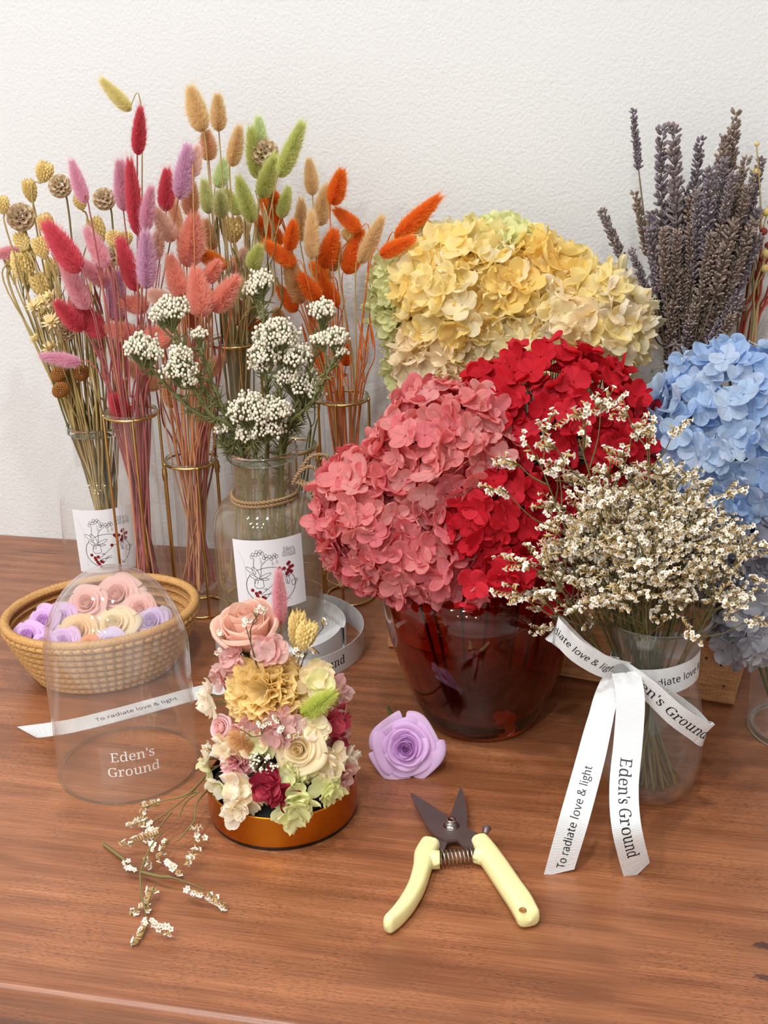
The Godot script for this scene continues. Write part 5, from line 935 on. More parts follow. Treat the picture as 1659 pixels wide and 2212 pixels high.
# ---------------------------------------------------------------- materials
func mat(called: String, c: Color, rough := 0.6, metal := 0.0) -> StandardMaterial3D:
	var m := StandardMaterial3D.new()
	m.resource_name = called
	m.albedo_color = c
	m.roughness = rough
	m.metallic = metal
	M[called] = m
	return m


func soft(called: String, c: Color, through := 0.35, rim := 0.3) -> StandardMaterial3D:   # petals and fluff: light passes
	var m := mat(called, c, 0.75)
	m.metallic_specular = 0.3
	m.backlight_enabled = true
	m.backlight = Color(through, through, through).linear_to_srgb() * c
	if rim > 0.0:
		m.rim_enabled = true
		m.rim = rim
		m.rim_tint = 0.8
	return m


func glass(called: String, c: Color, alpha: float) -> StandardMaterial3D:
	var m := mat(called, Color(c, alpha), 0.0)
	m.transparency = BaseMaterial3D.TRANSPARENCY_ALPHA
	return m


func noise_image(w: int, h: int, freq: float, sd: int, oct := 3) -> Image:
	var n := FastNoiseLite.new()
	n.seed = sd
	n.frequency = freq
	n.noise_type = FastNoiseLite.TYPE_SIMPLEX_SMOOTH
	n.fractal_octaves = oct
	return n.get_seamless_image(w, h)


func stretched(w: int, h: int, W: int, H: int, freq: float, sd: int) -> PackedByteArray:
	var im := noise_image(w, h, freq, sd)
	im.resize(W, H, Image.INTERPOLATE_CUBIC)
	im.convert(Image.FORMAT_L8)
	return im.get_data()


func wood_textures(W: int, H: int, dark: Color, light: Color, sd: int) -> Array:   # [colour, relief]; the grain runs along u
	var a := stretched(64, 512, W, H, 0.02, sd)
	var b := stretched(48, H, W, H, 0.12, sd + 1)
	var c := stretched(256, H, W, H, 0.3, sd + 2)
	var d := stretched(W / 8, H / 8, W, H, 0.02, sd + 3)
	var px := PackedByteArray()
	px.resize(W * H * 3)
	var bump := PackedByteArray()
	bump.resize(W * H)
	for k in W * H:
		var pore := clampf((c[k] - 150.0) / 60.0, 0.0, 1.0) * clampf((d[k] - 70.0) / 90.0, 0.2, 1.0)
		var q := clampf(0.5 + (a[k] - 128.0) / 255.0 * 0.9 + (b[k] - 128.0) / 255.0 * 0.85 + (d[k] - 128.0) / 255.0 * 0.45, 0.0, 1.0)
		var col := dark.lerp(light, q) * (1.0 - 0.36 * pore)
		px[k * 3] = int(clampf(col.r, 0, 1) * 255)
		px[k * 3 + 1] = int(clampf(col.g, 0, 1) * 255)
		px[k * 3 + 2] = int(clampf(col.b, 0, 1) * 255)
		bump[k] = int(clampf(0.8 - 0.5 * pore + (b[k] - 128.0) / 900.0, 0, 1) * 255)
	return [ImageTexture.create_from_image(Image.create_from_data(W, H, false, Image.FORMAT_RGB8, px)), ImageTexture.create_from_image(Image.create_from_data(W, H, false, Image.FORMAT_L8, bump))]


func petal_texture() -> ImageTexture:                        # veins of a sepal, darker than the blade; v runs from base to tip
	var n := 128
	var im := Image.create(n, n, false, Image.FORMAT_RGB8)
	var spots := noise_image(n, n, 0.05, 77)
	for y in n:
		for x in n:
			var u := (x + 0.5) / n * 2.0 - 1.0
			var w := (y + 0.5) / n
			var k := 1.0
			k -= 0.13 * exp(-pow(u / 0.035, 2.0))
			for b in 5:
				for s in [-1.0, 1.0]:
					var y0 := 0.06 + 0.13 * b
					var line: float = (w - y0) * (0.95 - 0.12 * b) - absf(u) * 0.62
					if u * s > 0.0:
						k -= 0.085 * exp(-pow(line / 0.02, 2.0)) * clampf(1.2 - absf(u), 0.0, 1.0)
			k *= 0.95 + 0.1 * (spots.get_pixel(x, y).r - 0.5)
			im.set_pixel(x, y, Color(k, k, k))
	return ImageTexture.create_from_image(im)


func _ready() -> void:
	rng.seed = 20240611
	# ------------------------------------------------------------ camera, air, exposure
	var cam := Camera3D.new()
	cam.name = "camera"
	add_child(cam)
	cam.position = Vector3(0.0, TOP + 0.60, 1.31)
	cam.rotation_degrees = Vector3(-22.0, 12.5, -1.5)
	cam.fov = 43.11
	cam.near = 0.02
	cam.far = 30.0
	cam.current = true
	var we := WorldEnvironment.new()
	we.name = "environment"
	var env := Environment.new()
	env.background_mode = Environment.BG_COLOR
	env.background_color = Color(0.02, 0.02, 0.02)
	env.tonemap_mode = Environment.TONE_MAPPER_LINEAR
	env.tonemap_exposure = 0.97
	env.sdfgi_enabled = true
	env.ssao_enabled = true
	env.ssil_enabled = true
	we.environment = env
	add_child(we)
	var lamp := mat("lamp", Color(1, 1, 1), 0.5)
	lamp.emission_enabled = true
	lamp.emission = Color(1.0, 0.95, 0.88)
	lamp.emission_energy_multiplier = 14.0
	# ------------------------------------------------------------ shared shapes, materials, room
	make_materials()
	make_room()
	var row_names := ["in the row nearest the back wall", "in the middle row of the ceiling", "in the row farthest from the back wall"]
	for r in 3:
		for c in 3:
			downlight(Vector3([-1.22, -0.64, -0.06][c], 2.618, [0.95, 2.1, 3.3][r]), [1.05, 1.75, 1.85][r], "round recessed downlight " + row_names[r])
	make_table()
	make_beads()
	make_florets()
	make_bunny_heads()
	make_grass_heads()
	make_lavender()
	make_statice()
	make_rose_petals()
	var lt := mat("label_print", Color.WHITE, 0.6)
	lt.albedo_texture = label_texture()
	lt.texture_repeat = false
	# ------------------------------------------------------------ large vessels
	make_frames()
	var lj := jar("glass_jar", "clear glass jar with a paper label full of dried grass stems", LEFT_JAR, 0.19, 0.049, 0.032, "clear_glass")
	paper_label(lj, 0.049, 0.37, 0.076, 0.066, 0.07, 0.03)
	var rj := jar("glass_jar", "smoky glass jar with a paper label and twine, standing on the ribbon roll", RICE_JAR, 0.185, 0.0505, 0.0335, "tinted_glass", true)
	paper_label(rj, 0.0505, 0.32, 0.078, 0.067, 0.07, 0.03)
	var tw := MB.new()
	twine(tw, ring_loop(0.0305, 0.141, 1.6), 0.0017)
	twine(tw, ring_loop(0.0308, 0.1375, 1.8), 0.0017)
	for l in RICE_TWINE:
		twine(tw, smooth(local_points(l, RICE_JAR), 8), 0.0017)
	part(rj, "twine_bow", tw.mesh(), M.twine)
	var vj := jar("glass_jar", "greenish glass jar tied with twine, full of dried lavender", LAVENDER_JAR, 0.245, 0.05, 0.031, "clear_glass")
	tw = MB.new()
	twine(tw, ring_loop(0.0285, 0.2, 4.4), 0.0017)
	twine(tw, ring_loop(0.0288, 0.1965, 4.6), 0.0017)
	for l in LAVENDER_TWINE:
		twine(tw, smooth(local_points(l, LAVENDER_JAR), 8), 0.0017)
	part(vj, "twine_bow", tw.mesh(), M.twine)
	# amber vase: thick glass, so a closed wall with an inside
	var av := MB.new()
	av.lathe([Vector2(0.0, 0.002), Vector2(0.03, 0.0015), Vector2(0.043, 0.0), Vector2(0.048, 0.003), Vector2(0.0535, 0.012), Vector2(0.06, 0.027), Vector2(0.067, 0.045), Vector2(0.0745, 0.067), Vector2(0.0805, 0.089), Vector2(0.0838, 0.108), Vector2(0.0845, 0.122), Vector2(0.082, 0.134), Vector2(0.075, 0.144), Vector2(0.068, 0.149), Vector2(0.066, 0.153), Vector2(0.068, 0.158), Vector2(0.0685, 0.161), Vector2(0.067, 0.1625), Vector2(0.065, 0.161),
		Vector2(0.063, 0.153), Vector2(0.0655, 0.148), Vector2(0.072, 0.142), Vector2(0.079, 0.133), Vector2(0.0815, 0.122), Vector2(0.0808, 0.108), Vector2(0.0775, 0.089), Vector2(0.0715, 0.067), Vector2(0.064, 0.045), Vector2(0.057, 0.027), Vector2(0.05, 0.014), Vector2(0.04, 0.0085), Vector2(0.02, 0.007), Vector2(0.0, 0.007)], 96)
	solo("amber_vase", av.mesh(), M.amber_glass, "round dark amber glass vase holding red and pink hydrangeas", "vase", "", AMBER)
	# small clear vase with the white bow
	var rv := MB.new()
	rv.lathe([Vector2(0.0, 0.004), Vector2(0.02, 0.002), Vector2(0.027, 0.0005), Vector2(0.032, 0.003), Vector2(0.0385, 0.016), Vector2(0.0412, 0.034), Vector2(0.0412, 0.05), Vector2(0.0395, 0.068), Vector2(0.0358, 0.088), Vector2(0.0322, 0.104), Vector2(0.0308, 0.115), Vector2(0.0318, 0.124), Vector2(0.0355, 0.134), Vector2(0.0392, 0.143), Vector2(0.0412, 0.153)], 72)
	var rvo := thing("bow_vase", "small clear waisted glass vase tied with a white printed ribbon", "vase", "", BOW_VASE)
	part(rvo, "glass_body", rv.mesh(), M.clear_glass)
	var rin := MB.new()
	rin.lathe([Vector2(0.0393, 0.153), Vector2(0.0375, 0.143), Vector2(0.0338, 0.134), Vector2(0.0302, 0.124), Vector2(0.0292, 0.115), Vector2(0.0305, 0.104), Vector2(0.034, 0.088), Vector2(0.0377, 0.068), Vector2(0.0393, 0.05), Vector2(0.0393, 0.034), Vector2(0.0366, 0.017), Vector2(0.029, 0.007), Vector2(0.0, 0.006)], 72)
	part(rvo, "glass_inside", rin.mesh(), M.clear_glass)
	part(rvo, "glass_lip", tube_mesh(ring(0.0414, 72, 0.154), [0.0011], 8, true), M.solid_glass)
	var bv := MB.new()
	bv.lathe([Vector2(0.0, 0.006), Vector2(0.036, 0.005), Vector2(0.042, 0.003), Vector2(0.0435, 0.008), Vector2(0.0435, 0.09), Vector2(0.0435, 0.17)], 64)
	var bvo := thing("cylinder_vase", "straight clear glass vase of blue and grey hydrangeas beside the crate", "vase", "", BLUE_VASE)
	part(bvo, "glass_body", bv.mesh(), M.clear_glass)
	part(bvo, "glass_foot", tube_mesh(ring(0.041, 64, 0.003), [0.003], 8, true), M.solid_glass)
	var cv := MB.new()
	cv.lathe([Vector2(0.0, 0.008), Vector2(0.013, 0.004), Vector2(0.0148, 0.002), Vector2(0.015, 0.02), Vector2(0.0165, 0.2), Vector2(0.0178, 0.268), Vector2(0.0186, 0.275)], 40)
	var cvo := thing("slim_vase", "slim greenish glass vase of red dried stems near the lavender", "vase", "", SLIM_VASE)
	part(cvo, "glass_body", cv.mesh(), M.clear_glass)
	part(cvo, "glass_lip", tube_mesh(ring(0.0186, 40, 0.276), [0.0012], 8, true), M.solid_glass)
	make_crate()
	make_basket(BASKET, BASKET_TURN, BASKET_A, BASKET_B)
	make_dome(DOME, 0.0583, 0.181, 0.5)
	make_tray()
	make_ribbons()
	make_shears()
	# ------------------------------------------------------------ flowers
	make_hydrangeas()
	make_grasses()
	make_rice_flowers()
	make_lavender_bunch()
	make_statice_bunch()
	make_flax()
	make_basket_roses()
	make_arrangement()
	make_loose_pieces()


func ring_loop(r: float, y: float, a0: float) -> PackedVector3Array:
	var out := PackedVector3Array()
	for k in 49:
		var a := a0 + TAU * k / 48.0
		out.append(Vector3(r * sin(a), y + 0.0012 * sin(a * 2.0), r * cos(a)))
	return out


func local_points(pts: Array, at: Vector3) -> Array:
	var out := []
	for p: Vector3 in pts:
		out.append(p - at)
	return out


func make_crate() -> void:
	var o := thing("wooden_crate", "slatted pale pine crate standing behind the amber vase", "crate", "", CRATE)
	o.rotation.y = deg_to_rad(-10.2)
	var w := 0.332
	var d := 0.17
	var boards := {
		"front_board": [[Vector3(0, 0.002, -0.012), Vector3(w, 0.062, 0)], [Vector3(0, 0.082, -0.012), Vector3(w, 0.15, 0)]],
		"back_board": [[Vector3(0, 0.002, -d), Vector3(w, 0.062, -d + 0.012)], [Vector3(0, 0.082, -d), Vector3(w, 0.15, -d + 0.012)]],
		"end_board": [[Vector3(w - 0.012, 0.002, -d + 0.013), Vector3(w - 0.0005, 0.062, -0.013)], [Vector3(w - 0.012, 0.082, -d + 0.013), Vector3(w - 0.0005, 0.15, -0.013)], [Vector3(0.0005, 0.002, -d + 0.013), Vector3(0.012, 0.062, -0.013)], [Vector3(0.0005, 0.082, -d + 0.013), Vector3(0.012, 0.15, -0.013)]],
		"corner_post": [[Vector3(0.013, 0.002, -0.042), Vector3(0.043, 0.148, -0.013)], [Vector3(w - 0.043, 0.002, -0.042), Vector3(w - 0.013, 0.148, -0.013)], [Vector3(0.013, 0.002, -d + 0.013), Vector3(0.043, 0.148, -d + 0.042)], [Vector3(w - 0.043, 0.002, -d + 0.013), Vector3(w - 0.013, 0.148, -d + 0.042)]],
		"floor_slat": [],
	}
	for k in 4:
		boards.floor_slat.append([Vector3(0.044, 0.002, -0.045 - k * 0.028), Vector3(w - 0.044, 0.01, -0.021 - k * 0.028)])
	for n in boards:
		for b in boards[n]:
			var m := MB.new()
			m.box(b[0], b[1], 0.0012)
			part(o, n, m.mesh(), M.pine_wood)
	for k in [[0.2965, 0.098, 0.0058], [0.26, 0.05, 0.002], [0.31, 0.103, 0.0016], [0.305, 0.045, 0.0014], [0.322, 0.02, 0.0012], [0.298, 0.012, 0.0011], [0.318, 0.04, 0.0011], [0.1, 0.02, 0.002]]:
		var m := MB.new()
		m.lathe([Vector2(0.0, 0.0004), Vector2(k[2] * 0.5, 0.0006), Vector2(k[2], 0.0)], 14)
		part(o, "wood_knot", m.mesh(), M.knot_wood, Transform3D(Basis(Vector3.RIGHT, PI / 2), Vector3(k[0], k[1], 0.0)))


func make_tray() -> void:
	var o := thing("display_base", "round brushed gold display base with a black top, under the flower arrangement", "display base", "", TRAY)
	var m := MB.new()
	var n := 96
	m.grid(6, n, func(u: float, w: float) -> Vector3:
		var p: Vector2 = [Vector2(0.0565, 0.003), Vector2(0.0582, 0.0034), Vector2(0.0586, 0.005), Vector2(0.0586, 0.0285), Vector2(0.0582, 0.03), Vector2(0.0574, 0.03), Vector2(0.0572, 0.024)][int(round(u * 6))]
		return Vector3(p.x * cos(w * TAU), p.y, p.x * sin(w * TAU)))
	part(o, "gold_band", m.mesh(), M.brushed_gold)
	var b := MB.new()
	b.lathe([Vector2(0.0, 0.0), Vector2(0.056, 0.0), Vector2(0.0575, 0.0005), Vector2(0.0575, 0.004), Vector2(0.0568, 0.0045), Vector2(0.0568, 0.0235), Vector2(0.054, 0.0245), Vector2(0.0, 0.0245)], 72)
	part(o, "black_insert", b.mesh(), M.black_plastic)
	var f := MB.new()
	f.lathe([Vector2(0.05, 0.0246), Vector2(0.049, 0.026), Vector2(0.034, 0.034), Vector2(0.025, 0.07), Vector2(0.017, 0.11), Vector2(0.0, 0.125)], 40)
	part(o, "black_foam", f.mesh(), M.black_foam)


func printed(parent: Node3D, words: String, font: String, height: float, path: PackedVector3Array, across: Array, start: float, flip: float, ink := "ink", side := 1.0) -> void:
	var tm: Array = text_mesh(words, font, height, on_ribbon(path, across, start, 0.0004 * side, flip))
	part(parent, "lettering", tm[0], M[ink])


func length_of(path: PackedVector3Array) -> float:
	var l := 0.0
	for k in path.size() - 1:
		l += path[k].distance_to(path[k + 1])
	return l


func cut_end(m: MB, path: PackedVector3Array, across: Array, amount: float, at_start := false) -> void:   # slants the end of a ribbon
	var n := path.size()
	var e := path[0] if at_start else path[n - 1]
	var d := (path[0] - path[1] if at_start else path[n - 1] - path[n - 2]).normalized()
	var w: Vector3 = across[0] if at_start else across[-1]
	for k in m.v.size():
		var s := (e - m.v[k]).dot(d)
		if s < 0.03 and m.v[k].distance_to(e) < 0.035:
			m.v[k] += d * ((m.v[k] - e).dot(w) / 0.012 * amount * (1.0 - maxf(s, 0.0) / 0.03))


func make_ribbons() -> void:
	# roll lying flat under the smoky jar, its loose end looping away
	var o := thing("ribbon_roll", "flat roll of white printed ribbon under the smoky glass jar", "ribbon", "", ROLL)
	var m := MB.new()
	var spiral := PackedVector3Array()
	for k in 64 * 14 + 1:
		var a := TAU * k / 64.0
		var r := 0.019 + 0.045 * k / (64.0 * 14.0)
		spiral.append(Vector3(r * cos(a), 0.0122, r * sin(a)))
	part(o, "wound_ribbon", ribbon(spiral, [Vector3.UP], 0.0118, 0.0031).mesh(), M.white_ribbon)
	var core := MB.new()
	core.lathe([Vector2(0.017, 0.0005), Vector2(0.0188, 0.0005), Vector2(0.0188, 0.024), Vector2(0.017, 0.024), Vector2(0.017, 0.0005)], 32)
	part(o, "card_core", core.mesh(), M.white_print)
	var path := smooth(local_points(ROLL_LOOP, ROLL), 10)
	var loop := part(o, "loose_loop", ribbon(path, [Vector3.UP], 0.0118).mesh(), M.white_ribbon)
	printed(loop, "Eden's Ground", "Droid Serif", 0.0085, path, [Vector3.UP], ROLL_TEXT, ROLL_FLIP, "ink", ROLL_SIDE)
	# loose length across the table behind the dome
	var strip := thing("ribbon_strip", "loose length of white ribbon lying flat behind the glass dome", "ribbon", "", STRIP[0])
	var sp := smooth(local_points(STRIP, STRIP[0]), 10)
	var sa := [Vector3(0.2, 0, -1)]
	var sm := ribbon(sp, sa, 0.0118)
	cut_end(sm, sp, sa, 0.011, true)
	var sb := part(strip, "band", sm.mesh(), M.white_ribbon)
	printed(sb, "To radiate love & light", "Droid Sans", 0.0056, sp, sa, STRIP_TEXT, 1.0)
	# bow on the small vase
	var bow := thing("ribbon_bow", "white grosgrain ribbon bow with printed tails on the clear vase", "ribbon bow", "", BOW)
	var neck := PackedVector3Array()
	for k in 65:
		var a := -0.35 + TAU * k / 64.0
		neck.append(BOW_VASE + Vector3(0.0335 * sin(a), 0.1105 + 0.006 * sin(a + 0.2), 0.0335 * cos(a)) - BOW)
	var up := [Vector3.UP]
	var nb := part(bow, "neck_band", ribbon(neck, up, 0.0115).mesh(), M.white_ribbon)
	printed(nb, "To radiate love & light", "Droid Sans", 0.006, neck, up, 0.036, 1.0)
	for k in BOW_PIECES.size():
		var b: Dictionary = BOW_PIECES[k]
		var p := smooth(local_points(b.path, BOW), 10)
		var rm := ribbon(p, b.across, 0.0104)
		if b.cut != 0.0:
			cut_end(rm, p, b.across, b.cut)
		var piece := part(bow, b.name, rm.mesh(), M.white_ribbon)
		if b.words != "":
			printed(piece, b.words, b.font, b.size, p, b.across, b.start * length_of(p), b.flip, "ink", b.side)
	var kn := MB.new()
	kn.grid(14, 12, func(u: float, w: float) -> Vector3:
		var s := u * 2.0 - 1.0
		var r := 0.0062 * sqrt(maxf(0.0, 1.0 - s * s * 0.75)) * (1.0 + 0.09 * sin(w * TAU * 5 + s * 2.0))
		return Vector3(s * 0.009, -s * 0.011, 0.003) + Vector3(r * cos(-w * TAU), r * 0.35 * sin(-w * TAU + 1.0), r * 0.8 * sin(-w * TAU)))
	part(bow, "knot", kn.mesh(), M.white_ribbon)


func make_shears() -> void:
	var o := thing("pruning_shears", "open pruning shears with cream plastic handles and dark steel blades", "pruning shears", "", SHEARS)
	var l := func(a: Array) -> Array: return local_points(a, SHEARS)
	var lh := part(o, "handle", grip(l.call(LEFT_GRIP), [0.0075, 0.0078, 0.0066, 0.006, 0.0057, 0.005, 0.0042], 0.0075), M.cream_plastic)
	part(lh, "spring_socket", tube_mesh(PackedVector3Array(l.call(LEFT_SOCKET)), [0.0072, 0.0068], 16), M.cream_plastic)
	var rh := part(o, "handle", grip(l.call(RIGHT_GRIP), [0.0068, 0.0082, 0.0083, 0.0083, 0.0085, 0.0082], 0.0078), M.cream_plastic)
	part(rh, "spring_socket", tube_mesh(PackedVector3Array(l.call(RIGHT_SOCKET)), [0.0068, 0.0072], 16), M.cream_plastic)
	part(rh, "socket_washer", tube_mesh(PackedVector3Array(l.call(WASHER)), [0.0055], 16), M.bright_steel)
	var eye := MB.new()
	eye.lathe([Vector2(0.0, 0.0), Vector2(0.0016, 0.0001), Vector2(0.0024, 0.0006), Vector2(0.0028, 0.0)], 16)
	part(rh, "lanyard_hole", eye.mesh(), M.button_brown, Transform3D(Basis(), l.call([HOLE])[0]))
	part(o, "blade", extruded(l.call(UPPER_BLADE), 0.0095, 0.0117), M.steel_blade)
	part(o, "blade", extruded(l.call(LOWER_BLADE), 0.0072, 0.0094), M.steel_blade)
	var piv: Vector3 = l.call([PIVOT])[0]
	var w := MB.new()
	w.lathe([Vector2(0.0, 0.0), Vector2(0.0062, 0.0), Vector2(0.0062, 0.0006), Vector2(0.0, 0.0006)], 24)
	part(o, "washer", w.mesh(), M.bright_steel, Transform3D(Basis(), piv))
	var nut := MB.new()
	nut.lathe([Vector2(0.0, 0.0005), Vector2(0.0049, 0.0005), Vector2(0.0049, 0.0034), Vector2(0.0044, 0.0038), Vector2(0.0, 0.0038)], 6)
	part(o, "hex_nut", nut.mesh(), M.bright_steel, Transform3D(Basis(), piv))
	var bolt := MB.new()
	bolt.lathe([Vector2(0.0, 0.003), Vector2(0.0037, 0.0035), Vector2(0.0036, 0.0056), Vector2(0.0029, 0.0063), Vector2(0.0022, 0.0056), Vector2(0.0, 0.0054)], 20)
	part(o, "bolt_end", bolt.mesh(), M.bright_steel, Transform3D(Basis(), piv))
	var a: Vector3 = l.call(SPRING)[0]
	var b: Vector3 = l.call(SPRING)[1]
	var d := (b - a).normalized()
	var s1 := d.cross(Vector3.UP).normalized()
	var s2 := d.cross(s1)
	var coil := PackedVector3Array()
	for k in 9 * 20 + 1:
		var an := TAU * k / 20.0
		coil.append(a.lerp(b, k / 180.0) + (s1 * cos(an) + s2 * sin(an)) * 0.0049)
	part(o, "coil_spring", tube_mesh(coil, [0.00062], 6), M.bright_steel)
	var latch := MB.new()
	latch.tube(PackedVector3Array([Vector3(-0.0005, -0.004, 0), Vector3(0, 0.002, 0)]), [0.0022, 0.0018], 8)
	latch.tube(PackedVector3Array([Vector3(0.0, 0.003, -0.0045), Vector3(0.0015, 0.004, -0.001), Vector3(0.0005, 0.002, 0.003)]), [0.0012, 0.0034, 0.0022], 10)
	part(o, "latch", latch.mesh(), M.steel_blade, Transform3D(Basis(), l.call([LATCH])[0]))


func make_hydrangeas() -> void:
	for h in HYDRANGEAS:
		hydrangea("hydrangea", h.label, h.group, h.at, h.radii, h.n, h.tints, h.size, h.axis, h.reach, h.foot, h.stem, h.kind)
	for c in LOOSE_FLORETS:
		cluster("hydrangea_floret", c[0], "", c[1], c[2], c[3], c[4], c[5], c[6], c[7])


func make_grasses() -> void:
	var where := ["in the labelled glass jar", "in the crimson and mauve tube", "in the coral and peach tube", "in the tallest gold framed tube", "", "in the orange tube"]
	for g in TAILS:                                               # base, tip, width, colour, vessel
		var v: int = g[4]
		var c: Vector3 = LEFT_JAR if v == 0 else FRAMES[v - 1][0]
		var h: float = 0.185 if v == 0 else FRAMES[v - 1][1]
		var aim: Vector3 = (g[0] - c) * Vector3(1, 0, 1)
		aim = aim.limit_length(0.016)
		var path := [c + Vector3(rnd(-0.009, 0.009), 0.03, rnd(-0.009, 0.009)) - aim * 0.4, c + aim + Vector3(rnd(-0.003, 0.003), h, rnd(-0.003, 0.003))]
		var word: String = g[3].trim_prefix("tail_").replace("_", " ")
		var stem: String = {"tail_crimson": "rose_stem", "tail_mauve": "rose_stem", "tail_lilac": "rose_stem", "tail_pink": "rose_stem", "tail_peach": "peach_stem", "tail_blush": "peach_stem", "tail_coral": "peach_stem", "tail_orange": "orange_stem", "tail_amber": "orange_stem"}.get(g[3], "straw_stem")
		bunny("%s bunny tail grass %s, %s of its colour" % [word, where[v], g[5]], word + " bunny tails " + where[v], g[0], g[1], g[2], g[3], path, stem)
	# the jar on the left: canary grass, seed pods, everlastings
	for g in CANARY:
		var o := thing("canary_grass", g[4], "dried grass", g[5], g[0])
		part(o, "seed_head", X.canary[rng.randi() % 3], M.canary_straw, along(Vector3.ZERO, g[1] - g[0], g[2] * 1.1, rnd(0, 6)))
		stem_into(o, g[0], g[3], (g[0] - g[1]).normalized(), "straw_stem", 0.0009)
	for g in PODS:
		var o := thing("scabiosa_pod", g[3], "seed pod", "papery round seed pods", g[0])
		var x := Transform3D(Basis.from_euler(Vector3(rnd(0, 6), rnd(0, 6), rnd(0, 6))).scaled(Vector3.ONE * g[1]), Vector3.ZERO)
		part(o, "paper_cups", X.pod_cups, M.pod_paper, x)
		fine(o, "dark_stars", X.pod_stars, M.pod_dark, x)
		stem_into(o, g[0], g[2], Vector3(0.2, -1, 0).normalized(), "olive_stem", 0.001)
	for g in EVERLASTINGS:
		var o := thing("everlasting_flower", "small cream everlasting flower with pointed bracts in the labelled jar", "dried flower", "cream everlastings", g)
		part(o, "bracts", X.everlasting, M.cream_bract, facing(Vector3(rnd(-0.6, 0.2), 0.8, rnd(0.2, 0.8)), rnd(0, 6), rnd(0.009, 0.012), Vector3.ZERO))
		stem_into(o, g, 0, Vector3(0.3, -1, -0.2).normalized(), "straw_stem", 0.0007)
	for g in BUTTONS:
		var o := thing("button_flower", "dry brown button flower low over the labelled jar", "dried flower", "brown button flowers", g)
		var m := MB.new()
		for k in 150:
			var y := 1.0 - 1.7 * (k + 0.5) / 150
			var a := k * 2.39996
			var d := Vector3(sqrt(maxf(0.0, 1 - y * y)) * cos(a), y, sqrt(maxf(0.0, 1 - y * y)) * sin(a))
			m.add(X.bead_mb, Transform3D(Basis(), Vector3.ZERO) * facing(d, 0.0, 0.0013, d * Vector3(0.0082, 0.0062, 0.0082)))
		part(o, "flower_head", m.mesh(), M.button_brown, facing(Vector3(-0.3, 1, 0.6), 0, 1.0, Vector3.ZERO))
		stem_into(o, g, 0, Vector3(0.3, -1, -0.3).normalized(), "straw_stem", 0.0008)
	# plain straws that fill the bundles
	for g in STRAWS:                                              # vessel, top, colour
		var o := thing("dried_straw", g[3], "dried stem", "plain straws " + g[3], g[1])
		stem_into(o, g[1], g[0], Vector3(rnd(-0.1, 0.1), -1, rnd(-0.1, 0.1)).normalized(), g[2], rnd(0.0006, 0.0011), 0.004)
		part(o, "leaf_blade", leaf_blade(Vector3(rnd(-0.005, 0.005), -0.02, 0), Vector3(rnd(-0.012, 0.012), 0.012, rnd(-0.01, 0.01)), 0.0016), M[g[2]])


func leaf_blade(a: Vector3, b: Vector3, w: float) -> ArrayMesh:
	var m := MB.new()
	var s := (b - a).cross(Vector3(rnd(-1, 1), rnd(-1, 1), rnd(-1, 1))).normalized() * w
	m.grid(5, 2, func(u: float, v: float) -> Vector3:
		return a.lerp(b, u) + s * ((v * 2 - 1) * sin(PI * (u * 0.85 + 0.1))) + s.cross((b - a).normalized()) * (0.5 * absf(v * 2 - 1)))
	return m.mesh()


func stem_into(o: Node3D, top: Vector3, v: int, d: Vector3, mat_name: String, r: float, jitter := 0.0) -> void:   # a stem from a head down into vessel v
	var c: Vector3 = LEFT_JAR if v == 0 else FRAMES[v - 1][0]
	var h: float = 0.185 if v == 0 else FRAMES[v - 1][1]
	var room := 0.022 if v == 0 else 0.016
	var aim: Vector3 = ((top - c) * Vector3(1, 0, 1)).limit_length(room)
	var p := [c + Vector3(rnd(-0.012, 0.012), 0.03, rnd(-0.012, 0.012)) - aim * 0.5 - top, c + aim + Vector3(rnd(-0.004 - jitter, 0.004 + jitter), h, rnd(-0.004 - jitter, 0.004 + jitter)) - top, d * 0.03, Vector3.ZERO]
	part(o, "stem", tube_mesh(smooth(p, 6), [r * 1.2, r], 5), M[mat_name])


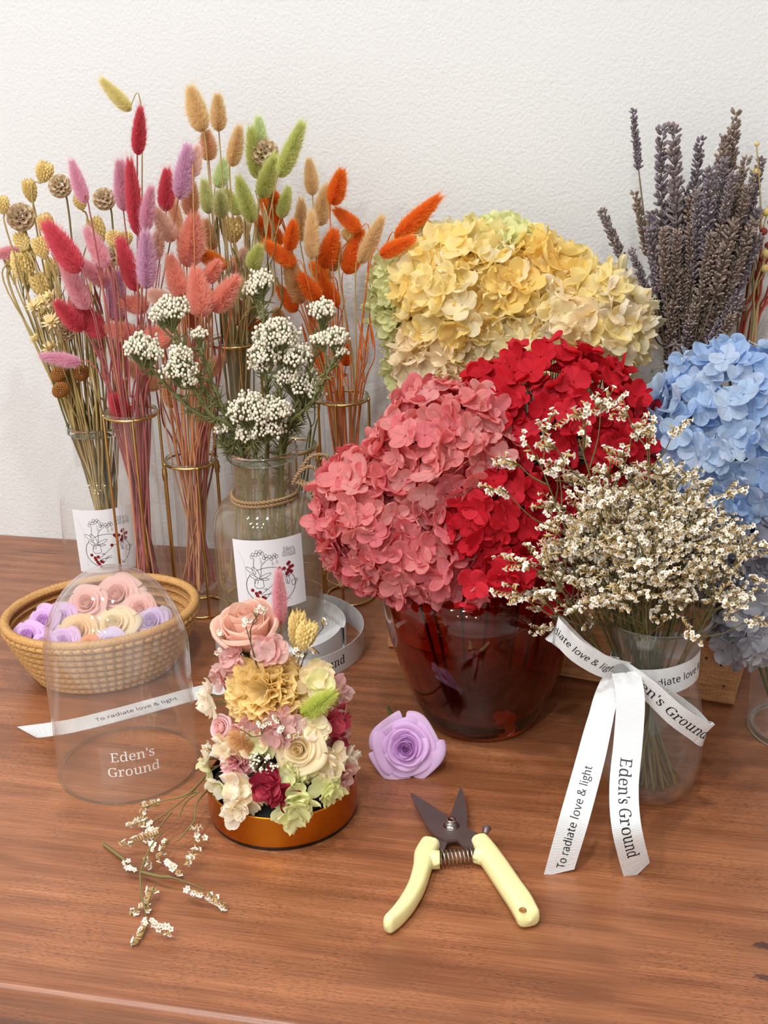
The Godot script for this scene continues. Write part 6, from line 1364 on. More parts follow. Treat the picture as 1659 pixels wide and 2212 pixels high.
func make_rice_flowers() -> void:
	for g in RICE:                                                # label, [ [centre, radius, count] ... ]
		var top: Vector3 = g[1][0][0]
		var o := thing("rice_flower", g[0], "dried flower", "rice flower stems in the smoky jar", top)
		var beads := MB.new()
		var twigs := MB.new()
		var leaves := MB.new()
		var mouth: Vector3 = RICE_JAR + Vector3(0, 0.185, 0) + ((top - RICE_JAR) * Vector3(1, 0, 1)).limit_length(0.02)
		var foot: Vector3 = RICE_JAR + Vector3(rnd(-0.02, 0.02), 0.012, rnd(-0.02, 0.02))
		var main := smooth([foot - top, mouth - top, (mouth - top) * 0.45 + Vector3(0, -0.012, 0), Vector3(0, -0.012, 0)], 10)
		twigs.tube(main, [0.0022, 0.0018, 0.0013], 6)
		for k in range(4, main.size() - 1):
			for s in 5:
				var p := main[k].lerp(main[k + 1], rng.randf())
				var ax := (main[k + 1] - main[k]).normalized()
				var d := (ax * rnd(0.3, 1.0) + Vector3(rnd(-1, 1), rnd(-1, 1), rnd(-1, 1)) * 0.9).normalized()
				var e := p + d * rnd(0.008, 0.015)
				leaves.tube(PackedVector3Array([p, p.lerp(e, 0.55) + ax * 0.001, e + ax * 0.0015]), [0.0007, 0.0007, 0.0002], 4)
		for c in g[1]:
			var q: Vector3 = c[0] - top
			var r: float = c[1]
			var root := q + (Vector3(0, -r * 1.1, 0) + (Vector3(0, -0.012, 0) - q) * 0.3)
			if c != g[1][0]:
				twigs.tube(smooth([main[main.size() - 6], (main[main.size() - 6] + root) * 0.5, root], 4), [0.0011, 0.0009], 5)
			var n: int = c[2]
			for k in n:
				var y := 1.0 - 1.35 * (k + 0.5) / n
				var a := k * 2.39996
				var d := Vector3(sqrt(maxf(0.0, 1 - y * y)) * cos(a), y * 0.85, sqrt(maxf(0.0, 1 - y * y)) * sin(a))
				var lump := 0.82 + 0.26 * sin(d.x * 5.0 + r * 900.0) * sin(d.z * 5.0 + 1.0) + rnd(-0.13, 0.1)
				var p := q + (d + Vector3(rnd(-0.07, 0.07), rnd(-0.07, 0.07), rnd(-0.07, 0.07))) * r * lump
				beads.add(X.bead_mb, Transform3D(Basis().scaled(Vector3(1, 1.25, 1) * rnd(0.0011, 0.0018)), p))
				if k % 2 == 0:
					twigs.tube(PackedVector3Array([root, root.lerp(p, 0.6) + Vector3(0, r * 0.1, 0), p]), [0.0006, 0.0004], 3)
		part(o, "stem", twigs.mesh(), M.rice_leaf)
		fine(o, "needle_leaves", leaves.mesh(), M.rice_leaf)
		fine(o, "flower_buds", beads.mesh(), M.rice_bead)


func make_lavender_bunch() -> void:
	for g in LAVENDER:
		var k := rng.randi() % 5
		var tip: Vector3 = g[0]
		var mouth: Vector3 = LAVENDER_JAR + Vector3(0, 0.245, 0) + Vector3(rnd(-0.008, 0.008), 0, rnd(-0.008, 0.008)) + ((tip - LAVENDER_JAR) * Vector3(1, 0, 1)).limit_length(0.07) * 0.26
		var d := (tip - mouth).normalized()
		var len: float = X.lavender[k][2]
		var base: Vector3 = tip - d * len * g[1]
		var o := thing("dried_lavender", g[2], "lavender", "dried lavender in the twine tied jar", base)
		var x := facing((d + Vector3(rnd(-0.08, 0.08), 0, rnd(-0.08, 0.08))).normalized(), rnd(0, 6), g[1], Vector3.ZERO)
		part(o, "flower_spike", X.lavender[k][0], M[["lavender_bud", "lavender_bud_brown", "lavender_bud_violet"][rng.randi() % 3]], x)
		fine(o, "dry_petals", X.lavender[k][1], M.lavender_bit, x)
		part(o, "stem", tube_mesh(smooth([mouth + Vector3(0, -0.15, 0) - (mouth - LAVENDER_JAR) * Vector3(0.7, 0, 0.7) - base, mouth - base, (mouth - base) * 0.4 + Vector3(rnd(-0.002, 0.002), 0, 0), Vector3.ZERO, x.basis.y.normalized() * len * g[1] * 0.9], 4), [0.0009, 0.0008, 0.0006], 5), M.dry_stem)


func make_statice_bunch() -> void:
	for k in 54:
		var a := k * 2.39996
		var t := sqrt((k + 0.5) / 54.0)
		var dir := Vector3(cos(a), 0, sin(a) * 0.8)
		var foot: Vector3 = BOW_VASE + Vector3(0, 0.008, 0) - dir * 0.026 * t
		var neck: Vector3 = BOW_VASE + Vector3(0.002, 0.118, 0) + dir * 0.022 * t
		var v := rng.randi() % 6
		var len := rnd(0.205, 0.245) - 0.01 * t * t
		if k in [7, 12, 20]:
			len = 0.285
		statice_stem(foot, neck - foot + Vector3(rnd(-0.014, 0.002) - (0.02 if k % 3 == 0 else 0.0), 0, rnd(-0.006, 0.006)), len / (0.2 + 0.012 * v), v, "tall dried white statice stem standing above the rest of the bow vase bunch" if k in [7, 12, 20] else "dried white statice stem with tan husks in the bow vase")


func statice_stem(foot: Vector3, d: Vector3, s: float, v: int, label: String) -> void:
	var o := thing("dried_statice", label, "dried flower", "dried statice in the bow vase", foot)
	var x := facing(d, rnd(0, 6), s, Vector3.ZERO)
	fine(o, "blossoms", X.statice[v][0], M.statice_white, x)
	fine(o, "husks", X.statice[v][1], M.statice_husk, x)
	part(o, "stem", X.statice[v][2], M.statice_stem, x)


func make_flax() -> void:
	for g in FLAX:                                                # top, radius of the pod, colour
		var red: bool = g[2] == "flax_red"
		var o := thing("dried_flax", "dried red stem with a small dark red pod in the slim vase" if red else "straw flax stem with a round pale pod in the slim vase", "dried flower", "red stems in the slim vase" if red else "pale flax in the slim vase", g[0])
		var m := MB.new()
		m.grid(8, 20, func(u: float, w: float) -> Vector3:
			var r: float = g[1] * sin(PI * (u * 0.97 + 0.015)) * (1.0 + 0.06 * cos(w * TAU * 10))
			return Vector3(r * cos(w * TAU), -cos(PI * u) * g[1], r * sin(w * TAU)))
		m.tube(PackedVector3Array([Vector3(0, g[1] * 0.9, 0), Vector3(0, g[1] * 1.6, 0)]), [g[1] * 0.12, 0.0001], 4)
		part(o, "seed_pod", m.mesh(), M[g[2]])
		var mouth: Vector3 = SLIM_VASE + Vector3(rnd(-0.011, 0.012), 0.276, rnd(-0.01, 0.01))
		part(o, "stem", tube_mesh(smooth([SLIM_VASE + Vector3(rnd(-0.008, 0.006), 0.02, 0) - g[0], mouth - g[0], (mouth - g[0]) * 0.4 + Vector3(rnd(-0.006, 0.006), 0, 0), Vector3(0, -g[1], 0)], 6), [0.0014, 0.0011, 0.0007], 5), M["red_stem" if red else "pale_stem"])


const FULL := [[3, 0.31, 0, 0.06], [3, 0.45, 0, 0.04], [3, 0.6, 1, 0.02], [4, 0.77, 2, -0.04], [4, 0.94, 3, -0.1], [4, 1.1, 4, -0.18], [4, 1.2, 5, -0.28]]
const TIGHT := [[3, 0.3, 0, 0.05], [3, 0.44, 0, 0.04], [3, 0.58, 1, 0.0], [4, 0.72, 2, -0.05], [4, 0.86, 3, -0.12]]


func make_basket_roses() -> void:
	for g in BASKET_ROSES:
		rose("rose_bloom", g[0], "loose roses in the straw basket", g[1], g[4], g[2], g[3], FULL)


func make_arrangement() -> void:
	var core: Vector3 = TRAY + Vector3(0, 0.06, 0)
	for g in DISPLAY_CLUSTERS:
		cluster("hydrangea_sprig", g[0], "", g[1], g[2], g[3], g[4], g[5], g[6], TRAY + Vector3(0, clampf((g[1] - TRAY).y - 0.01, 0.03, 0.1), 0))
	for g in DISPLAY_ROSES:
		rose("rose_bloom", g[0], "", g[1], g[4], g[2], g[3], g[5], TRAY + Vector3(0, clampf((g[1] - TRAY).y - 0.02, 0.03, 0.11), 0))
	carnation("large ruffled pale yellow carnation in the middle of the display", DISPLAY_CARNATION[0], DISPLAY_CARNATION[1], 0.0315, "carnation_yellow", 84)
	carnation("small ruffled pink carnation low on the display", DISPLAY_CARNATION[2], DISPLAY_CARNATION[3], 0.0145, "carnation_pink", 40)
	for g in DISPLAY_TAILS:
		bunny(g[0], "", g[1], g[2], g[3], g[4], [core, core.lerp(g[1], 0.6)], "peach_stem", 0)
	for g in DISPLAY_CANARY:
		var o := thing("canary_grass", g[0], "dried grass", "canary grass heads on the display", g[1])
		part(o, "seed_head", X.canary[rng.randi() % 3], M.canary_straw, along(Vector3.ZERO, g[2] - g[1], g[3], rnd(0, 6)))
		part(o, "stem", tube_mesh(PackedVector3Array([core - g[1], Vector3.ZERO]), [0.0008], 5), M.straw_stem)
	for g in DISPLAY_STATICE:
		var o := thing("statice_sprig", g[0], "dried flower", "statice sprigs on the display", g[1])
		var white := MB.new()
		var husk := MB.new()
		var st := MB.new()
		for t: Vector3 in g[2]:
			var e: Vector3 = t - g[1]
			st.tube(smooth([core - g[1], Vector3.ZERO, e], 4), [0.0006, 0.0004], 4)
			panicle(white, husk, st, e, e + Vector3(rnd(-0.006, 0.006), rnd(0.004, 0.008), 0.003), 6, 0.0021)
		part(o, "stem", st.mesh(), M.brown_stem)
		fine(o, "blossoms", white.mesh(), M.statice_white)
		fine(o, "husks", husk.mesh(), M.statice_husk)
	var rc := thing("rice_flower_sprig", "cluster of small pale rice flower buds low on the display", "dried flower", "", RICE_SPRIG)
	var beads := MB.new()
	var twigs := MB.new()
	for k in 60:
		var d := Vector3(rnd(-1, 1), rnd(-0.8, 1), rnd(0.1, 1)).normalized()
		var p := d * Vector3(0.012, 0.01, 0.008) * rnd(0.85, 1.05)
		beads.add(X.bead_mb, Transform3D(Basis().scaled(Vector3.ONE * rnd(0.0008, 0.0013)), p))
		twigs.tube(PackedVector3Array([core - RICE_SPRIG, Vector3(0, 0, -0.004), p]), [0.0005], 3)
	part(rc, "stem", twigs.mesh(), M.brown_stem)
	fine(rc, "flower_buds", beads.mesh(), M.rice_bead)


func make_loose_pieces() -> void:
	rose("rose_bloom", "single lilac rose lying on the table beside the amber vase", "", LONE_ROSE, LONE_ROSE_UP, 0.0158, "rose_lilac", FULL, LONE_STEM)
	# statice sprig lying in front of the dome
	var o := thing("statice_sprig", "dried white statice sprig lying on the table before the glass dome", "dried flower", "", SPRIG[0][0])
	var st := MB.new()
	for s in SPRIG:
		st.tube(smooth(local_points(s, SPRIG[0][0]), 6), [0.0013 if s == SPRIG[0] or s == SPRIG[1] else 0.0008, 0.0006], 5)
	var white := MB.new()
	var husk := MB.new()
	for p in SPRIG_COMBS:
		panicle(white, husk, st, p[0] - SPRIG[0][0], p[1] - SPRIG[0][0], p[2], 0.0026)
	part(o, "stem", st.mesh(), M.olive_stem)
	fine(o, "blossoms", white.mesh(), M.statice_white)
	fine(o, "husks", husk.mesh(), M.statice_husk)


# ---------------------------------------------------------------- vessels and tools
func make_materials() -> void:
	var wall := mat("wall_paint", Color(0.905, 0.9, 0.892), 0.85)
	var bumps := noise_image(512, 512, 0.075, 5, 3)
	wall.heightmap_enabled = true
	wall.heightmap_texture = ImageTexture.create_from_image(bumps)
	wall.heightmap_scale = 0.045
	wall.uv1_triplanar = true
	wall.uv1_world_triplanar = true
	wall.uv1_scale = Vector3(5, 5, 5)
	mat("ceiling_paint", Color(0.93, 0.925, 0.915), 0.9)
	mat("floor_tile", Color(0.74, 0.72, 0.7), 0.4)
	mat("grout", Color(0.42, 0.4, 0.38), 0.9)
	# table: broad tones over the whole top, fine grain repeated over it
	var w := 2048
	var h := 816
	var a := stretched(20, 300, w, h, 0.035, 21)
	var b := stretched(64, 816, w, h, 0.07, 22)
	var px := PackedByteArray()
	px.resize(w * h * 3)
	var dark := Color(0.6, 0.365, 0.228)
	var light := Color(0.73, 0.482, 0.325)
	for k in w * h:
		var q := clampf(0.5 + (a[k] - 128.0) / 170.0 * 0.55 + (b[k] - 128.0) / 170.0 * 0.3, 0.0, 1.0)
		var c := dark.lerp(light, q)
		px[k * 3] = int(c.r * 255)
		px[k * 3 + 1] = int(c.g * 255)
		px[k * 3 + 2] = int(c.b * 255)
	var tone := Image.create_from_data(w, h, false, Image.FORMAT_RGB8, px)
	for knot in KNOTS:                                           # x, z in metres, half length, half width
		for ix in range(-40, 41):
			for iz in range(-14, 15):
				var xx := int((knot[0] + 1.15) / 1.8 * w) + ix
				var zz := int(knot[1] / 0.718 * h) + iz
				var e := pow(ix / (knot[2] * 1138.0), 2.0) + pow(iz / (knot[3] * 1138.0), 2.0) + 0.35 * sin(ix * 0.9) * sin(iz * 1.3)
				if e < 1.0 and xx >= 0 and xx < w and zz >= 0 and zz < h:
					tone.set_pixel(xx, zz, tone.get_pixel(xx, zz).lerp(Color(0.2, 0.1, 0.11), clampf(1.1 - 1.1 * e, 0.0, 0.6)))
	var t := mat("table_wood", Color.WHITE, 0.42)
	t.albedo_texture = ImageTexture.create_from_image(tone)
	var fine := wood_textures(2048, 1024, Color(0.74, 0.7, 0.66), Color(1, 1, 1), 31)
	t.detail_enabled = true
	t.detail_blend_mode = BaseMaterial3D.BLEND_MODE_MUL
	t.detail_uv_layer = BaseMaterial3D.DETAIL_UV_2
	t.uv2_scale = Vector3(4, 3.2, 1)
	t.detail_albedo = fine[0]
	t.clearcoat_enabled = true
	t.clearcoat = 0.35
	t.clearcoat_roughness = 0.3
	var pine := wood_textures(512, 256, Color(0.66, 0.44, 0.27), Color(0.85, 0.64, 0.44), 41)
	var cr := mat("pine_wood", Color.WHITE, 0.6)
	cr.albedo_texture = pine[0]
	cr.uv1_triplanar = true
	cr.uv1_scale = Vector3(5, 9, 5)
	mat("knot_wood", Color(0.3, 0.17, 0.1), 0.7)
	# glass
	glass("clear_glass", Color(0.93, 0.95, 0.93), 0.025)
	glass("tinted_glass", Color(0.66, 0.58, 0.46), 0.17)
	var solid := mat("solid_glass", Color(0.93, 0.97, 0.95, 0.0), 0.0)
	solid.refraction_enabled = true
	solid.refraction_scale = 0.05
	var amber := mat("amber_glass", Color(0.8, 0.38, 0.12, 0.0), 0.0)
	amber.refraction_enabled = true
	amber.refraction_scale = 0.05
	# metals and plastics
	mat("gold_wire", Color(0.86, 0.73, 0.47), 0.25, 1.0)
	var tray := mat("brushed_gold", Color(0.77, 0.48, 0.14), 0.27, 1.0)
	tray.anisotropy_enabled = true
	tray.anisotropy = 0.7
	mat("black_plastic", Color(0.035, 0.033, 0.034), 0.25)
	mat("black_foam", Color(0.05, 0.05, 0.055), 0.7)
	mat("steel_blade", Color(0.5, 0.43, 0.42), 0.45, 0.75)
	mat("bright_steel", Color(0.8, 0.79, 0.77), 0.18, 1.0)
	var han := mat("cream_plastic", Color(0.95, 0.915, 0.66), 0.32)
	han.subsurf_scatter_enabled = true
	han.subsurf_scatter_strength = 0.1
	# paper, ribbon, twine, straw
	var rib := mat("white_ribbon", Color(0.925, 0.92, 0.915), 0.5)
	var ribs := GradientTexture2D.new()
	var gr := Gradient.new()
	gr.set_color(0, Color.BLACK)
	gr.set_color(1, Color.BLACK)
	gr.add_point(0.5, Color.WHITE)
	ribs.gradient = gr
	ribs.width = 64
	ribs.height = 4
	rib.heightmap_enabled = true
	rib.heightmap_texture = ribs
	rib.heightmap_scale = 0.03
	rib.uv1_scale = Vector3(850, 1, 1)
	rib.backlight_enabled = true
	rib.backlight = Color(0.3, 0.3, 0.3)
	mat("ink", Color(0.045, 0.045, 0.05), 0.6)
	mat("grey_ink", Color(0.5, 0.5, 0.5), 0.6)
	mat("white_print", Color(0.93, 0.92, 0.9), 0.5)
	mat("twine", Color(0.62, 0.49, 0.34), 0.9)
	var straw := mat("straw", Color(0.92, 0.72, 0.46), 0.62)
	var sim := noise_image(256, 256, 0.09, 61, 3)
	var sg := Gradient.new()
	sg.set_color(0, Color(0.7, 0.64, 0.56))
	sg.set_color(1, Color(1, 1, 1))
	for y in 256:
		for x in 256:
			sim.set_pixel(x, y, sim.get_pixel(x, y))
	straw.albedo_texture = ramp(sim, sg)
	straw.uv1_triplanar = true
	straw.uv1_scale = Vector3(18, 40, 18)
	# stems
	mat("straw_stem", Color(0.73, 0.63, 0.4), 0.7)
	mat("pale_stem", Color(0.76, 0.66, 0.46), 0.7)
	mat("green_stem", Color(0.4, 0.4, 0.2), 0.7)
	mat("olive_stem", Color(0.47, 0.42, 0.24), 0.75)
	mat("rose_stem", Color(0.68, 0.37, 0.36), 0.7)
	mat("peach_stem", Color(0.83, 0.58, 0.4), 0.7)
	mat("orange_stem", Color(0.84, 0.45, 0.2), 0.7)
	mat("red_stem", Color(0.66, 0.24, 0.16), 0.7)
	mat("brown_stem", Color(0.42, 0.34, 0.25), 0.75)
	mat("dry_stem", Color(0.5, 0.43, 0.33), 0.75)
	mat("wine_stem", Color(0.3, 0.1, 0.1), 0.75)
	mat("leaf", Color(0.3, 0.35, 0.17), 0.6)
	# dyed grasses
	for c in [["tail_straw", Color(0.97, 0.93, 0.7)], ["tail_crimson", Color(0.88, 0.35, 0.41)], ["tail_mauve", Color(0.93, 0.72, 0.79)], ["tail_lilac", Color(0.92, 0.76, 0.85)],
			["tail_pink", Color(0.98, 0.77, 0.8)], ["tail_peach", Color(1.0, 0.85, 0.69)], ["tail_blush", Color(1.0, 0.88, 0.81)], ["tail_coral", Color(1.0, 0.74, 0.65)], ["tail_tan", Color(0.98, 0.88, 0.68)],
			["tail_green", Color(0.86, 0.87, 0.56)], ["tail_pale_green", Color(0.9, 0.93, 0.74)], ["tail_olive", Color(0.85, 0.85, 0.62)], ["tail_orange", Color(1.0, 0.57, 0.16)], ["tail_amber", Color(1.0, 0.63, 0.18)], ["tail_brown", Color(0.92, 0.76, 0.54)],
			["tail_lime", Color(0.84, 0.86, 0.45)], ["tail_rose", Color(1.0, 0.76, 0.72)]]:
		soft(c[0], c[1].lerp(Color.WHITE, 0.12), 1.0, 0.4)
	soft("canary_straw", Color(0.96, 0.87, 0.6), 0.5, 0.0)
	soft("pod_paper", Color(0.88, 0.79, 0.66), 0.6, 0.0)
	mat("pod_dark", Color(0.3, 0.22, 0.16), 0.8)
	soft("cream_bract", Color(0.97, 0.89, 0.68), 0.3, 0.0)
	mat("button_brown", Color(0.6, 0.38, 0.14), 0.8)
	mat("flax_straw", Color(0.88, 0.76, 0.46), 0.6)
	mat("flax_red", Color(0.6, 0.2, 0.15), 0.6)
	soft("rice_bead", Color(0.955, 0.92, 0.83), 0.2, 0.0)
	mat("rice_leaf", Color(0.47, 0.47, 0.28), 0.7)
	soft("statice_white", Color(0.97, 0.94, 0.88), 0.3, 0.0)
	mat("statice_husk", Color(0.75, 0.62, 0.4), 0.75)
	mat("statice_stem", Color(0.4, 0.36, 0.19), 0.75)
	mat("lavender_bud", Color(0.52, 0.46, 0.46), 0.85)
	mat("lavender_bud_brown", Color(0.56, 0.48, 0.43), 0.85)
	mat("lavender_bud_violet", Color(0.5, 0.45, 0.48), 0.85)
	mat("lavender_bit", Color(0.78, 0.7, 0.62), 0.8)
	var veins := petal_texture()
	for c in [["red_a", Color(0.84, 0.13, 0.19)], ["red_b", Color(0.78, 0.1, 0.16)], ["red_c", Color(0.88, 0.19, 0.25)],
			["pink_a", Color(0.98, 0.6, 0.59)], ["pink_b", Color(0.99, 0.68, 0.66)], ["pink_c", Color(0.94, 0.5, 0.52)],
			["yellow_a", Color(1.0, 0.93, 0.66)], ["yellow_b", Color(1.0, 0.955, 0.79)], ["yellow_c", Color(1.0, 0.89, 0.53)], ["cream_a", Color(1.0, 0.96, 0.87)], ["cream_b", Color(1.0, 0.925, 0.77)],
			["green_a", Color(0.93, 0.93, 0.7)], ["green_b", Color(0.88, 0.88, 0.63)], ["green_c", Color(0.82, 0.82, 0.6)],
			["blue_a", Color(0.84, 0.92, 1.0)], ["blue_b", Color(0.76, 0.87, 1.0)], ["blue_c", Color(0.89, 0.94, 1.0)], ["violet_a", Color(0.85, 0.87, 1.0)],
			["grey_a", Color(0.62, 0.62, 0.65)], ["grey_b", Color(0.5, 0.5, 0.55)], ["grey_c", Color(0.76, 0.76, 0.78)],
			["blush_a", Color(1.0, 0.86, 0.83)], ["blush_b", Color(1.0, 0.8, 0.78)], ["wine_a", Color(0.68, 0.17, 0.26)], ["wine_b", Color(0.76, 0.27, 0.33)]]:
		soft(c[0], c[1] if c[0].begins_with("red") or c[0].begins_with("wine") else c[1].lerp(Color.WHITE, 0.08), 1.0, 0.0).albedo_texture = veins if c[0].left(3) in ["red", "pin", "blu", "win", "vio"] else null
	for c in [["rose_lilac", Color(0.94, 0.8, 0.95)], ["rose_peach", Color(1.0, 0.87, 0.67)], ["rose_cream", Color(1.0, 0.93, 0.77)], ["rose_blush", Color(1.0, 0.83, 0.79)], ["rose_pale_lilac", Color(0.9, 0.84, 0.94)],
			["rose_pale_peach", Color(1.0, 0.85, 0.77)], ["rose_pink", Color(1.0, 0.85, 0.84)], ["carnation_yellow", Color(1.0, 0.9, 0.63)], ["carnation_pink", Color(1.0, 0.8, 0.81)], ["rose_apricot", Color(0.95, 0.66, 0.46)]]:
		soft(c[0], c[1].lerp(Color.WHITE, 0.08), 0.9, 0.0)


func ramp(im: Image, g: Gradient) -> ImageTexture:
	var out := Image.create(im.get_width(), im.get_height(), false, Image.FORMAT_RGB8)
	for y in im.get_height():
		for x in im.get_width():
			out.set_pixel(x, y, g.sample(im.get_pixel(x, y).r))
	return ImageTexture.create_from_image(out)


func downlight(at: Vector3, energy: float, label: String) -> void:
	var o := thing("ceiling_downlight", label, "ceiling light", "recessed ceiling downlights", at)
	var m := MB.new()
	m.lathe([Vector2(0.05, 0.0), Vector2(0.052, -0.004), Vector2(0.062, -0.004), Vector2(0.064, 0.0)], 32)
	part(o, "trim_ring", m.mesh(), M.ceiling_paint)
	var d := MB.new()
	d.lathe([Vector2(0.0, -0.002), Vector2(0.051, -0.002)], 32)
	part(o, "lamp_lens", d.mesh(), M.lamp)
	var s := SpotLight3D.new()
	s.name = "lamp_light"
	o.add_child(s)
	s.position = Vector3(0, -0.012, 0)
	s.rotation_degrees.x = -90
	s.light_color = Color(0.978, 0.99, 1.0)
	s.light_energy = energy
	s.light_size = 0.05
	s.spot_angle = 80
	s.spot_angle_attenuation = 0.9
	s.spot_range = 12
	s.spot_attenuation = 2
	s.shadow_enabled = true


func make_room() -> void:
	var x0 := -2.3
	var x1 := 1.9
	var z1 := 4.2
	var top := 2.62
	var spec := {
		"wall_back": [Vector3(x0 - 0.1, 0, -0.1), Vector3(x1 + 0.1, top, 0.0)], "wall_front": [Vector3(x0 - 0.1, 0, z1), Vector3(x1 + 0.1, top, z1 + 0.1)],
		"wall_left": [Vector3(x0 - 0.1, 0, 0), Vector3(x0, top, z1)], "wall_right": [Vector3(x1, 0, 0), Vector3(x1 + 0.1, top, z1)],
	}
	for k in spec:
		var m := MB.new()
		m.box(spec[k][0], spec[k][1], 0.0005)
		structure(k, m.mesh(), M.wall_paint)
	var c := MB.new()
	c.box(Vector3(x0 - 0.1, top, -0.1), Vector3(x1 + 0.1, top + 0.1, z1 + 0.1), 0.0005)
	structure("ceiling", c.mesh(), M.ceiling_paint)
	var f := MB.new()
	f.box(Vector3(x0 - 0.1, -0.1, -0.1), Vector3(x1 + 0.1, 0.0, z1 + 0.1), 0.0005)
	structure("floor", f.mesh(), M.floor_tile)


func make_table() -> void:
	var o := thing("table", "long reddish brown wooden table standing against the white wall", "table", "", Vector3(0, 0, 0))
	var prof := [Vector2(0.0, -0.03), Vector2(0.0, 0.0), Vector2(0.35, 0.0)]
	for k in 9:
		var a := PI / 2 * k / 8.0
		prof.append(Vector2(0.702 + 0.006 * sin(a), -0.006 + 0.006 * cos(a)))
	prof.append_array([Vector2(0.708, -0.026), Vector2(0.705, -0.03), Vector2(0.0, -0.03)])
	var v := PackedVector3Array()
	var n := PackedVector3Array()
	var t := PackedVector2Array()
	var t2 := PackedVector2Array()
	var ix := PackedInt32Array()
	for s in prof.size() - 1:
		var a: Vector2 = prof[s]
		var b: Vector2 = prof[s + 1]
		var smoothed := s >= 2 and s <= 10
		for e in 2:
			var q: Vector2 = a if e == 0 else b
			var d := (b - a).normalized()
			var nn := Vector3(0, d.x, -d.y)
			if smoothed:
				var f := clampf((q.x - 0.702) / 0.006, 0.0, 1.0)
				nn = Vector3(0, sqrt(maxf(0.0, 1.0 - f * f)), f)
			for k in 2:
				var x: float = [-1.15, 0.65][k]
				v.append(Vector3(x, TOP + q.y, q.x + 0.001))
				n.append(nn.normalized())
				var along_v: float = (q.x - q.y if s < 11 else 0.7 - q.y) / 0.74
				t.append(Vector2((x + 1.15) / 1.8, along_v * 1.0))
				t2.append(Vector2((x + 1.15) / 1.8, along_v))
		var p := s * 4
		ix.append_array(PackedInt32Array([p, p + 2, p + 3, p, p + 3, p + 1]))
	for k in range(0, ix.size(), 3):                              # turn every face to its normals
		var g := (v[ix[k + 2]] - v[ix[k]]).cross(v[ix[k + 1]] - v[ix[k]])
		if g.dot(n[ix[k]]) < 0.0:
			var w := ix[k + 1]
			ix[k + 1] = ix[k + 2]
			ix[k + 2] = w
	var arr := []
	arr.resize(Mesh.ARRAY_MAX)
	arr[Mesh.ARRAY_VERTEX] = v
	arr[Mesh.ARRAY_NORMAL] = n
	arr[Mesh.ARRAY_TEX_UV] = t
	arr[Mesh.ARRAY_TEX_UV2] = t2
	arr[Mesh.ARRAY_INDEX] = ix
	var am := ArrayMesh.new()
	am.add_surface_from_arrays(Mesh.PRIMITIVE_TRIANGLES, arr)
	part(o, "tabletop", am, M.table_wood)
	for x in [-1.08, 0.52]:
		for z in [0.06, 0.6]:
			var l := MB.new()
			l.box(Vector3(x, 0.0, z), Vector3(x + 0.06, TOP - 0.03, z + 0.06), 0.004)
			part(o, "leg", l.mesh(), M.table_wood)
	var ap := MB.new()
	ap.box(Vector3(-1.02, TOP - 0.11, 0.63), Vector3(0.52, TOP - 0.03, 0.65), 0.002)
	part(o, "apron", ap.mesh(), M.table_wood)


func jar_profile(h: float, body: float, rim: float) -> Array:
	var neck := rim * 0.87
	var s := h - 0.048
	var out := [Vector2(0.0, 0.004), Vector2(body * 0.8, 0.002), Vector2(body * 0.93, 0.0), Vector2(body * 0.985, 0.004), Vector2(body, 0.012), Vector2(body, (s - 0.03) * 0.5), Vector2(body, s - 0.032)]
	for k in 9:
		var a := PI / 2 * (k + 1) / 9.0
		out.append(Vector2(neck + 0.002 + (body - neck - 0.002) * cos(a), s - 0.032 + 0.03 * sin(a)))
	out.append_array([Vector2(neck, s + 0.002), Vector2(neck, s + 0.015), Vector2(neck * 1.01, h - 0.012), Vector2(neck * 1.03, h - 0.006)])
	return out


func jar(called: String, label: String, at: Vector3, h: float, body: float, rim: float, glass_mat: String, thick := false) -> Node3D:
	var o := thing(called, label, "jar", "", at)
	var m := MB.new()
	m.lathe(jar_profile(h, body, rim), 64)
	part(o, "glass_body", m.mesh(), M[glass_mat])
	if thick:
		var q := []
		for e: Vector2 in jar_profile(h, body, rim):
			q.append(Vector2(maxf(e.x - 0.0024, 0.0), maxf(e.y, 0.006)))
		q.reverse()
		var inn := MB.new()
		inn.lathe(q, 64)
		part(o, "glass_inside", inn.mesh(), M[glass_mat])
	var l := MB.new()
	var p := []
	for k in 13:
		var a := TAU * k / 12.0 - PI / 2
		p.append(Vector2(rim * 0.945 + rim * 0.075 * cos(a), h - 0.005 + 0.0045 * sin(a)))
	l.lathe(p, 64)
	part(o, "glass_lip", l.mesh(), M.solid_glass)
	return o


func brush(im: Image, pts: Array, c: Color, w: float) -> void:   # an anti-aliased stroke; points from 0 to 1 on the label
	var n := im.get_width()
	for k in pts.size() - 1:
		var a: Vector2 = pts[k] * n
		var b: Vector2 = pts[k + 1] * n
		var lo := Vector2(minf(a.x, b.x), minf(a.y, b.y)) - Vector2.ONE * (w + 2)
		var hi := Vector2(maxf(a.x, b.x), maxf(a.y, b.y)) + Vector2.ONE * (w + 2)
		for y in range(maxi(int(lo.y), 0), mini(int(hi.y) + 1, n)):
			for x in range(maxi(int(lo.x), 0), mini(int(hi.x) + 1, n)):
				var p := Vector2(x + 0.5, y + 0.5)
				var d := Geometry2D.get_closest_point_to_segment(p, a, b).distance_to(p)
				if d < w + 1.0:
					im.set_pixel(x, y, im.get_pixel(x, y).lerp(c, clampf(w + 1.0 - d, 0.0, 1.0)))


func oval(c: Vector2, r: Vector2, a0 := 0.0, a1 := TAU, turn := 0.0) -> Array:
	var out := []
	for k in 25:
		var a := lerpf(a0, a1, k / 24.0)
		out.append(c + Vector2(cos(a) * r.x, sin(a) * r.y).rotated(turn))
	return out


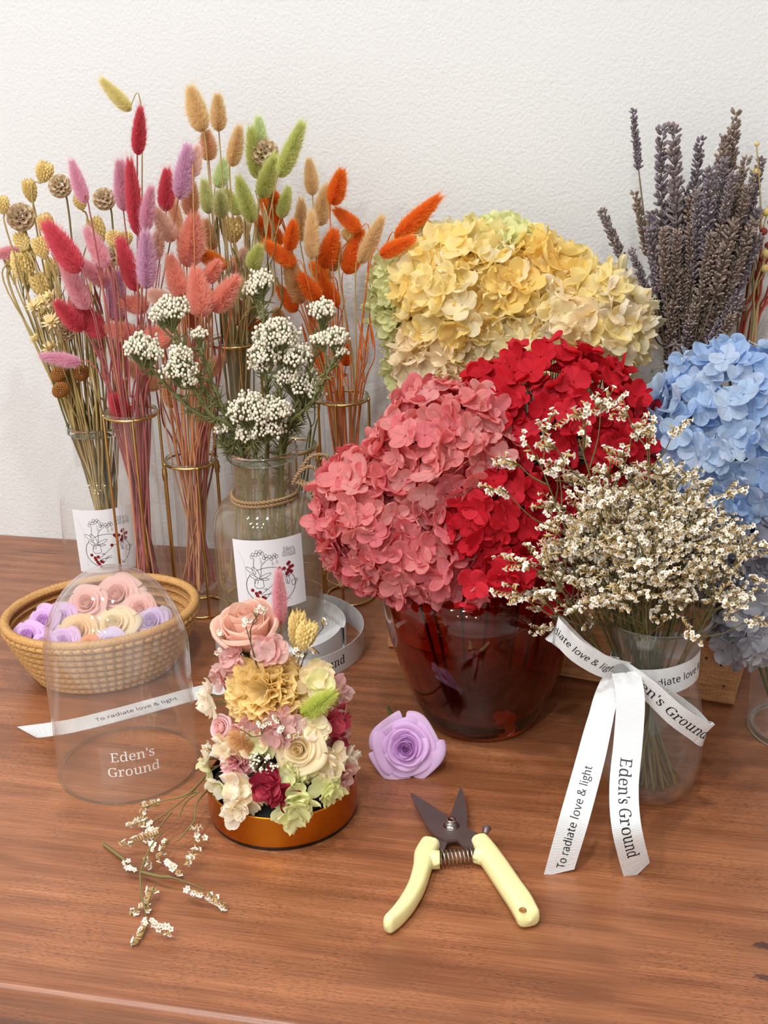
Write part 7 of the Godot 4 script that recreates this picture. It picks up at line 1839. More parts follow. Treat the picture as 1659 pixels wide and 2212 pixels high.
func label_texture() -> ImageTexture:                         # the line drawing printed on the jar labels
	var n := 512
	var im := Image.create(n, n, false, Image.FORMAT_RGB8)
	im.fill(Color(0.93, 0.925, 0.93))
	var k := Color(0.2, 0.2, 0.2)
	var red := Color(0.52, 0.05, 0.08)
	var g := Color(0.45, 0.45, 0.45)
	brush(im, [Vector2(0.07, 0.14), Vector2(0.15, 0.3), Vector2(0.17, 0.6), Vector2(0.16, 0.9)], Color(0.75, 0.75, 0.75), 0.8)
	brush(im, oval(Vector2(0.5, 0.66), Vector2(0.345, 0.27), 1.9, 3.75), k, 1.7)
	brush(im, oval(Vector2(0.5, 0.66), Vector2(0.345, 0.27), 4.15, 5.0), k, 1.4)
	brush(im, oval(Vector2(0.5, 0.66), Vector2(0.345, 0.27), 5.4, 7.2), k, 1.7)
	for q in [[0.29, 0.2], [0.27, 0.235], [0.33, 0.205], [0.345, 0.165], [0.37, 0.19], [0.4, 0.16], [0.42, 0.185], [0.44, 0.25], [0.465, 0.225], [0.47, 0.265], [0.52, 0.24], [0.535, 0.27], [0.57, 0.25], [0.585, 0.225], [0.61, 0.245]]:
		brush(im, oval(Vector2(q[0], q[1]), Vector2(0.021, 0.024)), k, 0.9)
	for q in [[0.395, 0.31], [0.55, 0.345], [0.61, 0.325]]:
		brush(im, oval(Vector2(q[0], q[1]), Vector2(0.012, 0.018)), g, 0.8)
		brush(im, [Vector2(q[0], q[1] - 0.02), Vector2(q[0] - 0.012, q[1] - 0.07)], g, 0.8)
	brush(im, [Vector2(0.3, 0.26), Vector2(0.285, 0.34), Vector2(0.29, 0.41)], k, 1.4)
	brush(im, [Vector2(0.45, 0.3), Vector2(0.39, 0.36), Vector2(0.375, 0.52)], k, 1.4)
	for q in [[0.24, 0.43, 0.08, 0.028, 0.55], [0.31, 0.46, 0.09, 0.035, 1.1], [0.43, 0.51, 0.09, 0.022, -0.4], [0.27, 0.52, 0.06, 0.02, 0.5], [0.42, 0.555, 0.06, 0.015, 0.05]]:
		brush(im, oval(Vector2(q[0], q[1]), Vector2(q[2], q[3]), 0.0, TAU, q[4]), k, 1.1)
	brush(im, [Vector2(0.28, 0.57), Vector2(0.275, 0.65), Vector2(0.3, 0.685), Vector2(0.38, 0.685), Vector2(0.405, 0.66), Vector2(0.4, 0.56), Vector2(0.28, 0.565)], k, 1.2)
	brush(im, [Vector2(0.3, 0.57), Vector2(0.285, 0.615)], k, 1.2)
	brush(im, [Vector2(0.33, 0.57), Vector2(0.32, 0.62)], k, 1.2)
	for q in [[0.635, 0.42], [0.655, 0.445], [0.7, 0.435], [0.76, 0.38], [0.775, 0.365], [0.79, 0.43], [0.82, 0.425], [0.76, 0.465], [0.78, 0.49], [0.745, 0.5], [0.73, 0.52], [0.8, 0.5], [0.575, 0.575], [0.24, 0.715], [0.29, 0.76], [0.3, 0.79], [0.34, 0.745], [0.32, 0.83], [0.34, 0.86], [0.36, 0.89], [0.4, 0.83], [0.38, 0.82]]:
		brush(im, oval(Vector2(q[0], q[1]), Vector2(0.012, 0.011)), red, 6.5)
	for q in [[0.64, 0.45, 0.72, 0.58], [0.7, 0.46, 0.73, 0.57], [0.77, 0.4, 0.745, 0.57], [0.8, 0.46, 0.755, 0.58], [0.6, 0.575, 0.69, 0.57], [0.72, 0.56, 0.8, 0.53]]:
		brush(im, [Vector2(q[0], q[1]), Vector2(q[2], q[3])], k, 1.1)
	brush(im, [Vector2(0.705, 0.58), Vector2(0.715, 0.66), Vector2(0.755, 0.665), Vector2(0.77, 0.58)], k, 1.1)
	brush(im, [Vector2(0.73, 0.59), Vector2(0.735, 0.655)], k, 1.6)
	brush(im, [Vector2(0.79, 0.63), Vector2(0.8, 0.7), Vector2(0.85, 0.695), Vector2(0.86, 0.62), Vector2(0.79, 0.63)], k, 1.1)
	brush(im, oval(Vector2(0.865, 0.645), Vector2(0.018, 0.02), -1.6, 1.6), k, 1.1)
	for q in [[0.35, 0.78, 0.58, 0.6], [0.36, 0.8, 0.55, 0.74], [0.42, 0.84, 0.5, 0.74], [0.4, 0.78, 0.56, 0.77]]:
		brush(im, [Vector2(q[0], q[1]), Vector2(q[2], q[3])], k, 1.1)
	brush(im, [Vector2(0.4, 0.7), Vector2(0.43, 0.69), Vector2(0.45, 0.71), Vector2(0.42, 0.712)], k, 1.2)
	brush(im, [Vector2(0.69, 0.83), Vector2(0.7, 0.885), Vector2(0.76, 0.88)], red, 1.2)
	return ImageTexture.create_from_image(im)


func paper_label(parent: Node3D, r: float, turn: float, y: float, w: float, h: float, tilt: float) -> void:
	var put := func(x: float, yy: float, lift: float) -> Vector3:
		var q := Vector2(x, yy).rotated(tilt)
		var a := turn + q.x / r
		return Vector3((r + lift) * sin(a), y + q.y, (r + lift) * cos(a))
	var m := MB.new()
	m.grid(24, 4, func(u: float, v: float) -> Vector3: return put.call((u - 0.5) * w, (0.5 - v) * h, 0.0006))
	for k in range(0, m.i.size(), 3):
		var s := m.i[k + 1]
		m.i[k + 1] = m.i[k + 2]
		m.i[k + 2] = s
	var p := part(parent, "paper_label", m.mesh(), M.label_print)
	var row := 0
	for word in ["Eden's", "Ground"]:
		var tm: Array = text_mesh(word, "Droid Serif", h * 0.048, func(x: float, yy: float) -> Vector3: return put.call(w * 0.285 + x * 0.56, h * 0.335 - row * h * 0.066 + yy, 0.0009))
		part(p, "lettering", tm[0], M.grey_ink)
		row += 1


func make_frames() -> void:                                   # five wire frames hinged into one folding rack
	var o := thing("tube_vase_rack", "folding gold wire rack of five round frames holding glass tubes", "vase rack", "", Vector3.ZERO)
	var rr := 0.0255
	for k in FRAMES.size():
		var c: Vector3 = FRAMES[k][0]
		var h: float = FRAMES[k][1]
		var to_next: Vector3 = (FRAMES[mini(k + 1, 4)][0] - FRAMES[maxi(k - 1, 0)][0]).normalized()
		var a0 := atan2(to_next.z, to_next.x)
		var f := part(o, "wire_frame", tube_mesh(ring(rr, 40), [0.0015], 8, true), M.gold_wire, Transform3D(Basis(), c + Vector3(0, 0.0015, 0)))
		part(f, "top_ring", tube_mesh(ring(rr, 40), [0.0016], 8, true), M.gold_wire, Transform3D(Basis(), Vector3(0, h - 0.0015, 0)))
		part(f, "shelf_ring", tube_mesh(ring(rr * 0.96, 32), [0.0008], 6, true), M.gold_wire, Transform3D(Basis(), Vector3(0, 0.022, 0)))
		for s in 4:
			var a := a0 + s * PI / 2
			var p := Vector3(cos(a), 0, sin(a)) * (rr + 0.001)
			part(f, "rod", tube_mesh(PackedVector3Array([p, p + Vector3(0, h - 0.002, 0)]), [0.0014], 8), M.gold_wire)
			var b := MB.new()
			b.add(X.bead_mb, Transform3D(Basis().scaled(Vector3.ONE * 0.0021), p + Vector3(0, h - 0.0015, 0)))
			part(f, "rod_cap", b.mesh(), M.gold_wire)
	for k in 4:
		var a: Vector3 = FRAMES[k][0]
		var b: Vector3 = FRAMES[k + 1][0]
		var m := (a + b) * 0.5
		var low: float = minf(FRAMES[k][1], FRAMES[k + 1][1])
		for y in [low - 0.012, 0.03]:
			part(o, "hinge", tube_mesh(PackedVector3Array([m + Vector3(0, y - 0.006, 0), m + Vector3(0, y + 0.006, 0)]), [0.0026], 10), M.gold_wire)
			part(o, "hinge_leaf", tube_mesh(PackedVector3Array([a.lerp(b, 0.45) + Vector3(0, y, 0), a.lerp(b, 0.55) + Vector3(0, y, 0)]), [0.0022], 6), M.gold_wire)
	var names := ["holding crimson and mauve bunny tails", "holding coral and peach bunny tails", "holding tan and green bunny tails", "with one green straw, behind the labelled jar", "holding orange bunny tails"]
	for k in FRAMES.size():
		var h: float = FRAMES[k][1] + 0.001
		var t := thing("glass_tube_vase", "clear glass tube vase in the gold rack " + names[k], "vase", "glass tubes in the gold rack", FRAMES[k][0])
		var m := MB.new()
		var p := [Vector2(0.0, 0.0225), Vector2(0.012, 0.0235), Vector2(0.0185, 0.029), Vector2(0.0205, 0.038), Vector2(0.0205, h * 0.5), Vector2(0.0205, h - 0.004), Vector2(0.022, h), Vector2(0.0255, h + 0.001)]
		m.lathe(p, 48)
		part(t, "glass_body", m.mesh(), M.clear_glass)
		part(t, "glass_lip", tube_mesh(ring(0.0248, 48, h + 0.0015), [0.0013], 8, true), M.solid_glass)


func make_basket(at: Vector3, turn: float, a: float, b: float) -> void:
	var o := thing("woven_basket", "shallow oval basket of plaited straw holding pastel roses", "basket", "", at)
	o.rotation.y = turn
	var rows := 8
	var h := 0.059
	for k in rows:
		var f := (k + 0.5) / rows
		var grow := 0.66 + 0.34 * pow(f, 0.75)
		var m := MB.new()
		var rh := h / rows
		m.grid(10, 420, func(u: float, w: float) -> Vector3:
			var an := w * TAU
			var s := u * 2.0 - 1.0                                  # from inner bottom round the outside to the inner top
			var bulge := cos(s * 1.75)
			var zig := absf(fposmod(w * 62.0 + absf(s) * 0.6, 1.0) - 0.5) * 2.0
			var off := 0.0034 * bulge + 0.0026 * smoothstep(0.04, 0.3, zig) * maxf(bulge, 0.0)
			var y := (f + sin(s * 1.75) * 0.52 / rows) * h
			return Vector3((a * grow + off) * cos(an), y, (b * grow + off) * sin(an)))
		part(o, "plaited_coil", m.mesh(), M.straw)
	var rim := MB.new()
	rim.grid(260, 10, func(w: float, u: float) -> Vector3:
		var an := w * TAU
		var q := u * TAU
		var r := 0.0042 + 0.0007 * sin(an * 120.0 + q * 2.0)
		return Vector3((a - r * cos(q)) * cos(an), h + 0.001 + r * sin(q), (b - r * cos(q)) * sin(an)))
	part(o, "rolled_rim", rim.mesh(), M.straw)
	var fl := MB.new()
	fl.grid(6, 48, func(u: float, w: float) -> Vector3: return Vector3(a * 0.69 * u * cos(w * TAU), 0.002, b * 0.69 * u * sin(w * TAU)))
	part(o, "base", fl.mesh(), M.straw)


func make_dome(at: Vector3, r: float, h: float, turn: float) -> void:
	var o := thing("glass_dome", "clear glass cloche with white printed lettering standing empty on the table", "glass dome", "", at)
	var m := MB.new()
	var p := [Vector2(r, 0.0005), Vector2(r, 0.03), Vector2(r, 0.06), Vector2(r, h - r - 0.02)]
	for k in 18:
		var a := PI / 2 * (k + 1) / 18.0
		p.append(Vector2(r * cos(a), h - r - 0.02 + (r + 0.02) * sin(a)))
	m.lathe(p, 72)
	part(o, "glass_shell", m.mesh(), M.clear_glass)
	var inner := MB.new()
	var q := []
	for e: Vector2 in p:
		q.append(Vector2(maxf(e.x - 0.0016, 0.0), e.y - (0.0016 if e.x < r * 0.98 else 0.0)))
	q.reverse()
	inner.lathe(q, 72)
	part(o, "glass_inside", inner.mesh(), M.clear_glass)
	part(o, "glass_foot", tube_mesh(ring(r - 0.0008, 72, 0.001), [0.001], 8, true), M.solid_glass)
	var put := func(x: float, y: float, lift: float) -> Vector3: return Vector3((r + lift) * sin(turn + x / r), y, (r + lift) * cos(turn + x / r))
	var st := MB.new()
	st.grid(14, 2, func(u: float, v: float) -> Vector3: return put.call((u - 0.5) * 0.052, 0.02 + 0.034 * v, 0.0004))
	var film := part(o, "clear_sticker", st.mesh(), M.clear_glass)
	var row := 0
	for word in ["Eden's", "Ground"]:
		var tm: Array = text_mesh(word, "Droid Serif", 0.0082, func(x: float, y: float) -> Vector3: return put.call(x, 0.0445 - row * 0.0135 + y, 0.0008))
		part(film, "lettering", tm[0], M.white_print)
		row += 1


func extruded(pts: Array, y0: float, y1: float) -> ArrayMesh:   # a plate with the outline pts (x, z), from height y0 to y1
	var poly := PackedVector2Array()
	for p: Vector3 in pts:
		poly.append(Vector2(p.x, p.z))
	var ix := Geometry2D.triangulate_polygon(poly)
	var m := MB.new()
	for k in range(0, ix.size(), 3):
		var t := [poly[ix[k]], poly[ix[k + 1]], poly[ix[k + 2]]]
		if (t[1] - t[0]).cross(t[2] - t[0]) > 0.0:
			t.reverse()
		m.tri(Vector3(t[0].x, y1, t[0].y), Vector3(t[2].x, y1, t[2].y), Vector3(t[1].x, y1, t[1].y))
		m.tri(Vector3(t[0].x, y0, t[0].y), Vector3(t[1].x, y0, t[1].y), Vector3(t[2].x, y0, t[2].y))
	var area := 0.0
	for k in poly.size():
		area += poly[k].cross(poly[(k + 1) % poly.size()])
	for k in poly.size():
		var a := poly[k]
		var b := poly[(k + 1) % poly.size()]
		if area < 0.0:
			var s := a
			a = b
			b = s
		m.tri(Vector3(a.x, y0, a.y), Vector3(b.x, y1, b.y), Vector3(b.x, y0, b.y))
		m.tri(Vector3(a.x, y0, a.y), Vector3(a.x, y1, a.y), Vector3(b.x, y1, b.y))
	return m.mesh()


func grip(centre: Array, half: Array, tall: float) -> ArrayMesh:   # a rounded bar swept along the points
	var path := smooth(centre, 6)
	var m := MB.new()
	var n := path.size()
	m.grid(n + 5, 16, func(u: float, w: float) -> Vector3:
		var q := u * (n + 5) - 3.0
		var k := clampf(q, 0.0, n - 1.0)
		var i0 := int(k)
		var p := path[i0].lerp(path[mini(i0 + 1, n - 1)], k - i0)
		var d := (path[mini(i0 + 1, n - 1)] - path[maxi(i0 - 1, 0)]).normalized()
		var hq := k / (n - 1) * (half.size() - 1)
		var hw: float = lerpf(half[int(hq)], half[mini(int(hq) + 1, half.size() - 1)], hq - int(hq))
		var end := 1.0
		if q < 0.0:
			end = sqrt(maxf(0.0, 1.0 - pow(q / 3.0, 2.0)))
			p += d * q / 3.0 * 0.003
		elif q > n - 1:
			end = sqrt(maxf(0.0, 1.0 - pow((q - n + 1) / 3.0, 2.0)))
			p += d * (q - n + 1) / 3.0 * 0.005
		var side := d.cross(Vector3.UP).normalized()
		var a := w * TAU
		var cx := signf(cos(a)) * pow(absf(cos(a)), 0.7)
		var cy := signf(sin(a)) * pow(absf(sin(a)), 0.7)
		return p + side * (cx * hw * end) + Vector3.UP * (cy * tall * end))
	return m.mesh()


# ---------------------------------------------------------------- plant shapes shared between copies
func sepal(m: MB, turn: float, length: float, width: float, cup: float, wave: float, ph: float) -> void:
	var b := Basis(Vector3.UP, turn)
	m.grid(6, 8, func(u: float, w: float) -> Vector3:
		var s := u * 2.0 - 1.0
		w = 0.5 - 0.5 * cos(PI * w)
		var hw := width * sqrt(maxf(0.0, 1.0 - pow(absf(2.0 * pow(w, 1.15) - 1.0), 2.3)))
		var y := cup * w * w + 0.16 * s * s * hw + wave * sin(s * 2.6 + ph) * w
		return b * Vector3(0.04 + w * length, y, s * hw))


func make_florets() -> void:
	X.floret = []
	for k in 5:
		var m := MB.new()
		for p in 4:
			sepal(m, p * TAU / 4 + rnd(-0.14, 0.14), rnd(0.88, 1.08), rnd(0.45, 0.55), rnd(-0.12, 0.55), rnd(0.04, 0.16), rnd(0, 6))
		m.lathe([Vector2(0.0, 0.0), Vector2(0.07, 0.03), Vector2(0.06, 0.1), Vector2(0.0, 0.13)], 6)
		X.floret.append(m.mesh())
	X.ruffled_floret = []
	for k in 5:
		var m := MB.new()
		for p in 4:
			sepal(m, p * TAU / 4 + rnd(-0.2, 0.2), rnd(0.85, 1.1), rnd(0.47, 0.6), rnd(0.1, 0.75), rnd(0.08, 0.2), rnd(0, 6))
		m.lathe([Vector2(0.0, 0.0), Vector2(0.06, 0.03), Vector2(0.05, 0.1), Vector2(0.0, 0.12)], 6)
		X.ruffled_floret.append(m.mesh())


func make_bunny_heads() -> void:                              # fluffy spikes of length 1 on +Y, radius 0.5
	X.bunny = []
	for k in 4:
		var bend: float = [0.0, 0.16, -0.12, 0.3][k]
		var m := MB.new()
		var rad := func(y: float) -> float: return 0.5 * pow(maxf(sin(PI * pow(clampf(y, 0.0, 1.0), 0.78)), 0.0), 0.6) * (1.0 - 0.3 * y)
		var mid := func(y: float) -> Vector3: return Vector3(bend * y * y, y, 0.0)
		var prof := 14
		m.grid(prof, 12, func(u: float, w: float) -> Vector3:
			var r: float = rad.call(u) * 0.8 * (1.0 + 0.05 * sin(w * TAU * 5 + u * 17.0))
			return mid.call(u * 0.985) + Vector3(r * cos(w * TAU), 0, r * sin(w * TAU)))
		for h in 4600:
			var y := pow(rng.randf(), 0.85) * 0.97
			var a := rnd(0, TAU)
			var r: float = rad.call(y)
			var out := Vector3(cos(a), 0, sin(a))
			var p: Vector3 = mid.call(y) + out * r * 0.8
			var l := rnd(0.15, 0.32) * (1.8 if h % 7 == 0 else 1.0)
			var lift := rnd(0.65, 1.3)
			var d := (out * (1.05 - 0.75 * y * y * y) + Vector3.UP * lift * (0.36 + 0.5 * y * y * y) + Vector3(rnd(-0.3, 0.3), 0, rnd(-0.3, 0.3))).normalized()
			var side := d.cross(out.cross(Vector3.UP) * rnd(-1, 1) + Vector3.UP * rnd(-1, 1)).normalized() * (0.016 if h % 7 else 0.008)
			m.tri(p - side, p + side, p + Vector3(d.x * l, d.y * l * 0.8, d.z * l))
		X.bunny.append(m.mesh())


func make_grass_heads() -> void:                              # canary grass: overlapping pointed scales
	X.canary = []
	for k in 3:
		var m := MB.new()
		m.lathe([Vector2(0.0, 0.0), Vector2(0.2, 0.06), Vector2(0.36, 0.3), Vector2(0.34, 0.55), Vector2(0.2, 0.85), Vector2(0.0, 0.95)], 10)
		for rr in 10:
			var y := 0.02 + rr * 0.087
			var r := 0.44 * pow(sin(PI * clampf(y * 0.93 + 0.05, 0, 1)), 0.7)
			for s in 9:
				var a := TAU * (s + 0.5 * (rr % 2)) / 9 + rnd(-0.1, 0.1)
				var out := Vector3(cos(a), 0, sin(a))
				var tan := Vector3(-sin(a), 0, cos(a))
				var p := out * r * 0.82 + Vector3.UP * y
				var tip := out * (r * 1.0 + rnd(0.06, 0.13)) + Vector3.UP * (y + rnd(0.2, 0.27))
				var belly := out * (r + 0.13) + Vector3.UP * (y + 0.08)
				m.tri(p - tan * 0.02, belly, p + tan * 0.02)
				m.tri(belly, tip, p + Vector3.UP * 0.09 + tan * 0.105)
				m.tri(belly, p + Vector3.UP * 0.09 - tan * 0.105, tip)
				m.tri(belly, p + Vector3.UP * 0.09 + tan * 0.105, p + tan * 0.02)
				m.tri(belly, p - tan * 0.02, p + Vector3.UP * 0.09 - tan * 0.105)
		X.canary.append(m.mesh())
	# scabiosa seed head: a ball of papery cups, each with a dark star
	var cups := MB.new()
	var stars := MB.new()
	for n in 46:
		var y := 1.0 - 2.0 * (n + 0.5) / 46
		var a := n * 2.39996
		var d := Vector3(sqrt(1 - y * y) * cos(a), y, sqrt(1 - y * y) * sin(a))
		var x := facing(d, rnd(0, 6), 1.0, d * 0.62)
		var c := MB.new()
		var ph := rnd(0, 6)
		c.grid(3, 12, func(u: float, w: float) -> Vector3:
			var r := 0.06 + 0.21 * pow(u, 0.8) * (1.0 + 0.16 * sin(w * TAU * 6 + ph))
			return Vector3(r * cos(w * TAU), 0.4 * u, r * sin(w * TAU)))
		cups.add(c, x)
		for s in 5:
			var b := Basis(Vector3.UP, s * TAU / 5)
			stars.tri(x * (b * Vector3(-0.02, 0.14, 0)), x * (b * Vector3(0.02, 0.14, 0)), x * (b * Vector3(0, 0.42, 0.2)))
		stars.add(X.bead_mb, x * Transform3D(Basis().scaled(Vector3.ONE * 0.07), Vector3(0, 0.16, 0)))
	X.pod_cups = cups.mesh()
	X.pod_stars = stars.mesh()
	# cream everlasting with pointed bracts
	var e := MB.new()
	for rr in 4:
		for s in 9:
			var a := TAU * (s + 0.5 * (rr % 2)) / 9 + rnd(-0.15, 0.15)
			var up := 0.25 + rr * 0.42
			var d := Vector3(cos(a), up, sin(a)).normalized()
			var w := d.cross(Vector3.UP).normalized() * 0.13
			var l := 1.0 - rr * 0.14
			e.tri(d * 0.1 - w * 0.4, d * 0.1 + w * 0.4, d * 0.6 * l + w)
			e.tri(d * 0.1 - w * 0.4, d * 0.6 * l + w, d * 0.6 * l - w)
			e.tri(d * 0.6 * l - w, d * 0.6 * l + w, d * l + Vector3.UP * 0.08)
	X.everlasting = e.mesh()


func make_beads() -> void:
	var m := MB.new()
	var g := (1.0 + sqrt(5.0)) / 2.0
	var p := [Vector3(-1, g, 0), Vector3(1, g, 0), Vector3(-1, -g, 0), Vector3(1, -g, 0), Vector3(0, -1, g), Vector3(0, 1, g), Vector3(0, -1, -g), Vector3(0, 1, -g), Vector3(g, 0, -1), Vector3(g, 0, 1), Vector3(-g, 0, -1), Vector3(-g, 0, 1)]
	for q in p:
		m.v.append(q.normalized())
		m.t.append(Vector2.ZERO)
	for f in [[0, 11, 5], [0, 5, 1], [0, 1, 7], [0, 7, 10], [0, 10, 11], [1, 5, 9], [5, 11, 4], [11, 10, 2], [10, 7, 6], [7, 1, 8], [3, 9, 4], [3, 4, 2], [3, 2, 6], [3, 6, 8], [3, 8, 9], [4, 9, 5], [2, 4, 11], [6, 2, 10], [8, 6, 7], [9, 8, 1]]:
		m.i.append_array(PackedInt32Array([f[0], f[2], f[1]]))
	X.bead_mb = m


func make_lavender() -> void:                                 # spikes of dry calyxes, in metres, base at the origin
	X.lavender = []
	for k in 5:
		var buds := MB.new()
		var bits := MB.new()
		var length: float = [0.06, 0.075, 0.05, 0.085, 0.065][k]
		var y := 0.0
		var whorl := 0
		while y < length:
			var f := y / length
			var n := 8 if f < 0.8 else 5
			for s in n:
				var a := TAU * s / n + whorl * 0.55 + rnd(-0.5, 0.5)
				var out := Vector3(cos(a), rnd(0.5, 1.6), sin(a)).normalized()
				var p := Vector3(cos(a) * 0.0012, y + rnd(-0.0022, 0.0022), sin(a) * 0.0012)
				var l := rnd(0.0055, 0.0075) * (1.0 - 0.25 * f)
				var r := rnd(0.00095, 0.0014)
				buds.tube(PackedVector3Array([p, p + out * l * 0.35, p + out * l * 0.85, p + out * l]), [0.0005, r, r * 0.95, r * 0.5], 5)
				if rng.randf() < 0.35:
					var q := p + out * l * 1.02
					bits.add(X.bead_mb, Transform3D(Basis().scaled(Vector3.ONE * rnd(0.0005, 0.0009)), q))
				if s % 3 == 0:
					var w := out.cross(Vector3.UP).normalized() * 0.0013
					bits.tri(p - w, p + w, p + out * l * 0.5)
			y += rnd(0.0034, 0.0048) * (1.7 if k == 3 and f < 0.35 else 1.0)
			whorl += 1
		X.lavender.append([buds.mesh(), bits.mesh(), length])


func blossom(white: MB, husk: MB, at: Vector3, d: Vector3, size: float) -> void:   # tiny funnel of statice with its calyx
	var x := facing(d, rnd(0, 6), size, at)
	var o := white.v.size()
	white.v.append(x * Vector3(0, 0.25, 0))
	white.t.append(Vector2.ZERO)
	for s in 10:
		var a := TAU * s / 10
		var r := 1.0 if s % 2 == 0 else 0.66
		white.v.append(x * Vector3(0.34 * cos(a), 0.62, 0.34 * sin(a)))
		white.v.append(x * Vector3(r * cos(a), 0.85 + rnd(-0.12, 0.16), r * sin(a)))
		white.t.append(Vector2.ZERO)
		white.t.append(Vector2.ZERO)
	for s in 10:
		var n := (s + 1) % 10
		white.i.append_array(PackedInt32Array([o, o + 1 + s * 2, o + 1 + n * 2]))
		white.quad(o + 1 + s * 2, o + 2 + s * 2, o + 2 + n * 2, o + 1 + n * 2)
	husk.tube(PackedVector3Array([x * Vector3(0, -0.75, 0), x * Vector3(0, 0.1, 0), x * Vector3(0, 0.62, 0)]), [size * 0.12, size * 0.3, size * 0.42], 5)


func panicle(white: MB, husk: MB, stem: MB, a: Vector3, b: Vector3, n: int, size: float) -> void:   # a one-sided comb of blossoms from a to b
	stem.tube(PackedVector3Array([a, b]), [0.0005, 0.0003], 4)
	var d := (b - a).normalized()
	var side := d.cross(Vector3(rnd(-1, 1), rnd(0.2, 1), rnd(-1, 1))).normalized()
	for k in n:
		var q := (k + 0.6) / n
		var p := a.lerp(b, q)
		var o := (side.rotated(d, rnd(-1.3, 1.3)) + d * rnd(0.2, 0.7) + Vector3.UP * 0.25).normalized()
		if k % 4 == 3:
			husk.tube(PackedVector3Array([p, p + o * size * 1.1, p + o * size * 1.9]), [size * 0.12, size * 0.34, size * 0.1], 5)
		else:
			blossom(white, husk, p + o * size * 0.8, o, size * rnd(0.8, 1.15))


func make_statice() -> void:                                  # branching sprays, in metres, cut end at the origin
	X.statice = []
	for k in 6:
		var white := MB.new()
		var husk := MB.new()
		var stem := MB.new()
		var h := 0.2 + 0.012 * k
		var bend := rnd(-0.02, 0.02)
		var axis := func(y: float) -> Vector3: return Vector3(bend * pow(y / h, 2.0), y, bend * 0.6 * pow(y / h, 2.0))
		var path := PackedVector3Array()
		for s in 9:
			path.append(axis.call(h * s / 8.0))
		stem.tube(path, [0.0012, 0.001, 0.0008, 0.0005], 5)
		for b in 7:
			var y := h * (0.66 + 0.05 * b)
			var p: Vector3 = axis.call(y)
			var a := b * 2.4 + rnd(-0.4, 0.4)
			var l := rnd(0.022, 0.042) * (1.15 - 0.07 * b)
			var e := p + Vector3(cos(a) * l * 0.62, l * 0.95, sin(a) * l * 0.62)
			stem.tube(smooth([p, p.lerp(e, 0.5) + Vector3(cos(a), 0, sin(a)) * l * 0.1, e], 3), [0.0006, 0.0004], 4)
			for c in 3:
				var a2 := a + (c - 1) * 0.9
				var l2 := rnd(0.011, 0.018)
				panicle(white, husk, stem, e, e + Vector3(cos(a2) * l2 * 0.85, l2 * rnd(0.2, 0.8), sin(a2) * l2 * 0.85), 5 + int(rnd(0, 3)), rnd(0.0019, 0.0025))
		panicle(white, husk, stem, axis.call(h * 0.96), axis.call(h) + Vector3(0.006, 0.014, 0), 7, 0.0025)
		X.statice.append([white.mesh(), husk.mesh(), stem.mesh()])


func make_rose_petals() -> void:                              # pieces of a cup, from tight to wide open; unit height about 1
	X.rose = []
	for k in 6:
		var open: float = [0.0, 0.2, 0.4, 0.62, 0.84, 1.0][k]
		var m := MB.new()
		var half: float = [1.5, 1.35, 1.15, 1.0, 0.88, 0.8][k]
		var ph := rnd(0, 6)
		m.grid(11, 12, func(w: float, u: float) -> Vector3:
			var s := u * 2.0 - 1.0
			var taper := 0.35 + 0.65 * pow(sin(PI * clampf(w * 0.6 + 0.12, 0.0, 1.0)), 0.8)
			var an := s * half * taper
			var body := w / 0.86 if w < 0.86 else 1.0
			var roll := maxf(0.0, (w - 0.86) / 0.14)                 # the lip turns outwards and down
			var edge := 1.0 - 0.26 * pow(absf(s), 2.6)
			var r := lerpf(0.34 + 0.66 * sin(body * 1.75) * (1.0 - 0.16 * body), 0.34 + 0.62 * pow(body, 0.75) + 0.5 * pow(body, 2.6), open)
			var y := body * edge * (1.0 - 0.36 * open * body)
			var curl := (0.04 + 0.15 * open) * (0.75 + 0.35 * sin(s * 2.2 + ph))
			r += curl * sin(roll * 1.9)
			y -= curl * (1.0 - cos(roll * 1.9)) - 0.02 * roll
			r += 0.035 * sin(s * 3.7 + ph) * body * body
			return Vector3(r * cos(an), y + 0.02 * sin(s * 5.0 + ph) * body, r * sin(an)))
		X.rose.append(m.mesh())
	var heart := MB.new()                                          # the rolled innermost petals
	heart.grid(90, 8, func(u: float, w: float) -> Vector3:
		var an := u * TAU * 2.6
		var r := (0.03 + 0.24 * u) * (0.75 + 0.35 * sin(w * 2.6))
		return Vector3(r * cos(an), 0.15 + w * (0.86 + 0.05 * sin(an * 1.3)), r * sin(an)))
	X.rose_heart = heart.mesh()
	X.carnation = []
	for k in 4:
		var m := MB.new()
		var ph := rnd(0, 6)
		m.grid(16, 6, func(u: float, w: float) -> Vector3:
			var s := u * 2.0 - 1.0
			var hw := 0.1 + 0.5 * pow(w, 1.3)
			var notch := 1.0 - (0.1 * absf(fposmod(u * 9.0 + ph, 1.0) - 0.5) * 2.0 if w > 0.95 else 0.0) - 0.12 * s * s
			var ruf := pow(w, 1.6) * (0.13 * sin(s * 6.0 + ph) + 0.05 * sin(s * 15.0 + ph))
			return Vector3(w * notch, ruf, s * hw))
		X.carnation.append(m.mesh())


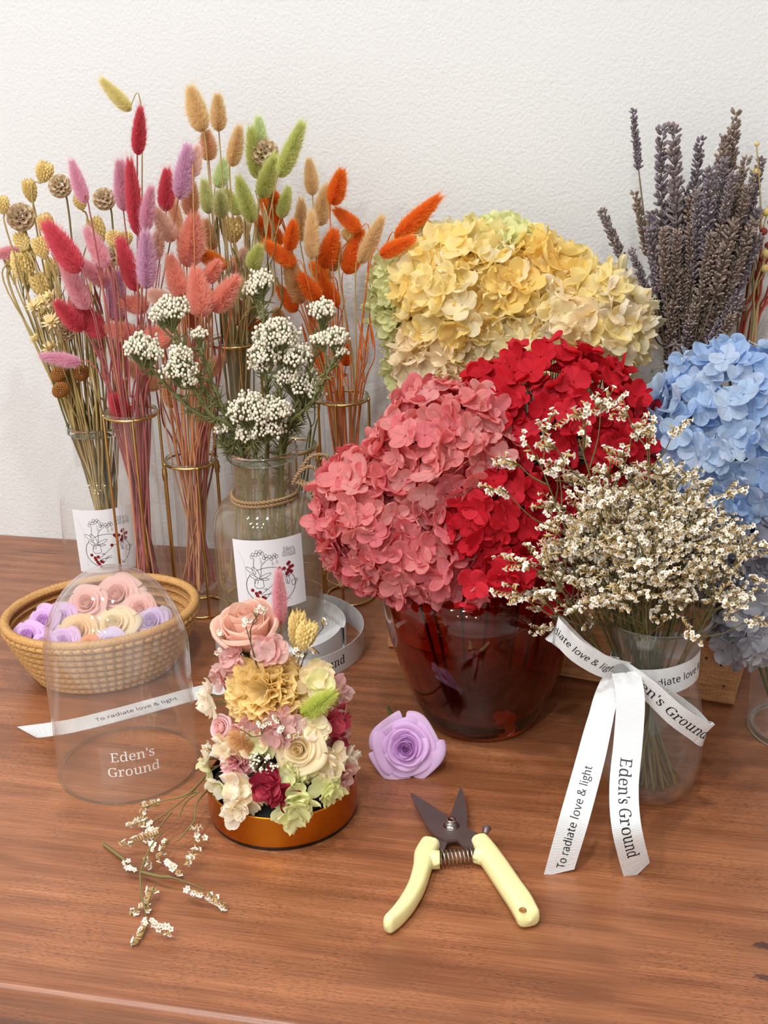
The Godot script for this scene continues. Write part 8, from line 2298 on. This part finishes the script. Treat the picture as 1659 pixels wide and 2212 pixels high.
# ---------------------------------------------------------------- flowers as things
func hydrangea(called: String, label: String, group: String, centre: Vector3, radii: Vector3, n: int, tints: Array, size: float, axis: Vector3, reach: float, foot: Vector3, stem_mat: String, kind := "floret") -> Node3D:
	var o := thing(called, label, "hydrangea", group, centre)
	axis = axis.normalized()
	var made := 0
	var k := 0
	var total := int(n * 2.0 / (1.0 - reach))
	var pedicels := MB.new()
	var hub := -axis * minf(radii.x, minf(radii.y, radii.z)) * 0.45
	while made < n and k < total:
		var y := 1.0 - 2.0 * (k + 0.5) / total
		var a := k * 2.39996
		var d := Vector3(sqrt(1 - y * y) * cos(a), sqrt(1 - y * y) * sin(a), y)
		k += 1
		if d.dot(axis) < reach + rnd(-0.12, 0.12):
			continue
		d = (d + Vector3(rnd(-0.1, 0.1), rnd(-0.1, 0.1), rnd(-0.1, 0.1))).normalized()
		var deep := rnd(0.9, 1.06) if made % 4 else rnd(0.74, 0.9)
		var p := d * radii * deep
		var nn := (d / radii).normalized() + Vector3(rnd(-1, 1), rnd(-1, 1), rnd(-1, 1)) * 0.62
		part(o, "floret", X[kind][rng.randi() % 5], M[tints[rng.randi() % tints.size()]], facing(nn, rnd(0, 6), size * rnd(0.82, 1.15), p))
		if made % 2 == 0:
			pedicels.tube(PackedVector3Array([hub, hub.lerp(p, 0.55) + axis * 0.004, p]), [0.0008, 0.0005, 0.0004], 3)
		made += 1
	if foot != Vector3.ZERO:
		pedicels.tube(smooth([foot - centre, (foot - centre) * 0.5 + Vector3(0, 0.02, 0), hub], 5), [0.0014, 0.0012], 6)
	part(o, "stem", pedicels.mesh(), M[stem_mat])
	return o


func cluster(called: String, label: String, group: String, at: Vector3, n: int, spread: float, tints: Array, size: float, face: Vector3, foot: Vector3) -> Node3D:   # a few loose hydrangea florets
	var o := thing(called, label, "hydrangea", group, at)
	var st := MB.new()
	for k in n:
		var d := (face.normalized() + Vector3(rnd(-1, 1), rnd(-1, 1), rnd(-1, 1)) * 0.75).normalized()
		var p := d * spread * rnd(0.55, 1.0)
		part(o, "floret", X.ruffled_floret[rng.randi() % 5], M[tints[rng.randi() % tints.size()]], facing(d + face.normalized() * 0.3, rnd(0, 6), size * rnd(0.85, 1.15), p))
		st.tube(PackedVector3Array([foot - at, (foot - at) * 0.3, p]), [0.0006], 3)
	part(o, "stem", st.mesh(), M.olive_stem)
	return o


func bunny(label: String, group: String, base: Vector3, tip: Vector3, width: float, tint: String, path: Array, stem_mat: String, variant := -1) -> Node3D:
	var o := thing("bunny_tail_grass", label, "dried grass", group, base)
	part(o, "seed_head", X.bunny[variant if variant >= 0 else rng.randi() % 4], M[tint], along(Vector3.ZERO, tip - base, width, rnd(0, 6)))
	var p := []
	for q: Vector3 in path:
		p.append(q - base)
	p.append((base - tip).normalized() * 0.012)
	p.append((tip - base) * 0.06)
	part(o, "stem", tube_mesh(smooth(p, 7), [0.0009, 0.0007, 0.0005], 5), M[stem_mat])
	return o


func rose(called: String, label: String, category_group: String, at: Vector3, up: Vector3, size: float, tint: String, layers: Array, stem := Vector3.ZERO) -> Node3D:
	# layers: [number of petals, radius, opening 0..5, lift]
	var o := thing(called, label, "rose", category_group, at)
	var b := facing(up, rnd(0, 6), size, Vector3.ZERO)
	var turn := 0.0
	for l in layers:
		for k in l[0]:
			turn += TAU / l[0] + rnd(-0.12, 0.12)
			var s := Vector3(l[1], 1.0, l[1]) * rnd(0.92, 1.07)
			var x := b * Transform3D(Basis(Vector3.UP, turn) * Basis(Vector3(rnd(-1, 1), 0, rnd(-1, 1)).normalized(), rnd(0.0, 0.13)).scaled_local(s), Vector3.UP * (l[3] + rnd(-0.05, 0.04)))
			part(o, "petal", X.rose[l[2]], M[tint], x)
		turn += 0.7
	part(o, "petal", X.rose_heart, M[tint], b)
	var c := MB.new()
	c.lathe([Vector2(0.0, -0.12), Vector2(0.2, -0.08), Vector2(0.32, 0.04), Vector2(0.34, 0.2)], 10)
	for s in 5:
		var q := Basis(Vector3.UP, s * TAU / 5)
		c.tri(q * Vector3(0.28, 0.05, -0.12), q * Vector3(0.28, 0.05, 0.12), q * Vector3(0.75, -0.12, 0))
	part(o, "calyx", c.mesh(), M.leaf, b)
	if stem != Vector3.ZERO:
		part(o, "stem", tube_mesh(smooth([b * Vector3(0, -0.08, 0), (stem - at) * 0.5, stem - at], 4), [0.0016], 6), M.leaf)
	return o


func carnation(label: String, at: Vector3, up: Vector3, size: float, tint: String, n: int) -> Node3D:
	var o := thing("carnation", label, "carnation", "", at)
	var b := facing(up, 0.0, size, Vector3.ZERO)
	for k in n:
		var f := (k + 0.5) / n
		var tilt := lerpf(1.45, -0.1, pow(f, 0.62)) + rnd(-0.16, 0.16)
		var x := Transform3D(Basis(Vector3.UP, k * 2.39996) * Basis(Vector3.BACK, tilt) * Basis(Vector3.RIGHT, rnd(-0.5, 0.5)).scaled(Vector3.ONE * rnd(0.85, 1.08)), Vector3(0, 0.0, 0))
		part(o, "petal", X.carnation[rng.randi() % 4], M[tint], b * x)
	return o
